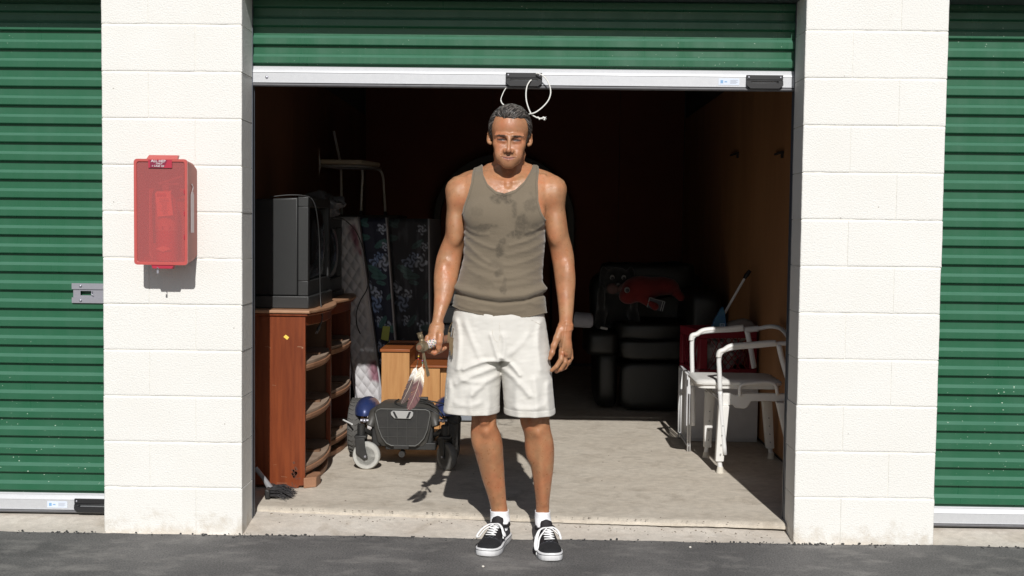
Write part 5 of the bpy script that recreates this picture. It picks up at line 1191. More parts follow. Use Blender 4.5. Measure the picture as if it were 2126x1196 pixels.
    for i, t in enumerate(np.linspace(0, 1, 12)):
        z_ = GZ + 0.062 + (zt_ - GZ - 0.062) * t; lx = np.interp(z_, [r_[0] for r_ in leg[::-1]], [r_[1] for r_ in leg[::-1]]); ly = np.interp(z_, [r_[0] for r_ in leg[::-1]], [r_[2] for r_ in leg[::-1]])
        aa = S(0.22, 0, 0); lx = lx * min(1, t * 1.6) + aa.x * (1 - min(1, t * 1.6)); ly = ly * min(1, t * 1.6) + aa.y * (1 - min(1, t * 1.6))
        la = (np.interp(z_, [r_[0] for r_ in leg[::-1]], [r_[3] for r_ in leg[::-1]]) + 0.0035) * min(1, 0.80 + t * 0.6); lb = np.interp(z_, [r_[0] for r_ in leg[::-1]], [r_[4] for r_ in leg[::-1]]) + 0.0035 + 0.004 * (1 - t)
        RG.append([Vector((lx + la * math.cos(q) * (1 + 0.015 * math.sin(q * 9 + i * 2)), ly + lb * math.sin(q), z_ + 0.0015 * math.sin(q * 3))) for q in np.linspace(0, 2 * math.pi, 33)[:-1]])
    RG.append([p + Vector((0, 0, 0.0)) + (Vector((0, 0, 0))) for p in RG[-1]]); RG[-1] = [Vector((p.x, p.y, p.z - 0.002)) + (Vector((lx, ly, p.z)) - p) * 0.07 for p in RG[-2]]
    sk.rings(RG, caps=False); sk.build('sock', M_sock, man, smooth=180, world=True)
    return shoe_o
tL, hL = G(1006, 1157, GZ), G(1057, 1108, GZ); tR, hR = G(1146, 1167, GZ), G(1121, 1112, GZ)
def setlen(t, h, L, fix=0.5):
    c = t.lerp(h, 1 - fix) if False else t; d = (h - t).normalized(); return t, t + d * L
tL, hL = setlen(tL, hL, 0.305); tR, hR = setlen(tR, hR, 0.305)
shoe(tL, hL, legL, True, [[(0.50, 0.0, 0.104), (0.56, -0.022, 0.104), (0.66, -0.044, 0.090), (0.74, -0.058, 0.066), (0.72, -0.050, 0.060), (0.62, -0.034, 0.084), (0.52, -0.004, 0.102)],
                          [(0.50, 0.0, 0.104), (0.54, 0.020, 0.108), (0.60, 0.040, 0.098), (0.66, 0.054, 0.072), (0.60, 0.056, 0.070), (0.54, 0.030, 0.092), (0.50, 0.002, 0.104)],
                          [(0.50, 0.0, 0.106), (0.56, 0.03, 0.106), (0.62, 0.046, 0.084), (0.66, 0.052, 0.056)]])
shoe(tR, hR, legR, False, [[(0.50, 0.0, 0.104), (0.55, -0.024, 0.106), (0.62, -0.046, 0.094), (0.70, -0.060, 0.060), (0.76, -0.060, 0.035), (0.78, -0.052, 0.040), (0.66, -0.040, 0.074), (0.52, -0.006, 0.103)],
                           [(0.50, 0.0, 0.104), (0.54, 0.022, 0.108), (0.61, 0.042, 0.096), (0.68, 0.050, 0.070), (0.62, 0.046, 0.078), (0.54, 0.020, 0.100), (0.50, 0.002, 0.104)],
                           [(0.50, 0.0, 0.106), (0.58, -0.034, 0.100), (0.68, -0.052, 0.058), (0.78, -0.056, 0.012)]])

# --- pipe hatchet with beads and feathers
M_brass = mat('tarnished_brass', (0.34, 0.27, 0.17), 0.42, metal=0.75, vary=0.5, vscale=70, vcol=(0.16, 0.12, 0.08))
M_wrap = mat('white_wrap', (0.80, 0.78, 0.75), 0.6)
M_stick = mat('reddish_stick', (0.26, 0.12, 0.07), 0.5, vary=0.4, vscale=50)
ht = thing('hatchet', 'ornamental pipe hatchet with beaded white handle and hanging feathers in the left hand', 'hatchet', tuple(HD1))
m = MB(); m.tube([HD0, HD1], HR, 20); m.build('handle', M_stick, ht, world=True, smooth=50)
wp0, wp1 = HD0.lerp(HD1, 0.50), HD0.lerp(HD1, 0.86); m = MB(); m.tube([wp0, wp1], HR + 0.0012, 24); wr_o = m.build('beaded_wrap', M_wrap, ht, world=True, smooth=50)
mats_ = [mat('red_bead', (0.5, 0.03, 0.02), 0.4), mat('black_bead', (0.02, 0.02, 0.02), 0.4), mat('yellow_bead', (0.65, 0.42, 0.05), 0.4), mat('green_bead', (0.05, 0.2, 0.12), 0.4), mat('violet_bead', (0.22, 0.12, 0.3), 0.4)]
Na = Vector((0, 0, 1)); Na = (Na - Na.dot(hdv) * hdv).normalized(); Nb = hdv.cross(Na); rg = random.Random(4); bm_ = [MB() for _ in mats_]
for i in range(11):
    for j in range(14):
        q = 2 * math.pi * (j + 0.5 * (i % 2)) / 14; pt = (i + j * 2) % 7
        k = {0: 1, 1: 0, 3: 1, 5: 2}.get(pt); k = k if k is not None else (3 if (pt == 4 and i % 3 == 0) else (4 if (pt == 6 and i % 3 == 1) else None))
        if k is None: continue
        c_ = wp0.lerp(wp1, (i + 0.8) / 12) + (Na * math.cos(q) + Nb * math.sin(q)) * (HR + 0.0013); bm_[k].sphere(c_, 0.0023, 6, 4)
for b_, mm in zip(bm_, mats_): b_.build('beads', mm, wr_o, world=True, smooth=180)['kind'] = 'stuff'
# head: socket, bowl, blade
fc = HD0.lerp(HD1, 0.95); m = MB(); m.tube([HD0.lerp(HD1, 0.86), HD0.lerp(HD1, 0.89), HD0.lerp(HD1, 0.97), HD1 + hdv * 0.004, HD1 + hdv * 0.010], [0.0205, 0.0225, 0.0215, 0.0195, 0.015], 20); m.build('socket', M_brass, ht, world=True, smooth=40)
m = MB(); m.tube([HD1 + hdv * 0.0101, HD1 + hdv * 0.0125], [0.0115, 0.0105], 16); m.build('stick_end', M_stick, ht, world=True, smooth=40)
up_ = Na; b0 = HD0.lerp(HD1, 0.93) + up_ * 0.018; dirb = (up_ + Vector((-0.28, 0, 0))).normalized()
m = MB(); m.tube([b0, b0 + dirb * 0.008, b0 + dirb * 0.014, b0 + dirb * 0.022, b0 + dirb * 0.030, b0 + dirb * 0.034, b0 + dirb * 0.042], [0.011, 0.0125, 0.0085, 0.0115, 0.0105, 0.0095, 0.0125], 16); m.build('bowl', M_brass, ht, world=True, smooth=40)
d0 = HD0.lerp(HD1, 0.93) - up_ * 0.016; tipb = P(889.5, 781, -0.235); dd = (tipb - d0)
prof_ = [(0, 0.006, 0.007), (0.15, 0.006, 0.0075), (0.4, 0.007, 0.0065), (0.7, 0.010, 0.0060), (0.92, 0.012, 0.0060), (1.0, 0.011, 0.0035)]
fwd = (hdv - hdv.dot(dd.normalized()) * dd.normalized()).normalized(); sdv = dd.normalized().cross(fwd); RG = []
for t, w_, th in prof_:
    c_ = d0 + dd * t; RG.append([c_ + fwd * w_ + sdv * 0.001, c_ + sdv * th, c_ - fwd * w_ + sdv * 0.001, c_ - fwd * w_ - sdv * 0.001, c_ - sdv * th, c_ + fwd * w_ - sdv * 0.001])
m = MB(); m.rings(RG); m.build('blade', M_brass, ht, world=True, smooth=30, bevel=0.0008)
def feather(base, tip, w_, cols, name, bend):
    b, t = P(*base), P(*tip); ax = t - b; n = 22; side = Vector((ax.normalized().z, 0, -ax.normalized().x)) * -1; V_, F_, C_ = [], [], []
    rgf = random.Random(int(w_ * 1e5)); barbs = 110
    ctr = [b + ax * s_ + side * bend * math.sin(math.pi * s_) + Vector((0, -0.008 * math.sin(math.pi * s_), 0)) for s_ in np.linspace(0, 1, barbs)]
    for i in range(6, barbs - 1):
        s_ = i / barbs; env = w_ * (math.sin(math.pi * min(1, 0.08 + s_ * 0.95)) ** 0.6) * (1 + 0.07 * rgf.uniform(-1, 1)) * (0.72 if 0.5 < s_ < 0.53 else 1)
        for sg in (-1, 1):
            if rgf.random() < 0.04: continue
            o = ctr[i]; d_ = (ax.normalized() * 1.25 + side * sg).normalized(); e_ = o + d_ * env * (1.0 if sg > 0 else 0.8); e_ = e_ + Vector((0, rgf.uniform(-0.002, 0.002), 0)); nx = ax / barbs * 1.6
            k = len(V_); V_ += [o, o + nx, e_ + nx * 0.8, e_]; F_.append((k, k + 1, k + 2, k + 3))
            c_ = cols[0] if s_ < 0.26 else cols[1]; mixf = min(1, max(0, (s_ - 0.22) / 0.12)); c_ = [cols[0][q] * (1 - mixf) + cols[1][q] * mixf for q in range(3)]; j = 1 + rgf.uniform(-0.25, 0.25); C_ += [[q * j for q in c_]] * 4
    return V_, F_, C_, ctr
M_feath = mat('feather_barbs', (0.2, 0.1, 0.08), 0.7, attr='Col')
M_feath.node_tree.nodes['Principled BSDF'].inputs['Base Color'].default_value = (0.2, 0.1, 0.08, 1)
M_cord = mat('leather_cord', (0.16, 0.09, 0.05), 0.7); M_quill = mat('pale_quill', (0.7, 0.62, 0.48), 0.5)
for base, tip, w_, cols, cordp, beads, bend in (
        ((866, 758, -0.25), (833, 838, -0.262), 0.030, ((0.80, 0.78, 0.74), (0.10, 0.065, 0.06)), ((870, 734, -0.25), (868, 745, -0.25), (866, 760, -0.25)), (((869, 740, -0.252), 2), ((868.5, 746, -0.252), 0)), 0.006),
        ((878, 755, -0.26), (846, 851, -0.272), 0.040, ((0.82, 0.74, 0.62), (0.16, 0.075, 0.075)), ((878, 733, -0.255), (877, 745, -0.258), (878, 757, -0.26)), (((877, 749, -0.262), 4), ((877, 753.5, -0.262), 3)), 0.010)):
    V_, F_, C_, ctr = feather(base, tip, w_, cols, '', bend); fo = finish('feather', V_, F_, M_feath, ht, world=True, col=np.array(C_)); m = MB(); m.tube(ctr, [0.0013 - 0.0009 * i / 110 for i in range(110)], 6); m.build('quill', M_quill, fo, world=True, smooth=180)
    m = MB(); m.tube([P(*c_) for c_ in cordp], 0.0016, 6); m.build('cord', M_cord, ht, world=True, smooth=180)
    for c_, k in beads: m = MB(); m.sphere(P(*c_), (0.0036, 0.0036, 0.0032), 10, 6); m.build('bead', mats_[k], ht, world=True, smooth=180)
# ================================================================ THINGS IN THE UNIT
ZF = 0.028
M_cherry = mat('cherry_veneer', (0.215, 0.049, 0.014), 0.38, vary=0.8, vscale=5.0, vcol=(0.11, 0.020, 0.006), stretch=(9, 9, 0.7), bump=0.06, bscale=30, fine=0.06)
M_cherryd = mat('dusty_cherry_edge', (0.36, 0.19, 0.11), 0.6, vary=0.7, vscale=9.0, vcol=(0.20, 0.09, 0.045), fine=0.1)
M_dust = mat('dusty_shelf', (0.36, 0.27, 0.20), 0.8, vary=0.6, vscale=8, vcol=(0.18, 0.11, 0.07))
M_inn = mat('raw_inner_wood', (0.16, 0.085, 0.045), 0.7, vary=0.5, vscale=8, vcol=(0.09, 0.045, 0.025))
# ---- dresser without drawers
DXB, DXF, DY0, DY1, DZ1 = -1.548, -1.117, 5.85, 7.34, 0.925
dr_ = thing('dresser', 'cherry wood dresser with all its drawers missing and a bowed front', 'dresser', ((DXB + DXF) / 2, (DY0 + DY1) / 2, ZF))
m = MB(); m.prism([(DXB, DY0, ZF + 0.012), (DXF - 0.11, DY0, ZF + 0.012), (DXF - 0.09, DY0, ZF), (DXF - 0.035, DY0, ZF), (DXF - 0.028, DY0, ZF + 0.014), (DXF, DY0, ZF + 0.014), (DXF, DY0, 0.895), (DXB, DY0, 0.895)], (0, 0.022, 0)); ep = m.build('end_panel', M_cherry, dr_, world=True, bevel=0.002)
m = MB(); m.box2((DXB, DY1 - 0.022, ZF), (DXF, DY1, 0.895)); m.build('end_panel', M_cherry, dr_, world=True, bevel=0.002)
m = MB(); m.box2((DXB - 0.002, DY0 + 0.0225, ZF + 0.06), (DXB + 0.008, DY1 - 0.0225, 0.894)); m.build('back_panel', M_inn, dr_, world=True)
def bow(t): return 0.050 * math.sin(math.pi * min(max(t, 0), 1)) ** 0.8
YMID = (DY0 + DY1) / 2
cols_ = ((DY0 + 0.023, YMID - 0.012), (YMID + 0.012, DY1 - 0.023))
m = MB(); m.box2((DXB + 0.009, YMID - 0.011, ZF + 0.06), (DXF + 0.004, YMID + 0.011, 0.894)); m.build('divider', M_inn, dr_, world=True)
m = MB(); m.box2((DXF - 0.02, YMID - 0.025, ZF + 0.06), (DXF + 0.0065, YMID - 0.0115, 0.893)); m.build('stile', M_cherry, dr_, world=True, bevel=0.002)
def bowed(y0, y1, z0, z1, inset, out, name, mt, parent, xback=DXB + 0.0095, n=18):
    f = [(DXF + inset + (bow(t) * 1.0 + (out if 0 < t < 1 else 0)), y0 + (y1 - y0) * t, z0) for t in np.linspace(0, 1, n)]
    poly = [(xback, y0, z0)] + f + [(xback, y1, z0)]
    m = MB(); m.prism(poly, (0, 0, z1 - z0)); return m.build(name, mt, parent, world=True, bevel=0.0015)
for (a, b) in cols_:
    for zc_ in (0.648, 0.394, 0.128):
        sh = bowed(a, b, zc_, zc_ + 0.016, -0.012, 0.0, 'shelf', M_dust, dr_)
        for (h0, h1, ou) in ((-0.020, -0.0005, -0.004), (-0.034, -0.021, -0.015)):
            fr_pts = [(DXF + bow(t) + ou, a + (b - a) * t) for t in np.linspace(0, 1, 18)]; bk_pts = [(x - 0.022, y) for x, y in fr_pts[::-1]]
            m = MB(); m.prism([(x, y, zc_ + h0) for x, y in fr_pts + bk_pts], (0, 0, h1 - h0)); m.build('rail', M_cherryd, sh, world=True, bevel=0.003)
        m = MB()      # worn drawer runner on the shelf
        m.box2((DXB + 0.03, (a + b) / 2 - 0.02, zc_ + 0.0165), (DXF + 0.01, (a + b) / 2 + 0.02, zc_ + 0.026)); m.build('runner', M_inn, sh, world=True)
    fr_pts = [(DXF + bow(t) - 0.006, a + (b - a) * t) for t in np.linspace(0, 1, 18)]; bk_pts = [(x - 0.022, y) for x, y in fr_pts[::-1]]
    m = MB(); m.prism([(x, y, 0.845) for x, y in fr_pts + bk_pts], (0, 0, 0.048)); m.build('top_rail', M_cherry, dr_, world=True, bevel=0.003)
    m = MB(); m.prism([(x - 0.012, y, ZF + 0.002) for x, y in fr_pts + bk_pts], (0, 0, 0.028)); m.build('base_rail', M_cherryd, dr_, world=True, bevel=0.003)
ol = []
for k, (z0, z1, g) in enumerate(((0.8955, 0.909, 0.012), (0.9095, 0.925, 0.024))):
    f = [(DXF + g, DY0 - g * 0.8, z0)]
    for (a, b) in cols_: f += [(DXF + g + bow(t) + 0.002, a + (b - a) * t, z0) for t in np.linspace(0, 1, 18)]
    f += [(DXF + g, DY1 + 0.01, z0), (DXB - 0.004, DY1 + 0.01, z0), (DXB - 0.004, DY0 - g * 0.8, z0)]
    m = MB(); m.prism(f, (0, 0, z1 - z0)); m.build('top' if k else 'moulding', mat('dusty_dresser_top', (0.42, 0.24, 0.14), 0.5, vary=0.6, vscale=7, vcol=(0.26, 0.11, 0.05)) if k else M_cherry, dr_, world=True, bevel=0.004)
m = MB(); m.prism([(DXF - 0.006, DY0 - 0.004, ZF + 0.001), (DXF + 0.052, DY0 + 0.03, ZF + 0.001), (DXF + 0.058, DY0 + 0.12, ZF + 0.001), (DXF + 0.05, DY0 + 0.16, ZF + 0.001), (DXF - 0.006, DY0 + 0.16, ZF + 0.001)], (0, 0, 0.052)); m.build('foot', M_cherryd, dr_, world=True, bevel=0.003)
ys_ = DY0 - 0.0012
m = MB(); p_ = W(595, 700, DY0); m.prism([(p_.x - 0.016, ys_, p_.z + 0.001), (p_.x - 0.004, ys_, p_.z + 0.0125), (p_.x + 0.013, ys_, p_.z - 0.001), (p_.x + 0.003, ys_, p_.z - 0.0135)], (0, 0.001, 0))
m.build('sticker', mat('yellow_sticker', (0.85, 0.62, 0.10), 0.6), ep, world=True)
rg = random.Random(8); m = MB()
for _ in range(26):
    p_ = W(613 + rg.gauss(0, 4), 984 + rg.gauss(0, 10), DY0); m.box((p_.x, ys_ + 0.0008, p_.z), (rg.uniform(0.004, 0.013), 0.0006, rg.uniform(0.004, 0.02)), Matrix.Rotation(rg.uniform(-.6, .6), 3, 'Y'))
m.build('burn_mark', mat('scorched_veneer', (0.12, 0.042, 0.024), 0.6), ep, world=True)['kind'] = 'stuff'
m = MB()
for px, py, w_, h_, a in ((555, 720, .022, .0025, 0), (560, 722, .012, .002, .3), (622, 720, .022, .003, 0), (628, 722, .008, .008, 0), (569, 800, .02, .0012, .1), (590, 990, .03, .0012, .1), (585, 1003, .05, .0015, 0), (571, 965, .016, .001, -.1)):
    p_ = W(px, py, DY0); m.box((p_.x, ys_ + 0.0009, p_.z), (w_, 0.0005, h_), Matrix.Rotation(a, 3, 'Y'))
m.build('scratches', M_cherryd, ep, world=True)['kind'] = 'stuff'

# ---- televisions
M_tv = mat('black_tv_plastic', (0.029, 0.030, 0.030), 0.42, vary=0.25, vscale=12, vcol=(0.021, 0.021, 0.021), bump=0.15, bscale=500)
M_scr = mat('dark_glass_screen', (0.01, 0.011, 0.012), 0.12, spec=0.6)
def tv(label, x0, x1, y0, y1, z0, z1, base=0.062):
    t = thing('television', label, 'television', ((x0 + x1) / 2, (y0 + y1) / 2, z0), group='old tube televisions on the dresser')
    m = MB(); zb = z0 + base + 0.003
    A = [(x1 - 0.055, y, z) for y, z in ((y0, zb), (y1, zb), (y1, z1), (y0, z1))]; Bq = [(x0 + 0.14, y, z) for y, z in ((y0 + 0.012, zb), (y1 - 0.012, zb), (y1 - 0.012, z1 - 0.01), (y0 + 0.012, z1 - 0.01))]
    C = [(x0, y, z) for y, z in ((y0 + 0.12, zb + 0.04), (y1 - 0.12, zb + 0.04), (y1 - 0.12, z1 - 0.12), (y0 + 0.12, z1 - 0.12))]
    m.rings([C, Bq, A]); m.build('cabinet', M_tv, t, world=True, bevel=0.006)
    m = MB(); s0, s1 = y0 - 0.001, y1 + 0.001; zi0, zi1 = zb + 0.075, z1 - 0.045
    for bx in (((s0, zb), (s1, zi0)), ((s0, zi1), (s1, z1 + 0.004)), ((s0, zi0), (s0 + 0.045, zi1)), ((s1 - 0.045, zi0), (s1, zi1))):
        m.box2((x1 - 0.052, bx[0][0], bx[0][1]), (x1, bx[1][0], bx[1][1]))
    m.build('bezel', M_tv, t, world=True, bevel=0.003)
    m = MB(); RG = []
    for i in range(9):
        zz_ = zi0 - 0.001 + (zi1 - zi0 + 0.002) * i / 8; RG.append([(x1 - 0.022 + 0.030 * math.sin(math.pi * i / 8) ** 0.7 * math.sin(math.pi * j / 8) ** 0.7, s0 + 0.044 + (s1 - s0 - 0.088) * j / 8, zz_) for j in range(9)])
    m.rings(RG, closed=False, caps=False); m.build('screen', M_scr, t, world=True, smooth=180)
    m = MB(); m.prism([(x0 + 0.10, y0 - 0.012, z0 + 0.001), (x1 + 0.004, y0 - 0.012, z0 + 0.001), (x1 + 0.022, y0 + 0.05, z0 + 0.001), (x1 + 0.022, y1 - 0.05, z0 + 0.001), (x1 + 0.004, y1 + 0.01, z0 + 0.001), (x0 + 0.10, y1 + 0.01, z0 + 0.001)], (0, 0, base)); m.build('base', M_tv, t, world=True, bevel=0.004)
    return t
z_top = 0.9262
tv('large black tube television standing near the front end of the dresser', -1.535, -1.123, 5.955, 6.60, z_top, W(600, 410, 5.955).z)
tv('smaller black television on the dresser behind the large one', -1.50, -1.16, 6.78, 7.25, z_top, W(700, 456, 6.8).z, 0.03)
M_cable = mat('black_cable', (0.02, 0.02, 0.02), 0.5)
def cable(name, pts, r, label, plug=None):
    m = MB(); P_ = smoothpath([W(*p) for p in pts], 6); m.tube(P_, r, 7); o = m.build(name, M_cable, smooth=180); setprops(o, label, 'cable')
    if plug:
        d = (P_[-1] - P_[-2]).normalized(); q = MB(); q.tube([P_[-1], P_[-1] + d * 0.012, P_[-1] + d * 0.03], [0.006, 0.009, 0.008], 8); q.build('plug', M_cable, o, smooth=60)
        for s_ in (-1, 1): q = MB(); q.tube([P_[-1] + d * 0.03 + Vector((0.004 * s_, 0, 0)), P_[-1] + d * 0.046 + Vector((0.004 * s_, 0, 0))], 0.0012, 5); q.build('prong', M_steel, o)
    return o
cable('power_cable', [(560, 409, 5.99), (600, 405, 6.0), (635, 407, 6.02), (650, 417, 6.03), (658, 445, 6.05), (663, 500, 6.1), (664, 560, 6.1), (665, 615, 6.1), (667, 640, 6.08), (669, 662, 6.08), (664, 676, 6.08)], 0.0032, 'black power cable with plug hanging down over the television screen', True)
cable('black_cable', [(688, 452, 6.7), (712, 455, 7.0), (736, 476, 7.1), (750, 505, 7.15), (758, 535, 7.2), (766, 570, 7.2), (762, 600, 7.2), (748, 625, 7.2), (740, 650, 7.2), (741, 675, 7.18), (748, 693, 7.15)], 0.0036, 'black cable looping down in front of the quilted mattress')
# crumpled bag behind the televisions
def lump(c, r, amp, freq, seed, n=40, k=28):
    m = MB(); m.sphere((0, 0, 0), 1.0, n, k); V = np.array(m.V); d = 1 + amp * fbm(V[:, 0] * freq + seed, V[:, 1] * freq, V[:, 2] * freq, 4)
    V = V * d[:, None] * np.array(r) + np.array(c); m.V = [tuple(v) for v in V]; return m
setprops(lump(W(676, 424, 7.05) + Vector((0, 0, -0.005)), (0.10, 0.09, 0.075), 0.9, 2.2, 3).build('plastic_bag', mat('grey_plastic_film', (0.12, 0.12, 0.13), 0.3), smooth=50), 'crumpled grey plastic bag on top of the smaller television', 'bag')

# ---- mattresses on edge
def mattress(l0, r0, y0, l1, r1, y1, Y, depth, mtl, mode, label, tops):
    A, Bq, C, D_ = W(l0, y0, Y), W(r0, y0, Y), W(r1, y1, Y), W(l1, y1, Y)
    def ext(p, q): t = (ZF + 0.002 - p.z) / (q.z - p.z); return p.lerp(q, t)
    C, D_ = ext(Bq, C), ext(A, D_)
    t = thing('mattress', label, 'mattress', ((C.x + D_.x) / 2, Y + depth / 2, ZF), group='mattresses standing on edge')
    nu, nv = (56, 260); V_, C_ = [], []
    u = np.linspace(0, 1, nu); v = np.linspace(0, 1, nv); UU, VV = np.meshgrid(u, v)
    w_ = (Bq - A).length; h_ = (A - D_).length
    Pn = np.array(A)[None, None] * ((1 - UU) * (1 - VV))[..., None] + np.array(Bq)[None, None] * (UU * (1 - VV))[..., None] + np.array(C)[None, None] * (UU * VV)[..., None] + np.array(D_)[None, None] * ((1 - UU) * VV)[..., None]
    edge_ = np.clip(np.minimum(UU, 1 - UU) / 0.10, 0, 1) ** 0.5 * np.clip(np.minimum(VV, 1 - VV) / 0.02, 0, 1) ** 0.5
    X_, Z_ = UU * w_, VV * h_
    if mode == 'quilt': puff = 0.012 * np.abs(np.sin((X_ + Z_ * 0.7) * math.pi / 0.062) * np.sin((X_ - Z_ * 0.7) * math.pi / 0.062)) ** 0.5
    elif mode in ('floral',): puff = 0.006 * np.abs(np.sin(X_ * math.pi / (w_ / 2))) * np.abs(np.sin(Z_ * math.pi / 0.11)) ** 0.5
    else: puff = 0.004 * fbm(X_ * 30, 0, Z_ * 4, 3)
    Pn[..., 1] -= 0.03 * edge_ + puff * edge_ + 0.004 * fbm(X_ * 8, 1.0, Z_ * 8, 2)
    cc_ = np.ones((nv, nu, 3))
    if mode == 'quilt':
        cc_ *= np.array((0.46, 0.45, 0.46)); b_ = np.clip(fbm(X_ * 14, 2, Z_ * 7, 3) - 0.18, 0, 0.2) * 5; b_ *= np.clip((UU - 0.55) * 4, 0, 1); cc_ = cc_ * (1 - b_[..., None]) + np.array((0.22, 0.10, 0.13)) * b_[..., None]
    elif mode in ('floral', 'dark'):
        cc_ *= np.array((0.018, 0.022, 0.045)) if mode == 'floral' else np.array((0.05, 0.052, 0.07)); rgm = random.Random(21)
        for i in range(44):
            fx, fz = rgm.uniform(0, w_), rgm.uniform(0, h_); fr_ = rgm.uniform(0.030, 0.062); dx, dz = X_ - fx, Z_ - fz; rr_ = np.sqrt(dx ** 2 + dz ** 2) + 1e-6; th = np.arctan2(dz, dx)
            if i % 5 < 3:
                msk = rr_ < fr_ * (0.78 + 0.22 * np.cos(5 * th + i)); sh_ = 0.55 + 0.45 * np.cos(rr_ / fr_ * 9 + 3 * th); cb = np.array((0.24, 0.34, 0.58)) if i % 2 else np.array((0.42, 0.48, 0.62)); cc_[msk] = (cb * sh_[..., None])[msk]
            else:
                a = rgm.uniform(0, 3.1); p1 = dx * math.cos(a) + dz * math.sin(a); p2 = -dx * math.sin(a) + dz * math.cos(a); msk = (p1 / (fr_ * 1.1)) ** 2 + (p2 / (fr_ * 0.42)) ** 2 < 1; cc_[msk] = np.array((0.06, 0.15, 0.15)) * (0.7 + 0.3 * (np.abs(p2[msk]) > 0.003))[:, None]
    if mode == 'dark': cc_ = 0.55 * cc_ + 0.45 * cc_.mean(-1, keepdims=True); cc_ *= (0.55 + 1.6 * np.clip(fbm(X_ * 40, 5, Z_ * 9, 3), 0, 1))[..., None]
    V_ = Pn.reshape(-1, 3); F_ = [(j * nu + i, (j + 1) * nu + i, (j + 1) * nu + i + 1, j * nu + i + 1) for j in range(nv - 1) for i in range(nu - 1)]
    finish('border', V_, F_, mtl, t, smooth=180, world=True, col=cc_.reshape(-1, 3))
    m = MB(); f = [A, Bq, C, D_]; m.prism(f, (0, depth, 0)); m.build('cover', tops, t, world=True)
    for a, b in ((A, D_), (Bq, C)):
        m = MB(); m.tube(smoothpath([a + Vector((0, -0.008, 0)), a.lerp(b, 0.5) + Vector((0, -0.012, 0)), b + Vector((0, -0.008, 0))], 6), 0.006, 8); m.build('piping', M_pipe, t, world=True, smooth=180)
    return t
M_pipe = mat('pale_piping', (0.36, 0.35, 0.37), 0.7)
M_q = mat('white_quilted_ticking', (0.62, 0.6, 0.6), 0.75, attr='Col', bump=0.2, bscale=300); M_f = mat('blue_floral_ticking', (0.05, 0.06, 0.1), 0.7, attr='Col'); M_d = mat('dark_worn_ticking', (0.05, 0.05, 0.05), 0.9, attr='Col')
M_cov = mat('faded_cover', (0.12, 0.11, 0.12), 0.9); 
mattress(684, 742.5, 450, 735, 790, 800, 7.50, 1.2, M_q, 'quilt', 'white quilted mattress on edge, its lower part in the sun', M_cov)
mattress(746, 801.5, 452, 793, 827, 800, 7.62, 1.1, M_f, 'floral', 'dark blue mattress with pale blue flowers, second from the dresser', M_cov)
mattress(805, 890, 454, 830, 893, 800, 7.75, 1.0, M_d, 'dark', 'dark grey box spring, rightmost of the three pieces on edge', M_cov)
m = MB(); Yt = 7.55; m.prism([W(a, b, Yt) for a, b in ((795, 677), (810, 678), (806, 709), (791, 704))], (0, 0.002, 0)); setprops(m.build('paper_tag', mat('yellow_green_tag', (0.42, 0.46, 0.10), 0.7)), 'yellow-green paper tag hanging on the floral mattress', 'tag')

# ---- dark chest with a kitchen chair on top
M_darkw = mat('dark_chest_wood', (0.03, 0.022, 0.018), 0.6)
ch_ = thing('tall_chest', 'tall dark chest behind the mattresses, carrying the kitchen chair', 'chest', (-1.29, 8.95, ZF)); CT = W(750, 446, 8.78).z
m = MB(); m.box2((-1.56, 8.70, ZF), (-0.98, 9.25, CT - 0.022)); m.build('carcass', M_darkw, ch_, world=True, bevel=0.004)
m = MB(); m.box2((-1.565, 8.68, CT - 0.0215), (-0.97, 9.26, CT - 0.001)); m.build('top', M_darkw, ch_, world=True, bevel=0.004)
for i in range(4):
    m = MB(); m.box2((-1.53, 8.688, ZF + 0.08 + i * 0.31), (-1.01, 8.699, ZF + 0.37 + i * 0.31)); d = m.build('drawer_front', M_darkw, ch_, world=True, bevel=0.003)
    m = MB(); m.box2((-1.33, 8.676, ZF + 0.22 + i * 0.31), (-1.21, 8.687, ZF + 0.235 + i * 0.31)); m.build('handle', M_steel, d, world=True)
kc_ = thing('kitchen_chair', 'metal-legged kitchen chair with pale seat standing on top of the tall chest', 'chair', tuple(W(730, 446, 8.9)))
M_chs = mat('pale_vinyl_seat', (0.80, 0.72, 0.58), 0.6, vary=0.4, vscale=20, vcol=(0.60, 0.52, 0.40)); M_cht = mat('dull_chrome', (0.70, 0.70, 0.70), 0.4, metal=0.3)
ya, yb = 8.74, 9.12
def leg_(pts, name='leg'):
    m = MB(); P_ = smoothpath([W(*p) for p in pts], 4); P_[-1] = Vector((P_[-1].x, P_[-1].y, CT + 0.001)) if name == 'leg' else P_[-1]; m.tube(P_, 0.010, 8); return m.build(name, M_cht, kc_, world=True, smooth=180)
leg_([(664, 345, ya), (660, 365, ya), (657.5, 400, ya), (656, 440, ya)]); leg_([(708, 352, yb), (708.5, 385, yb), (709.5, 438, yb)])
leg_([(752, 353, ya), (752.5, 370, ya), (751, 400, ya), (749.5, 446, ya)]); leg_([(775, 350, yb), (789, 354, yb), (795, 368, yb), (797, 395, yb), (800, 440, yb)])
leg_([(664, 345, ya), (661, 320, ya), (660, 308, ya), (656, 280, ya)], 'back_post'); leg_([(706, 335, yb), (703, 320, yb), (697, 292, yb), (693, 272, yb)], 'back_post')

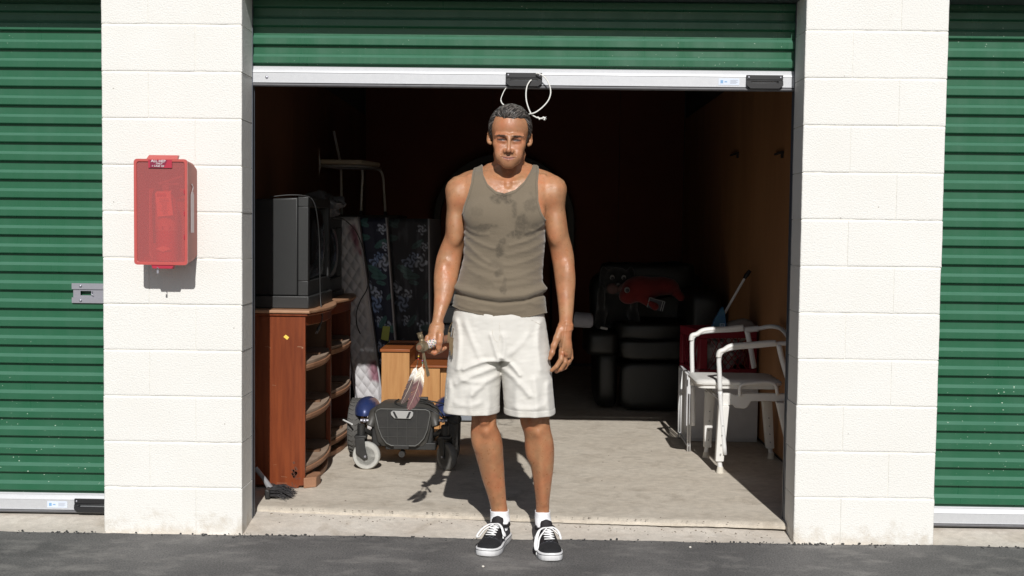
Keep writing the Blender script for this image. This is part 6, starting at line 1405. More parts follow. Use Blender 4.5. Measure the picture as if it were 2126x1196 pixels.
for p in ((749.5, 446, ya), (800, 440, yb)): q = W(*p); m = MB(); m.tube([Vector((q.x, q.y, CT + 0.0005)), Vector((q.x, q.y, CT + 0.03))], 0.014, 10); m.build('rubber_foot', M_black, kc_, world=True)
m = MB(); zs_ = W(700, 341, ya).z; st_ = [W(666, 341, ya), W(752, 355, ya), W(785, 344, yb), W(738, 332, yb), W(700, 333, yb)]
pl_ = [Vector((p.x, p.y, zs_)) for p in (W(664, 343, ya), W(750, 343, ya), W(790, 343, yb), W(706, 343, yb))]
m.prism([p + Vector((0, 0, 0.0)) for p in pl_], (0, 0, 0.035)); m.build('seat', M_chs, kc_, world=True, bevel=0.012, bseg=3)
m = MB(); m.tube([p + Vector((0, 0, -0.012)) for p in pl_ + pl_[:1]], 0.009, 8); m.build('seat_frame', M_cht, kc_, world=True, smooth=180)

# ---- grey drawer tower and black round headboard far behind the man
tw = thing('drawer_tower', 'grey plastic drawer tower behind the man, seen under his arm', 'drawers', tuple(G(950, 880, ZF)))
M_gpl = mat('grey_drawer_plastic', (0.20, 0.22, 0.25), 0.4); tx0, tx1 = W(912, 600, 7.9).x, W(1010, 600, 7.9).x
for i in range(7):
    z0 = ZF + 0.01 + i * 0.132; m = MB(); m.box2((tx0, 7.9, z0), (tx1, 8.25, z0 + 0.122)); d = m.build('drawer', M_gpl, tw, world=True, bevel=0.008)
    m = MB(); m.box2((tx0 + 0.02, 7.886, z0 + 0.095), (tx1 - 0.02, 7.8995, z0 + 0.108)); m.build('lip', M_gpl, d, world=True, bevel=0.003)
hb_ = thing('headboard', 'black arched headboard leaning on the back wall behind the man', 'headboard', tuple(G(1050, 770, ZF)))
YHB = 11.0; cxh = W(1046, 450, YHB).x; topz = W(1046, 318, YHB).z; rad = 0.66; m = MB(); out_ = []; inn_ = []
for a in np.linspace(0, math.pi, 33): out_.append((cxh + rad * math.cos(a), YHB, topz - rad * 0.95 + rad * 0.95 * math.sin(a))); inn_.append((cxh + (rad - 0.07) * math.cos(a), YHB, topz - rad * 0.95 + (rad * 0.95 - 0.07) * math.sin(a)))
full = [(cxh + rad, YHB, ZF + 0.002)] + out_ + [(cxh - rad, YHB, ZF + 0.002), (cxh - rad + 0.07, YHB, ZF + 0.002)] + inn_[::-1] + [(cxh + rad - 0.07, YHB, ZF + 0.002)]
m.prism(full, (0, 0.05, 0)); m.build('frame', M_black, hb_, world=True, bevel=0.006)
for i in range(7): x_ = cxh - 0.45 + i * 0.15; m = MB(); m.tube([(x_, YHB + 0.02, ZF + 0.3), (x_, YHB + 0.02, topz - 0.62 + math.sqrt(max(0, 0.59 ** 2 - (x_ - cxh) ** 2)))], 0.010, 8); m.build('spindle', M_black, hb_, world=True, smooth=180)

# ---- small wooden cabinet behind the wheelchair
M_pine = mat('golden_pine', (0.50, 0.26, 0.095), 0.5, vary=0.75, vscale=4.0, vcol=(0.34, 0.14, 0.04), stretch=(11, 11, 0.9), fine=0.05)
M_or = mat('orange_stain', (0.30, 0.088, 0.022), 0.4, vary=0.5, vscale=4, vcol=(0.18, 0.05, 0.015), stretch=(1, 6, 6))
wc = thing('wooden_cabinet', 'small open-topped pine cabinet standing behind the wheelchair', 'cabinet', tuple(G(858, 915, ZF)))
YC0 = 7.02; xa_, xb_, xc_, xd_ = W(792, 760, YC0).x, W(850, 760, YC0).x, W(912, 760, YC0).x, W(930, 760, YC0).x; zt1, zt2 = W(820, 731, YC0).z, W(880, 766, YC0).z
m = MB(); m.box2((xa_, YC0, ZF), (xb_, YC0 + 0.02, zt1)); m.build('front_panel', M_pine, wc, world=True, bevel=0.002)
m = MB(); m.box2((xa_ - 0.008, YC0 - 0.01, zt1 + 0.001), (xb_ + 0.004, YC0 + 0.40, zt1 + 0.018)); m.build('top', M_or, wc, world=True, bevel=0.002)
m = MB(); m.box2((xb_ + 0.001, YC0 + 0.06, ZF), (xc_, YC0 + 0.08, zt2)); m.build('lower_panel', M_pine, wc, world=True, bevel=0.002)
m = MB(); m.box2((xb_ + 0.001, YC0 + 0.05, zt2 + 0.001), (xd_ + 0.03, YC0 + 0.40, zt2 + 0.014)); m.build('shelf', M_or, wc, world=True, bevel=0.002)
m = MB(); m.box2((xa_, YC0 + 0.401, ZF), (xd_ + 0.03, YC0 + 0.42, zt1 + 0.03)); m.build('back_panel', M_or, wc, world=True, bevel=0.002)
for x_ in (xa_, xb_ - 0.02): m = MB(); m.box2((x_, YC0 + 0.021, ZF), (x_ + 0.019, YC0 + 0.40, zt1)); m.build('side_panel', M_pine, wc, world=True)
m = MB(); m.box2((xc_ + 0.001, YC0 + 0.10, ZF), (xd_ + 0.03, YC0 + 0.12, zt2)); m.build('side_panel', M_pine, wc, world=True)
# ---- powered wheelchair base without its seat
M_shr = mat('grey_shroud_plastic', (0.050, 0.048, 0.044), 0.5, vary=0.5, vscale=14, vcol=(0.085, 0.078, 0.068), bump=0.1, bscale=300)
M_bluef = mat('metallic_blue_fender', (0.022, 0.040, 0.14), 0.36, metal=0.2, vary=0.5, vscale=8, vcol=(0.07, 0.08, 0.14), coat=0.4)
M_tyre = mat('dusty_grey_tyre', (0.09, 0.086, 0.08), 0.85, vary=0.4, vscale=50, vcol=(0.07, 0.07, 0.065))
M_ctyre = mat('pale_caster_tyre', (0.46, 0.46, 0.43), 0.7, vary=0.5, vscale=40, vcol=(0.30, 0.29, 0.27)); M_ctyre2 = mat('grey_caster_tyre', (0.15, 0.145, 0.135), 0.75, vary=0.4, vscale=40)
M_blk2 = mat('dusty_black_plastic', (0.016, 0.016, 0.016), 0.5, vary=0.5, vscale=20, vcol=(0.038, 0.036, 0.033)); M_grey = mat('light_grey_grip', (0.36, 0.36, 0.35), 0.45)
wb = thing('power_wheelchair', 'black powered wheelchair base with blue fenders and its seat removed', 'wheelchair', tuple(G(838, 950, ZF)))
def wheel_m(c, axis): return Matrix.Translation(Vector(c)) @ Vector((0, 0, 1)).rotation_difference(Vector(axis).normalized()).to_matrix().to_4x4()
def drive(px, Yc):
    r = 0.165; c = Vector((W(px, 900, Yc).x, Yc, ZF + r)); T = wheel_m(c, (1, 0, 0)); w = 0.033
    m = MB(); m.lathe([(r - 0.06, -w), (r - 0.015, -w - 0.004), (r - 0.004, -w + 0.008), (r - 0.002, 0), (r - 0.004, w - 0.008), (r - 0.015, w + 0.004), (r - 0.06, w), (r - 0.06, -w)], 48, T)
    dwheel = m.build('drive_wheel', M_tyre, wb, world=True, smooth=50)
    m = MB()
    for i in range(34):
        a = 2 * math.pi * i / 34
        for s_ in (-1, 1):
            q = T @ Matrix.Rotation(a, 4, 'Z') @ Matrix.Translation((r - 0.002, 0, s_ * 0.017)) @ Matrix.Rotation(s_ * 0.6, 4, 'X'); b_ = MB(); b_.box((0, 0, 0), (0.008, 0.010, 0.028)); m.add(b_.V, b_.F, q)
    m.build('tread', M_tyre, dwheel, world=True)['kind'] = 'stuff'
    m = MB(); m.lathe([(0.0001, -w * 0.5), (0.05, -w * 0.6), (0.103, -w * 0.8), (0.103, w * 0.8), (0.05, w * 0.6), (0.0001, w * 0.5)], 32, T); m.build('rim', M_blk2, dwheel, world=True, smooth=40)
drive(742, 6.72); drive(940, 6.72)
def fender(px0, px1, Yc):
    x0, x1 = W(px0, 850, Yc).x, W(px1, 850, Yc).x; cz = W(px0, 857, Yc - 0.09).z; m = MB(); RG = []
    for i in range(1, 9):
        a = math.pi / 2 * i / 8; RG.append([((x0 + x1) / 2 + (x1 - x0) / 2 * math.sin(a) * math.cos(t), Yc + 0.16 * math.sin(a) * math.sin(t), cz + 0.080 * math.cos(a)) for t in np.linspace(0, 2 * math.pi, 33)[:-1]])
    RG.append([(p[0], p[1], p[2] - 0.008) for p in RG[-1]]); m.rings(RG, caps=True); m.build('fender', M_bluef, wb, world=True, smooth=60)
fender(737, 790, 6.68); fender(901, 954, 6.68)
def caster(px, py, Yc, axis, tm):
    r = 0.076; c = Vector((W(px, py, Yc).x, Yc, ZF + r)); T = wheel_m(c, axis); w = 0.019; ax = Vector(axis).normalized()
    m = MB(); m.lathe([(0.052, -w), (0.070, -w), (0.0755, -w * 0.6), (0.076, 0), (0.0755, w * 0.6), (0.070, w), (0.052, w), (0.050, 0), (0.052, -w)], 40, T); cw = m.build('caster_wheel', tm, wb, world=True, smooth=50)
    m = MB(); m.lathe([(0.044, -w * 0.8), (0.0515, -w * 0.9), (0.0515, w * 0.9), (0.044, w * 0.8), (0.044, -w * 0.8)], 32, T); m.lathe([(0.0001, -w), (0.013, -w), (0.015, 0), (0.013, w), (0.0001, w)], 16, T)
    for i in range(5):
        b_ = MB(); b_.box((0.028, 0, 0), (0.036, 0.009, 0.022)); m.add(b_.V, b_.F, T @ Matrix.Rotation(2 * math.pi * i / 5 + 0.3, 4, 'Z'))
    m.build('hub', M_blk2, cw, world=True, smooth=40)
    sidev = ax; up = Vector((0, 0, 1)); tr = Vector((-0.03, 0.05, 0)) if abs(ax.y) > 0.8 else Vector((-0.045, 0.045, 0))
    for s_ in (-1, 1):
        o = sidev * s_ * 0.026; fw = tr.normalized(); m = MB()
        pl_ = [c + o - fw * 0.012 - up * 0.012, c + o + fw * 0.012 - up * 0.012, c + o + fw * 0.045 + up * 0.10, c + o - fw * 0.012 + up * 0.10]
        if abs(ax.y) > 0.8:
            L = Vector((-1, 0, 0)); pl_ = [c + o - L * 0.014 - up * 0.014, c + o + L * 0.006 - up * 0.020, c + o + L * 0.052 + up * 0.015, c + o + L * 0.056 + up * 0.098, c + o + L * 0.004 + up * 0.098, c + o + L * 0.0 + up * 0.050]
        m.prism(pl_, sidev * s_ * 0.006); m.build('fork', M_blk2, wb, world=True, bevel=0.003)
    L = Vector((-0.030, 0, 0)) if abs(ax.y) > 0.8 else fw * 0.02
    m = MB(); m.box(c + L + up * 0.104, (0.065, 0.062, 0.016)); m.build('fork_crown', M_blk2, wb, world=True, bevel=0.004)
    m = MB(); m.tube([c + L + up * 0.1125, c + L + up * 0.165, c + L + up * 0.17], [0.021, 0.021, 0.015], 14); m.build('caster_stem', M_blk2, wb, world=True, smooth=40)
    m = MB(); m.tube([c - sidev * 0.036 if ax.y > 0 else c + sidev * 0.036, c], 0.006, 10); m.build('axle_bolt', M_steel, cw, world=True, smooth=40)
    return c
c1 = caster(761, 947, 6.34, (0.10, 1, 0.02), M_ctyre); c2 = caster(928, 948, 6.34, (0.80, 0.65, 0.0), M_ctyre2)
# main shroud: lofted body
def Q_(px, py, Y): return W(px, py, Y)
m = MB(); RG = []
for Y, l, r, t, b, in ((6.385, 786, 886, 862, 920), (6.40, 776, 896, 853, 928), (6.44, 771, 902, 850, 925), (6.50, 777, 906, 838, 925), (6.60, 787, 905, 831, 925), (6.76, 795, 900, 829, 925), (6.80, 800, 896, 834, 925)):
    zt_, zb_ = W(838, t, Y).z, W(838, b, 6.385).z; x0, x1 = W(l, 860, Y).x, W(r, 860, Y).x; cx_ = (x0 + x1) / 2
    pts_ = []; hw = (x1 - x0) / 2
    for a, z in ((-0.72, 0.0), (0.72, 0.0), (0.86, 0.12), (0.98, 0.55), (1.0, 0.80), (0.93, 0.93), (0.80, 1.0), (-0.80, 1.0), (-0.93, 0.93), (-1.0, 0.80), (-0.98, 0.55), (-0.86, 0.12)): pts_.append((cx_ + a * hw, Y, zb_ + (zt_ - zb_) * z))
    RG.append(pts_)
m.rings(RG); m.build('shroud', M_shr, wb, world=True, smooth=35, bevel=0.004)
YP = 6.372
outp = [(779, 858), (783, 852), (790, 849), (884, 851), (891, 854), (893, 861), (887, 893), (880, 910), (870, 921), (862, 926), (812, 925), (802, 920), (793, 908), (786, 890)]
m = MB(); m.prism([Q_(a, b, YP) for a, b in outp], (0, 0.02, 0)); pnl = m.build('front_panel', M_blk2, wb, world=True, bevel=0.003)
m = MB(); m.tube([Q_(a, b, YP - 0.002) for a, b in outp + outp[:1]], 0.0032, 8); m.build('edge_trim', mat('grey_trim', (0.11, 0.11, 0.105), 0.5), pnl, world=True, smooth=180)
M_rib = mat('rib_grey', (0.055, 0.055, 0.052), 0.5)
for (a, b), (c, d) in (((804, 850), (806, 922)), ((825, 872), (825, 926)), ((845, 872), (845, 926)), ((866, 852), (864, 924)), ((784, 888), (889, 889)), ((791, 907), (882, 908))):
    m = MB(); m.tube([Q_(a, b, YP - 0.002), Q_(c, d, YP - 0.002)], 0.0022, 5); m.build('rib', M_rib, pnl, world=True)
hp = [(811, 856), (815, 853), (854, 854), (858, 857), (857, 864), (852, 870), (819, 869), (812, 862)]
m = MB(); m.prism([Q_(a, b, YP - 0.012) for a, b in hp], (0, 0.011, 0)); m.build('grab_handle', M_grey, pnl, world=True, bevel=0.002)
for pl_ in ([(815, 854.5), (819, 854.5), (826, 868), (821, 868)], [(849, 855), (853.5, 855), (848, 868.5), (843, 868.5)]):
    m = MB(); m.prism([Q_(a, b, YP - 0.0135) for a, b in pl_], (0, 0.001, 0)); m.build('slot', M_black, pnl, world=True)
m = MB(); m.box2(tuple(Q_(817, 925, YP - 0.008)), tuple(Q_(849, 932, YP + 0.004))); m.build('tow_bracket', M_blk2, wb, world=True, bevel=0.002)
m = MB(); q = Q_(834, 943, YP); m.tube([q + Vector((0, -0.006, 0)), q + Vector((0, 0.05, 0))], 0.017, 14); m.tube([q + Vector((0, -0.010, 0)), q + Vector((0, 0, 0))], 0.008, 10); m.build('tow_eye', M_blk2, wb, world=True, smooth=40)
m = MB(); m.box2((W(800, 930, 6.4).x, 6.40, 0.125), (W(905, 930, 6.4).x, 6.85, 0.165)); m.build('chassis', M_blk2, wb, world=True, bevel=0.004)
for px_, s_ in ((773, -1), (902, 1)):                  # shoulder pods and swing arms
    q = W(px_, 872, 6.42); m = MB(); m.tube([q + Vector((0.01 * s_, -0.02, -0.030)), q + Vector((0, -0.01, 0.0)), q + Vector((-0.006 * s_, 0.05, 0.030)), q + Vector((-0.012 * s_, 0.16, 0.034))], [0.022, 0.028, 0.030, 0.024], 14); m.build('motor_pod', M_shr, wb, world=True, smooth=60)
    cc_ = c1 if s_ < 0 else c2; Lx = -0.03 if s_ < 0 else -0.014
    m = MB(); m.tube([cc_ + Vector((Lx, 0.005, 0.15)), Vector((W(px_, 880, 6.44).x, 6.44, 0.20)), Vector((W(px_, 880, 6.6).x, 6.62, 0.19))], 0.014, 10); m.build('swing_arm', M_blk2, wb, world=True, smooth=180)
    m = MB(); q2 = W(757 if s_ < 0 else 920, 873, 6.40); m.tube([q2 + Vector((-0.022, 0, 0)), q2 + Vector((0.022, 0, 0))], 0.009, 10); m.sphere(q2 + Vector((0, -0.01, 0)), 0.012, 10, 8); m.build('pivot_bolt', M_steel, wb, world=True, smooth=60)
    m = MB(); q2 = W(783 if s_ < 0 else 891, 890, 6.46); m.box(q2 + Vector((0, 0, -0.02)), (0.05, 0.10, 0.14)); m.build('side_pod', M_blk2, wb, world=True, bevel=0.01, bseg=3)
def wcable(pts): m = MB(); m.tube(smoothpath([W(*p) for p in pts], 5), 0.0042, 7); m.build('cable', M_cable, wb, world=True, smooth=180)
wcable([(828, 829, 6.55), (820, 836, 6.50), (834, 843, 6.47), (862, 846, 6.46), (890, 850, 6.44), (912, 862, 6.43), (935, 878, 6.46), (952, 880, 6.55), (957, 868, 6.62), (948, 858, 6.6)])
wcable([(838, 832, 6.55), (860, 830, 6.52), (885, 836, 6.48), (905, 846, 6.46), (918, 860, 6.44), (930, 880, 6.5)])
wcable([(850, 826, 6.62), (872, 828, 6.56), (895, 833, 6.52), (925, 838, 6.55), (950, 836, 6.6)])
m = MB(); m.box(W(872, 828, 6.6), (0.09, 0.04, 0.02)); m.build('seat_mount', M_shr, wb, world=True, bevel=0.004)
# white stick poking out by the left tyre
m = MB(); m.tube([W(713, 872, 6.6), W(731, 881, 6.5)], 0.005, 8); setprops(m.build('plastic_stick', mat('white_plastic_stick', (0.7, 0.7, 0.68), 0.5), smooth=60), 'short white plastic stick between dresser and wheelchair tyre', 'stick')

# ---- hand broom and clear plastic by the left jamb
br = thing('hand_broom', 'black-bristled hand broom lying by the left pier', 'broom', tuple(G(555, 1030, ZF)))
b0 = G(541, 1036, ZF) ; b1 = G(590, 1026, ZF); m = MB(); rg = random.Random(2)
for i in range(230):
    a = rg.uniform(0, 1); s0 = Vector((-1.245 + rg.uniform(-0.006, 0.012), 5.60 + a * 0.13, ZF + 0.012 + rg.uniform(0, 0.035))); ln = rg.uniform(0.06, 0.115); an = rg.gauss(0, 0.22)
    e1 = s0 + Vector((ln * 0.5, an * ln * 0.5, rg.uniform(-0.006, 0.01))); e2 = s0 + Vector((ln, an * ln, 0)); e2.z = max(ZF + 0.001, s0.z - rg.uniform(0.005, 0.04)); m.tube([s0, e1, e2], [0.0014, 0.0011, 0.0006], 4, caps=False)
m.build('bristles', mat('black_bristle', (0.03, 0.028, 0.03), 0.6), br, world=True)['kind'] = 'stuff'
m = MB(); m.prism([(-1.262, 5.59, ZF + 0.004), (-1.238, 5.59, ZF + 0.004), (-1.238, 5.59, ZF + 0.046), (-1.262, 5.59, ZF + 0.052)], (0, 0.15, 0)); m.build('brush_block', M_blk2, br, world=True, bevel=0.006)
m = MB(); m.tube([(-1.25, 5.665, ZF + 0.04), (-1.285, 5.68, ZF + 0.085), (-1.33, 5.70, ZF + 0.13)], [0.016, 0.011, 0.012], 12); m.build('broom_handle', mat('grey_clear_plastic', (0.25, 0.25, 0.26), 0.15), br, world=True, smooth=60)

# ---- white commode chair
M_wpl = mat('white_commode_plastic', (0.74, 0.73, 0.70), 0.45, vary=0.2, vscale=18, vcol=(0.58, 0.56, 0.52)); M_wtb = mat('white_coated_tube', (0.72, 0.72, 0.71), 0.35)
cm = thing('commode_chair', 'white plastic and tube commode chair with two armrests, facing the dresser side', 'chair', tuple(G(1545, 960, ZF)))
YN, YF = 6.36, 6.80
def tub(name, pts, r, mt=M_wtb, n=4, **k):
    m = MB(); m.tube(smoothpath([W(*p) for p in pts], n), r, 12, **k); return m.build(name, mt, cm, world=True, smooth=180)
tub('arm_tube', [(1495, 812, YN), (1493.5, 770, YN), (1492.5, 748, YN), (1496, 734, YN), (1508, 726, YN), (1530, 721, YN), (1570, 718, YN), (1612, 714, YN), (1640, 713, YN)], 0.0128)
tub('arm_tube', [(1438, 800, YF), (1437, 760, YF), (1436.5, 712, YF), (1440, 699, YF), (1452, 691, YF), (1480, 687, YF), (1520, 685, YF), (1545, 683, YF)], 0.0128)
for YY_, pts in ((YN, [(1491.5, 742), (1494, 731), (1503, 727), (1514, 720), (1530, 717), (1560, 715), (1590, 712), (1611, 711.5)]), (YF, [(1435, 707), (1437, 697), (1447, 694), (1458, 687), (1475, 684), (1505, 683), (1530, 680), (1543, 679)])):
    m = MB(); m.tube(smoothpath([W(a, b, YY_ - 0.002) for a, b in pts], 4), [0.0158] * 29, 12, flat=0.9); m.build('armrest_pad', M_wpl, cm, world=True, smooth=180)
tub('front_leg_tube', [(1495, 812, YN), (1498, 860, YN), (1505, 944, YN)], 0.0125)
tub('front_leg_tube', [(1438, 800, YF), (1439, 840, YF), (1439.5, 884, YF)], 0.0125)
tub('back_post', [(1551, 688, YF), (1557, 715, YF), (1566, 764, YF)], 0.0150)
tub('back_post', [(1617, 716, YN), (1625, 750, YN), (1640, 800, YN)], 0.0150)
tub('back_rail', [(1549, 685, YF), (1575, 682, YF), (1597, 678, YF - 0.02), (1616, 680, YF - 0.12), (1628, 688, YF - 0.3), (1640, 705, YN)], 0.0125)
q0, q1 = W(1546, 685, YF), W(1574, 682, YF); m = MB(); m.tube([q0, q1], 0.0175, 12); m.build('tube_joint', M_wtb, cm, world=True, smooth=40)
zs_ = W(1470, 806, YN + 0.02).z
SX0, SX1 = W(1459, 800, YN).x - 0.03, W(1630, 800, YN).x
def seat_poly(g, z): 
    x0, x1, y0, y1 = SX0 + g, SX1 - g, YN + 0.035 + g, YF - 0.03 - g; r = 0.05; P_ = []
    for cx_, cy_, a0 in ((x1 - r, y1 - r, 0), (x0 + r, y1 - r, 90), (x0 + r, y0 + r, 180), (x1 - r, y0 + r, 270)):
        for i in range(6): a = R(a0 + 18 * i); P_.append((cx_ + r * math.cos(a), cy_ + r * math.sin(a), z))
    return P_
m = MB(); m.rings([seat_poly(0.006, zs_ + 0.012), seat_poly(0, zs_ + 0.018), seat_poly(0, zs_ + 0.030), seat_poly(0.012, zs_ + 0.040), seat_poly(0.05, zs_ + 0.043)]); m.build('seat_lid', M_wpl, cm, world=True, smooth=50)
m = MB(); m.rings([seat_poly(0.02, zs_ - 0.008), seat_poly(0.012, zs_ - 0.004), seat_poly(0.012, zs_ + 0.0112)]); m.build('seat_ring', M_wpl, cm, world=True, smooth=40)
for (a, b, c, d) in ((1438, 783, YF, 0), (1640, 792, YF, 0)): pass
tub('side_rail', [(1440, 784, YF), (1467, 806, (YN + YF) / 2), (1496, 829, YN)], 0.011, mat('grey_zinc_rail', (0.35, 0.34, 0.33), 0.4, metal=0.4))
# frame skirt and bucket handle
YK = YN + 0.03
m = MB(); m.prism([W(a, b, YK) for a, b in ((1501, 817), (1518, 817), (1530, 822), (1536, 817), (1640, 818), (1640, 834), (1560, 833), (1552, 846), (1545, 849), (1527, 847), (1521, 840), (1503, 846), (1499, 838))], (0, 0.035, 0)); m.build('frame_skirt', M_wpl, cm, world=True, bevel=0.004)
tub('bucket_handle', [(1537, 822, YK - 0.01), (1536, 806, YK - 0.01), (1543, 798, YK - 0.01), (1560, 796, YK - 0.01), (1590, 794, YK - 0.01), (1606, 797, YK - 0.01), (1612, 806, YK - 0.01), (1614, 820, YK - 0.01)], 0.0095, M_wpl)
def pleg(top, bot, w0, w1, Y, foot):
    A, B_l = W(*top, Y), W(*bot, Y); dirv = (B_l - A); RG = []
    for t in (0, 0.5, 1):
        w_ = w0 * (1 - t) + w1 * t; c_ = A + dirv * t; RG.append([c_ + Vector((a * w_ / 2, b * w_ / 2 * 0.9, 0)) for a, b in ((-1, -1), (-0.3, -1.15), (0.3, -1.15), (1, -1), (1, 1), (-1, 1))])
    m = MB(); m.rings(RG); lg = m.build('leg', M_wpl, cm, world=True, bevel=0.003)
    f = Vector((W(*foot, Y).x, Y, ZF)); m = MB(); m.tube([B_l + Vector((0, 0, 0.01)), Vector((f.x, f.y, ZF + 0.03))], 0.0135, 12); m.build('leg_extension', M_wtb, lg, world=True, smooth=40)
    m = MB(); m.tube([Vector((f.x, f.y, ZF + 0.0005)), Vector((f.x, f.y, ZF + 0.006)), Vector((f.x, f.y, ZF + 0.034))], [0.022, 0.021, 0.0165], 14); m.build('rubber_tip', mat('ivory_rubber', (0.6, 0.56, 0.48), 0.7) if 'ivory_rubber' not in bpy.data.materials else bpy.data.materials['ivory_rubber'], lg, world=True, smooth=40)
    for i in range(4): c_ = A.lerp(B_l, 0.35 + i * 0.17); m = MB(); m.tube([c_ + Vector((0, -w0 * 0.60, 0)), c_ + Vector((0, -w0 * 0.50, 0))], 0.004, 8); m.build('adjust_button', M_grey, lg, world=True)
pleg((1502, 842), (1493, 957), 0.056, 0.044, YN + 0.02, (1495, 975)); pleg((1474, 812), (1468, 928), 0.056, 0.042, YF, (1466, 940))
pleg((1592, 832), (1598, 930), 0.056, 0.046, YF, (1601, 940)); pleg((1622, 835), (1648, 957), 0.056, 0.044, YN + 0.02, (1650, 975))
# ---- white box with a red crate on it
M_wbx = mat('white_box_board', (0.62, 0.62, 0.63), 0.5, vary=0.2, vscale=10)
wx = thing('white_box', 'low white cabinet on the floor behind the commode chair', 'cabinet', tuple(G(1515, 905, ZF)))
BX0, BX1, BY0 = 0.985, 1.43, 7.32; BT = 0.452
m = MB(); m.box2((BX0, BY0, ZF + 0.001), (BX1, BY0 + 0.42, BT)); m.build('body', M_wbx, wx, world=True, bevel=0.003)
m = MB(); m.box2((BX0 + 0.012, BY0 - 0.014, ZF + 0.02), (BX1 - 0.004, BY0 - 0.001, BT - 0.01)); d = m.build('door', M_wbx, wx, world=True, bevel=0.003)
m = MB(); m.box2((BX0 + 0.03, BY0 - 0.03, 0.30), (BX0 + 0.045, BY0 - 0.0145, 0.38)); m.build('handle', M_wbx, d, world=True, bevel=0.003)
M_crate = mat('deep_red_crate', (0.17, 0.008, 0.02), 0.45)
cr = thing('milk_crate', 'deep red plastic milk crate with lattice sides on the white box', 'crate', (1.2, 7.5, BT), R(12)); CW = 0.185; CHh = 0.275
def crbox(a, b, name='slat'): m = MB(); m.box2(a, b); return m.build(name, M_crate, cr)
for z0, z1 in ((0.0, 0.03), (0.225, 0.275)):
    m = MB()
    for s_ in (-1, 1): m.box2((-CW, s_ * CW - 0.004, z0), (CW, s_ * CW + 0.004, z1)); m.box2((s_ * CW - 0.004, -CW + 0.0045, z0 + 0.0005), (s_ * CW + 0.004, CW - 0.0045, z1 - 0.0005))
    m.build('rim', M_crate, cr)
for sx in (-1, 1):
    for sy in (-1, 1): m = MB(); m.box((sx * (CW - 0.022), sy * (CW - 0.022), 0.128), (0.05, 0.05, 0.19)); m.build('corner_post', M_crate, cr, bevel=0.004)
for face in range(4):
    Mf = Matrix.Rotation(face * math.pi / 2, 4, 'Z'); m = MB()
    for i in range(-3, 4):
        for sg in (-1, 1):
            c_ = i * 0.045; b_ = MB(); L_ = 0.26; b_.box((0, 0, 0), (0.007, 0.005, L_), Matrix.Rotation(sg * R(38), 3, 'Y')); b_.V = [(max(-CW + 0.045, min(CW - 0.045, v[0] + c_)), v[1] - CW + (0.0015 * sg), max(0.03, min(0.225, v[2] + 0.128))) for v in b_.V]; m.add(b_.V, b_.F, Mf)
    m.build('lattice', M_crate, cr)
m = MB(); m.box((0, 0, 0.004), (2 * CW - 0.01, 2 * CW - 0.01, 0.006)); m.build('bottom', M_crate, cr)
setprops(lump((1.2, 7.5, BT + 0.115), (0.155, 0.155, 0.125), 0.5, 3.5, 9).build('packing_paper', mat('crumpled_grey_paper', (0.38, 0.37, 0.36), 0.7, vary=0.6, vscale=14, vcol=(0.12, 0.12, 0.12)), smooth=35), 'crumpled grey paper filling the red milk crate', 'paper')
setprops(lump(W(1538, 686, 7.45), (0.105, 0.08, 0.07), 0.25, 1.6, 1).build('cloth_bundle', mat('grey_beige_cloth', (0.30, 0.27, 0.24), 0.8), smooth=60), 'grey-beige rounded bundle on top of the red crate', 'bundle')
# blue bag and squeegee
bb = thing('blue_package', 'blue printed package leaning beside the stick on the crate', 'package', tuple(W(1490, 676, 7.42)))
m = MB(); m.prism([W(a, b, 7.40) for a, b in ((1476, 683), (1509, 683), (1506, 652), (1501, 636), (1496, 642), (1484, 662))], (0, 0.04, 0)); bo_ = m.build('body', mat('blue_film', (0.02, 0.09, 0.28), 0.3, vary=0.7, vscale=16, vcol=(0.04, 0.18, 0.16)), bb, world=True, bevel=0.003)
for sc_, mt_ in ((1.0, mat('pale_blue_print', (0.5, 0.6, 0.75), 0.5)),):
    m = MB(); c0 = (1499.5, 676)
    for (a, b, c, d) in ((-5, -5, 5, -3.6), (-5, 3.6, 5, 5), (-5, -3.5, -3.6, 3.5), (3.6, -3.5, 5, 3.5), (-2, -1.5, 2, -0.5), (-2, 0.8, 2, 1.8)):
        m.box2(tuple(W(c0[0] + a, c0[1] + b - 0.1 * a, 7.398)), tuple(W(c0[0] + c, c0[1] + d - 0.1 * a, 7.3995)))
    m.build('print', mt_, bo_, world=True)
sq = thing('cane', 'white stick with black end leaning out of the red crate', 'stick', tuple(W(1504, 640, 7.5)))
m = MB(); m.tube([W(1492, 672, 7.5), W(1547, 576, 7.56)], 0.0085, 10); m.build('shaft', mat('white_shaft', (0.8, 0.8, 0.8), 0.4), sq, world=True, smooth=60)
m = MB(); m.tube([W(1545, 579, 7.559), W(1550, 571, 7.565), W(1557, 562, 7.57)], [0.010, 0.015, 0.013], 10); m.build('grip', M_black, sq, world=True, smooth=60)
# ---- white wire side table at the left of the commode
ft = thing('side_table', 'small white wire-framed side table left of the commode chair', 'table', tuple(G(1425, 880, ZF)))
M_wire = mat('white_wire', (0.62, 0.62, 0.62), 0.4); tz = W(1412, 764, 7.35).z; X0t, Y0t, Y1t, X1t = W(1412, 764, 7.40).x, 6.98, 7.42, 0.965
fr4 = [(X0t, Y1t), (X0t, Y0t + 0.0), (X1t, Y0t), (X1t, Y1t)]
m = MB(); m.tube([(x, y, tz) for x, y in fr4 + fr4[:1]], 0.006, 8); m.build('frame', M_wire, ft, world=True, smooth=180)
m = MB(); m.box2((X0t + 0.004, Y0t + 0.004, tz - 0.002), (X1t - 0.004, Y1t - 0.004, tz + 0.004)); m.build('table_top', M_wbx, ft, world=True)
for x, y in fr4: m = MB(); m.tube([(x, y, tz), (x, y, ZF + 0.001)], 0.0055, 8); m.build('leg', M_wire, ft, world=True, smooth=180)
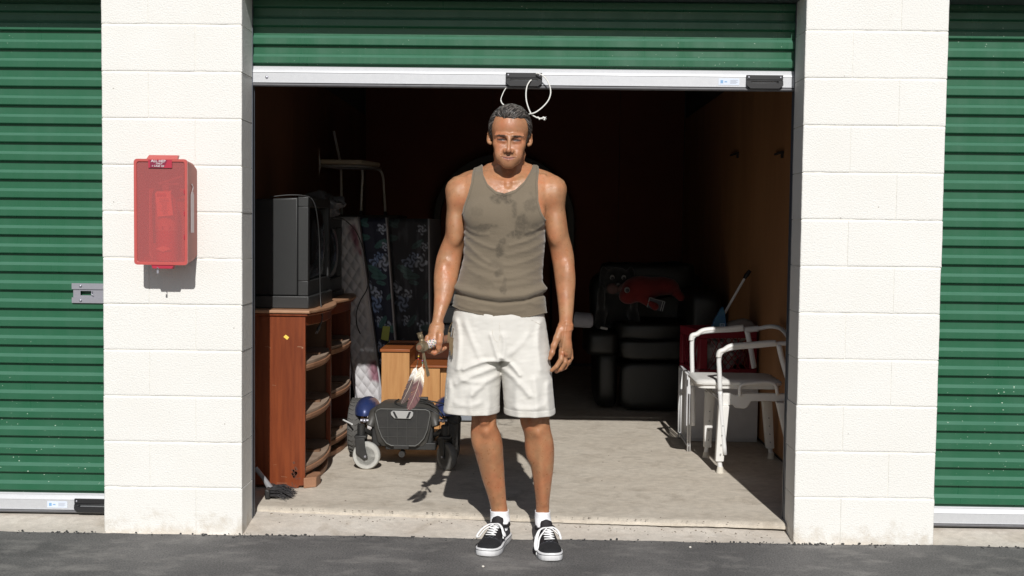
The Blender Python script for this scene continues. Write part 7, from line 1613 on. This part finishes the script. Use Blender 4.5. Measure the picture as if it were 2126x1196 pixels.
m = MB(); m.tube([(x, y, ZF + 0.035) for x, y in fr4 + fr4[:1]], 0.0045, 8); m.build('lower_rail', M_wire, ft, world=True, smooth=180)
# ---- black leather recliner
M_lth = mat('black_leather', (0.007, 0.0075, 0.007), 0.45, bump=0.25, bscale=90, vary=0.3, vscale=6, vcol=(0.018, 0.018, 0.015))
rc = thing('recliner', 'black leather recliner armchair at the back right of the unit', 'armchair', tuple(G(1350, 845, ZF)))
YR = 8.45
def pad(name, x0, x1, y0, y1, z0, z1, r=0.05, amp=0.010, seed=0.0):
    n = 22; V_ = []; m = MB(); m.sphere((0, 0, 0), 1.0, 40, 24); V = np.array(m.V); s_ = np.sign(V) * np.abs(V) ** 0.36; h = np.array(((x1 - x0) / 2, (y1 - y0) / 2, (z1 - z0) / 2)); c = np.array(((x0 + x1) / 2, (y0 + y1) / 2, (z0 + z1) / 2))
    Vw = s_ * h * 0.985 + c; Vw = Vw + V * (amp * fbm(Vw[:, 0] * 9 + seed, Vw[:, 1] * 9, Vw[:, 2] * 14, 3))[:, None]; Vw[:, 2] = np.maximum(Vw[:, 2], ZF + 0.001); m.V = [tuple(v) for v in Vw]; return m.build(name, M_lth, rc, world=True, smooth=180)
def X8(px, Y=YR): return W(px, 700, Y).x
pad('footrest', X8(1288), X8(1428), YR - 0.02, YR + 0.10, ZF + 0.015, W(1350, 752, YR).z, amp=0.004)
pad('footrest_pad', X8(1286), X8(1430), YR - 0.05, YR + 0.12, W(1350, 748, YR).z, W(1350, 704, YR).z, amp=0.016, seed=3)
pad('seat_cushion', X8(1275), X8(1440), YR + 0.0, YR + 0.62, W(1350, 715, YR).z, W(1350, 668, YR).z, amp=0.022, seed=5)
pad('arm', X8(1238), X8(1286), YR + 0.02, YR + 0.80, ZF + 0.01, W(1260, 722, YR).z, amp=0.006, seed=7); pad('arm_pad', X8(1215), X8(1287), YR - 0.03, YR + 0.72, W(1260, 742, YR).z, W(1260, 686, YR).z, amp=0.02, seed=9)
pad('arm', X8(1432), X8(1480), YR + 0.02, YR + 0.80, ZF + 0.01, W(1450, 722, YR).z, amp=0.006, seed=2); pad('arm_pad', X8(1428), X8(1500), YR - 0.03, YR + 0.72, W(1450, 725, YR).z, W(1450, 600, YR).z, amp=0.03, seed=12)
pad('backrest', X8(1232), X8(1490), YR + 0.55, YR + 0.85, 0.30, W(1350, 560, YR + .55).z, amp=0.03, seed=15); pad('head_cushion', X8(1250), X8(1465), YR + 0.48, YR + 0.72, W(1350, 620, YR + .5).z, W(1350, 545, YR + .5).z, amp=0.03, seed=19)
# things on the recliner
def sdf_obj(name, mtl, lo, hi, h, fn, parent=None, colf=None):
    f = Field(np.arange(lo[0], hi[0], h), np.arange(lo[1], hi[1], h), np.arange(lo[2], hi[2], h)); fn(f); V, Qd = f.mesh(); return finish(name, V, Qd, mtl, parent, smooth=180, world=True)
dg = thing('plush_dog', 'black plush dog with pinkish muzzle sitting on the recliner', 'plush toy', tuple(W(1278, 660, YR + 0.2)))
M_fur = mat('black_plush', (0.012, 0.012, 0.012), 0.95, sheen=0.3, bump=0.6, bscale=260); Yq = YR + 0.25
hc_ = W(1281, 585, Yq)
def dogf(f):
    f.ell(hc_, (0.115, 0.10, 0.105), 0.03); f.ell(hc_ + Vector((0, 0.06, -0.20)), (0.14, 0.12, 0.16), 0.04); f.ell(hc_ + Vector((0, -0.07, -0.03)), (0.06, 0.05, 0.045), 0.02)
    for s_ in (-1, 1): f.ell(hc_ + Vector((0.10 * s_, 0.0, 0.03)), (0.03, 0.03, 0.085), 0.02); f.cone(hc_ + Vector((0.10 * s_, 0.0, -0.16)), hc_ + Vector((0.13 * s_, -0.12, -0.30)), 0.045, 0.04, 0.03); f.ell(hc_ + Vector((0.12 * s_, -0.10, -0.12)), (0.03, 0.035, 0.10), 0.03)
sdf_obj('body', M_fur, hc_ + Vector((-0.25, -0.25, -0.40)), hc_ + Vector((0.25, 0.28, 0.17)), 0.009, dogf, dg)
M_mz = mat('pink_white_plush', (0.10, 0.055, 0.05), 0.9); M_eye = mat('dull_white_eye', (0.28, 0.28, 0.28), 0.5)
for s_ in (-1, 1):
    m = MB(); m.sphere(hc_ + Vector((0.038 * s_, -0.105, -0.045)), (0.045, 0.03, 0.04), 16, 10); m.build('muzzle', M_mz, dg, world=True, smooth=180)
    m = MB(); m.sphere(hc_ + Vector((0.042 * s_, -0.096, 0.035)), (0.017, 0.010, 0.020), 14, 10); e_ = m.build('eye', M_eye, dg, world=True, smooth=180)
    m = MB(); m.sphere(hc_ + Vector((0.042 * s_, -0.104, 0.028)), (0.012, 0.008, 0.014), 12, 8); m.build('pupil', M_black, e_, world=True, smooth=180)
m = MB(); m.sphere(hc_ + Vector((0, -0.125, -0.008)), (0.026, 0.016, 0.018), 14, 8); m.build('nose', M_black, dg, world=True, smooth=180)
rf = thing('plush_fish', 'red plush animal with one round eye lying on the recliner', 'plush toy', tuple(W(1335, 650, YR + 0.15)))
M_redp = mat('red_plush', (0.13, 0.007, 0.006), 0.95, sheen=0.2, bump=0.6, bscale=200); Yp = YR + 0.13; f0 = W(1330, 600, Yp)
def fishf(f):
    f.ell(f0, (0.14, 0.09, 0.095), 0.03); f.ell(f0 + Vector((0.14, 0.04, 0.02)), (0.14, 0.08, 0.07), 0.04); f.ell(f0 + Vector((-0.09, -0.03, -0.05)), (0.07, 0.06, 0.06), 0.03); f.cone(f0 + Vector((0.0, -0.05, -0.06)), f0 + Vector((0.10, -0.08, -0.12)), 0.035, 0.03, 0.02); f.cone(f0 + Vector((0.22, 0.05, 0.02)), f0 + Vector((0.30, 0.05, -0.06)), 0.04, 0.03, 0.03)
sdf_obj('body', M_redp, f0 + Vector((-0.25, -0.22, -0.22)), f0 + Vector((0.38, 0.2, 0.16)), 0.009, fishf, rf)
ec_ = W(1302, 602, Yp - 0.10); m = MB(); m.sphere(ec_, (0.020, 0.012, 0.022), 14, 10); e_ = m.build('eye', M_eye, rf, world=True, smooth=180)
m = MB(); m.sphere(ec_ + Vector((0, -0.009, -0.004)), (0.014, 0.007, 0.015), 12, 8); m.build('pupil', M_black, e_, world=True, smooth=180)
bk_ = thing('dark_book', 'dark book with white edge lines lying on the recliner seat', 'book', tuple(W(1362, 640, YR)))
Yb = YR + 0.05; m = MB(); cbk = W(1362, 632, Yb); m.box(cbk, (0.125, 0.03, 0.075), Matrix.Rotation(0.25, 3, 'Y')); m.build('cover', mat('navy_cover', (0.01, 0.012, 0.025), 0.4), bk_, world=True, bevel=0.002)
for dx in (-0.058, 0.040, 0.054): m = MB(); rt = Matrix.Rotation(0.25, 3, 'Y'); m.box(cbk + rt @ Vector((dx, -0.0165, 0)), (0.004, 0.002, 0.072), rt); m.build('stripe', M_eye, bk_, world=True)
m = MB(); rt = Matrix.Rotation(0.25, 3, 'Y'); m.box(cbk + rt @ Vector((0, -0.0165, 0.0355)), (0.11, 0.002, 0.003), rt); m.build('stripe', M_eye, bk_, world=True)
pr_ = W(1209, 665, YR - 0.02); m = MB(); RG = []
m.tube([pr_ + Vector((-0.055, 0.02, 0.004)), pr_ + Vector((-0.05, 0.02, 0.004)), pr_ + Vector((0.06, -0.01, 0.0)), pr_ + Vector((0.075, -0.01, 0))], [0.035, 0.056, 0.054, 0.040], 20)
setprops(m.build('towel_roll', mat('greyish_white_towel', (0.30, 0.30, 0.34), 0.9, vary=0.3, vscale=30), smooth=60), 'white rolled towel on the left arm of the recliner', 'towel')
q = W(1254, 681.5, YR + 0.03); m = MB(); m.box(q, (0.052, 0.02, 0.018), Matrix.Rotation(0.2, 3, 'Y')); setprops(m.build('white_card', M_eye, bevel=0.002), 'small white card lying on the recliner arm pad', 'card')
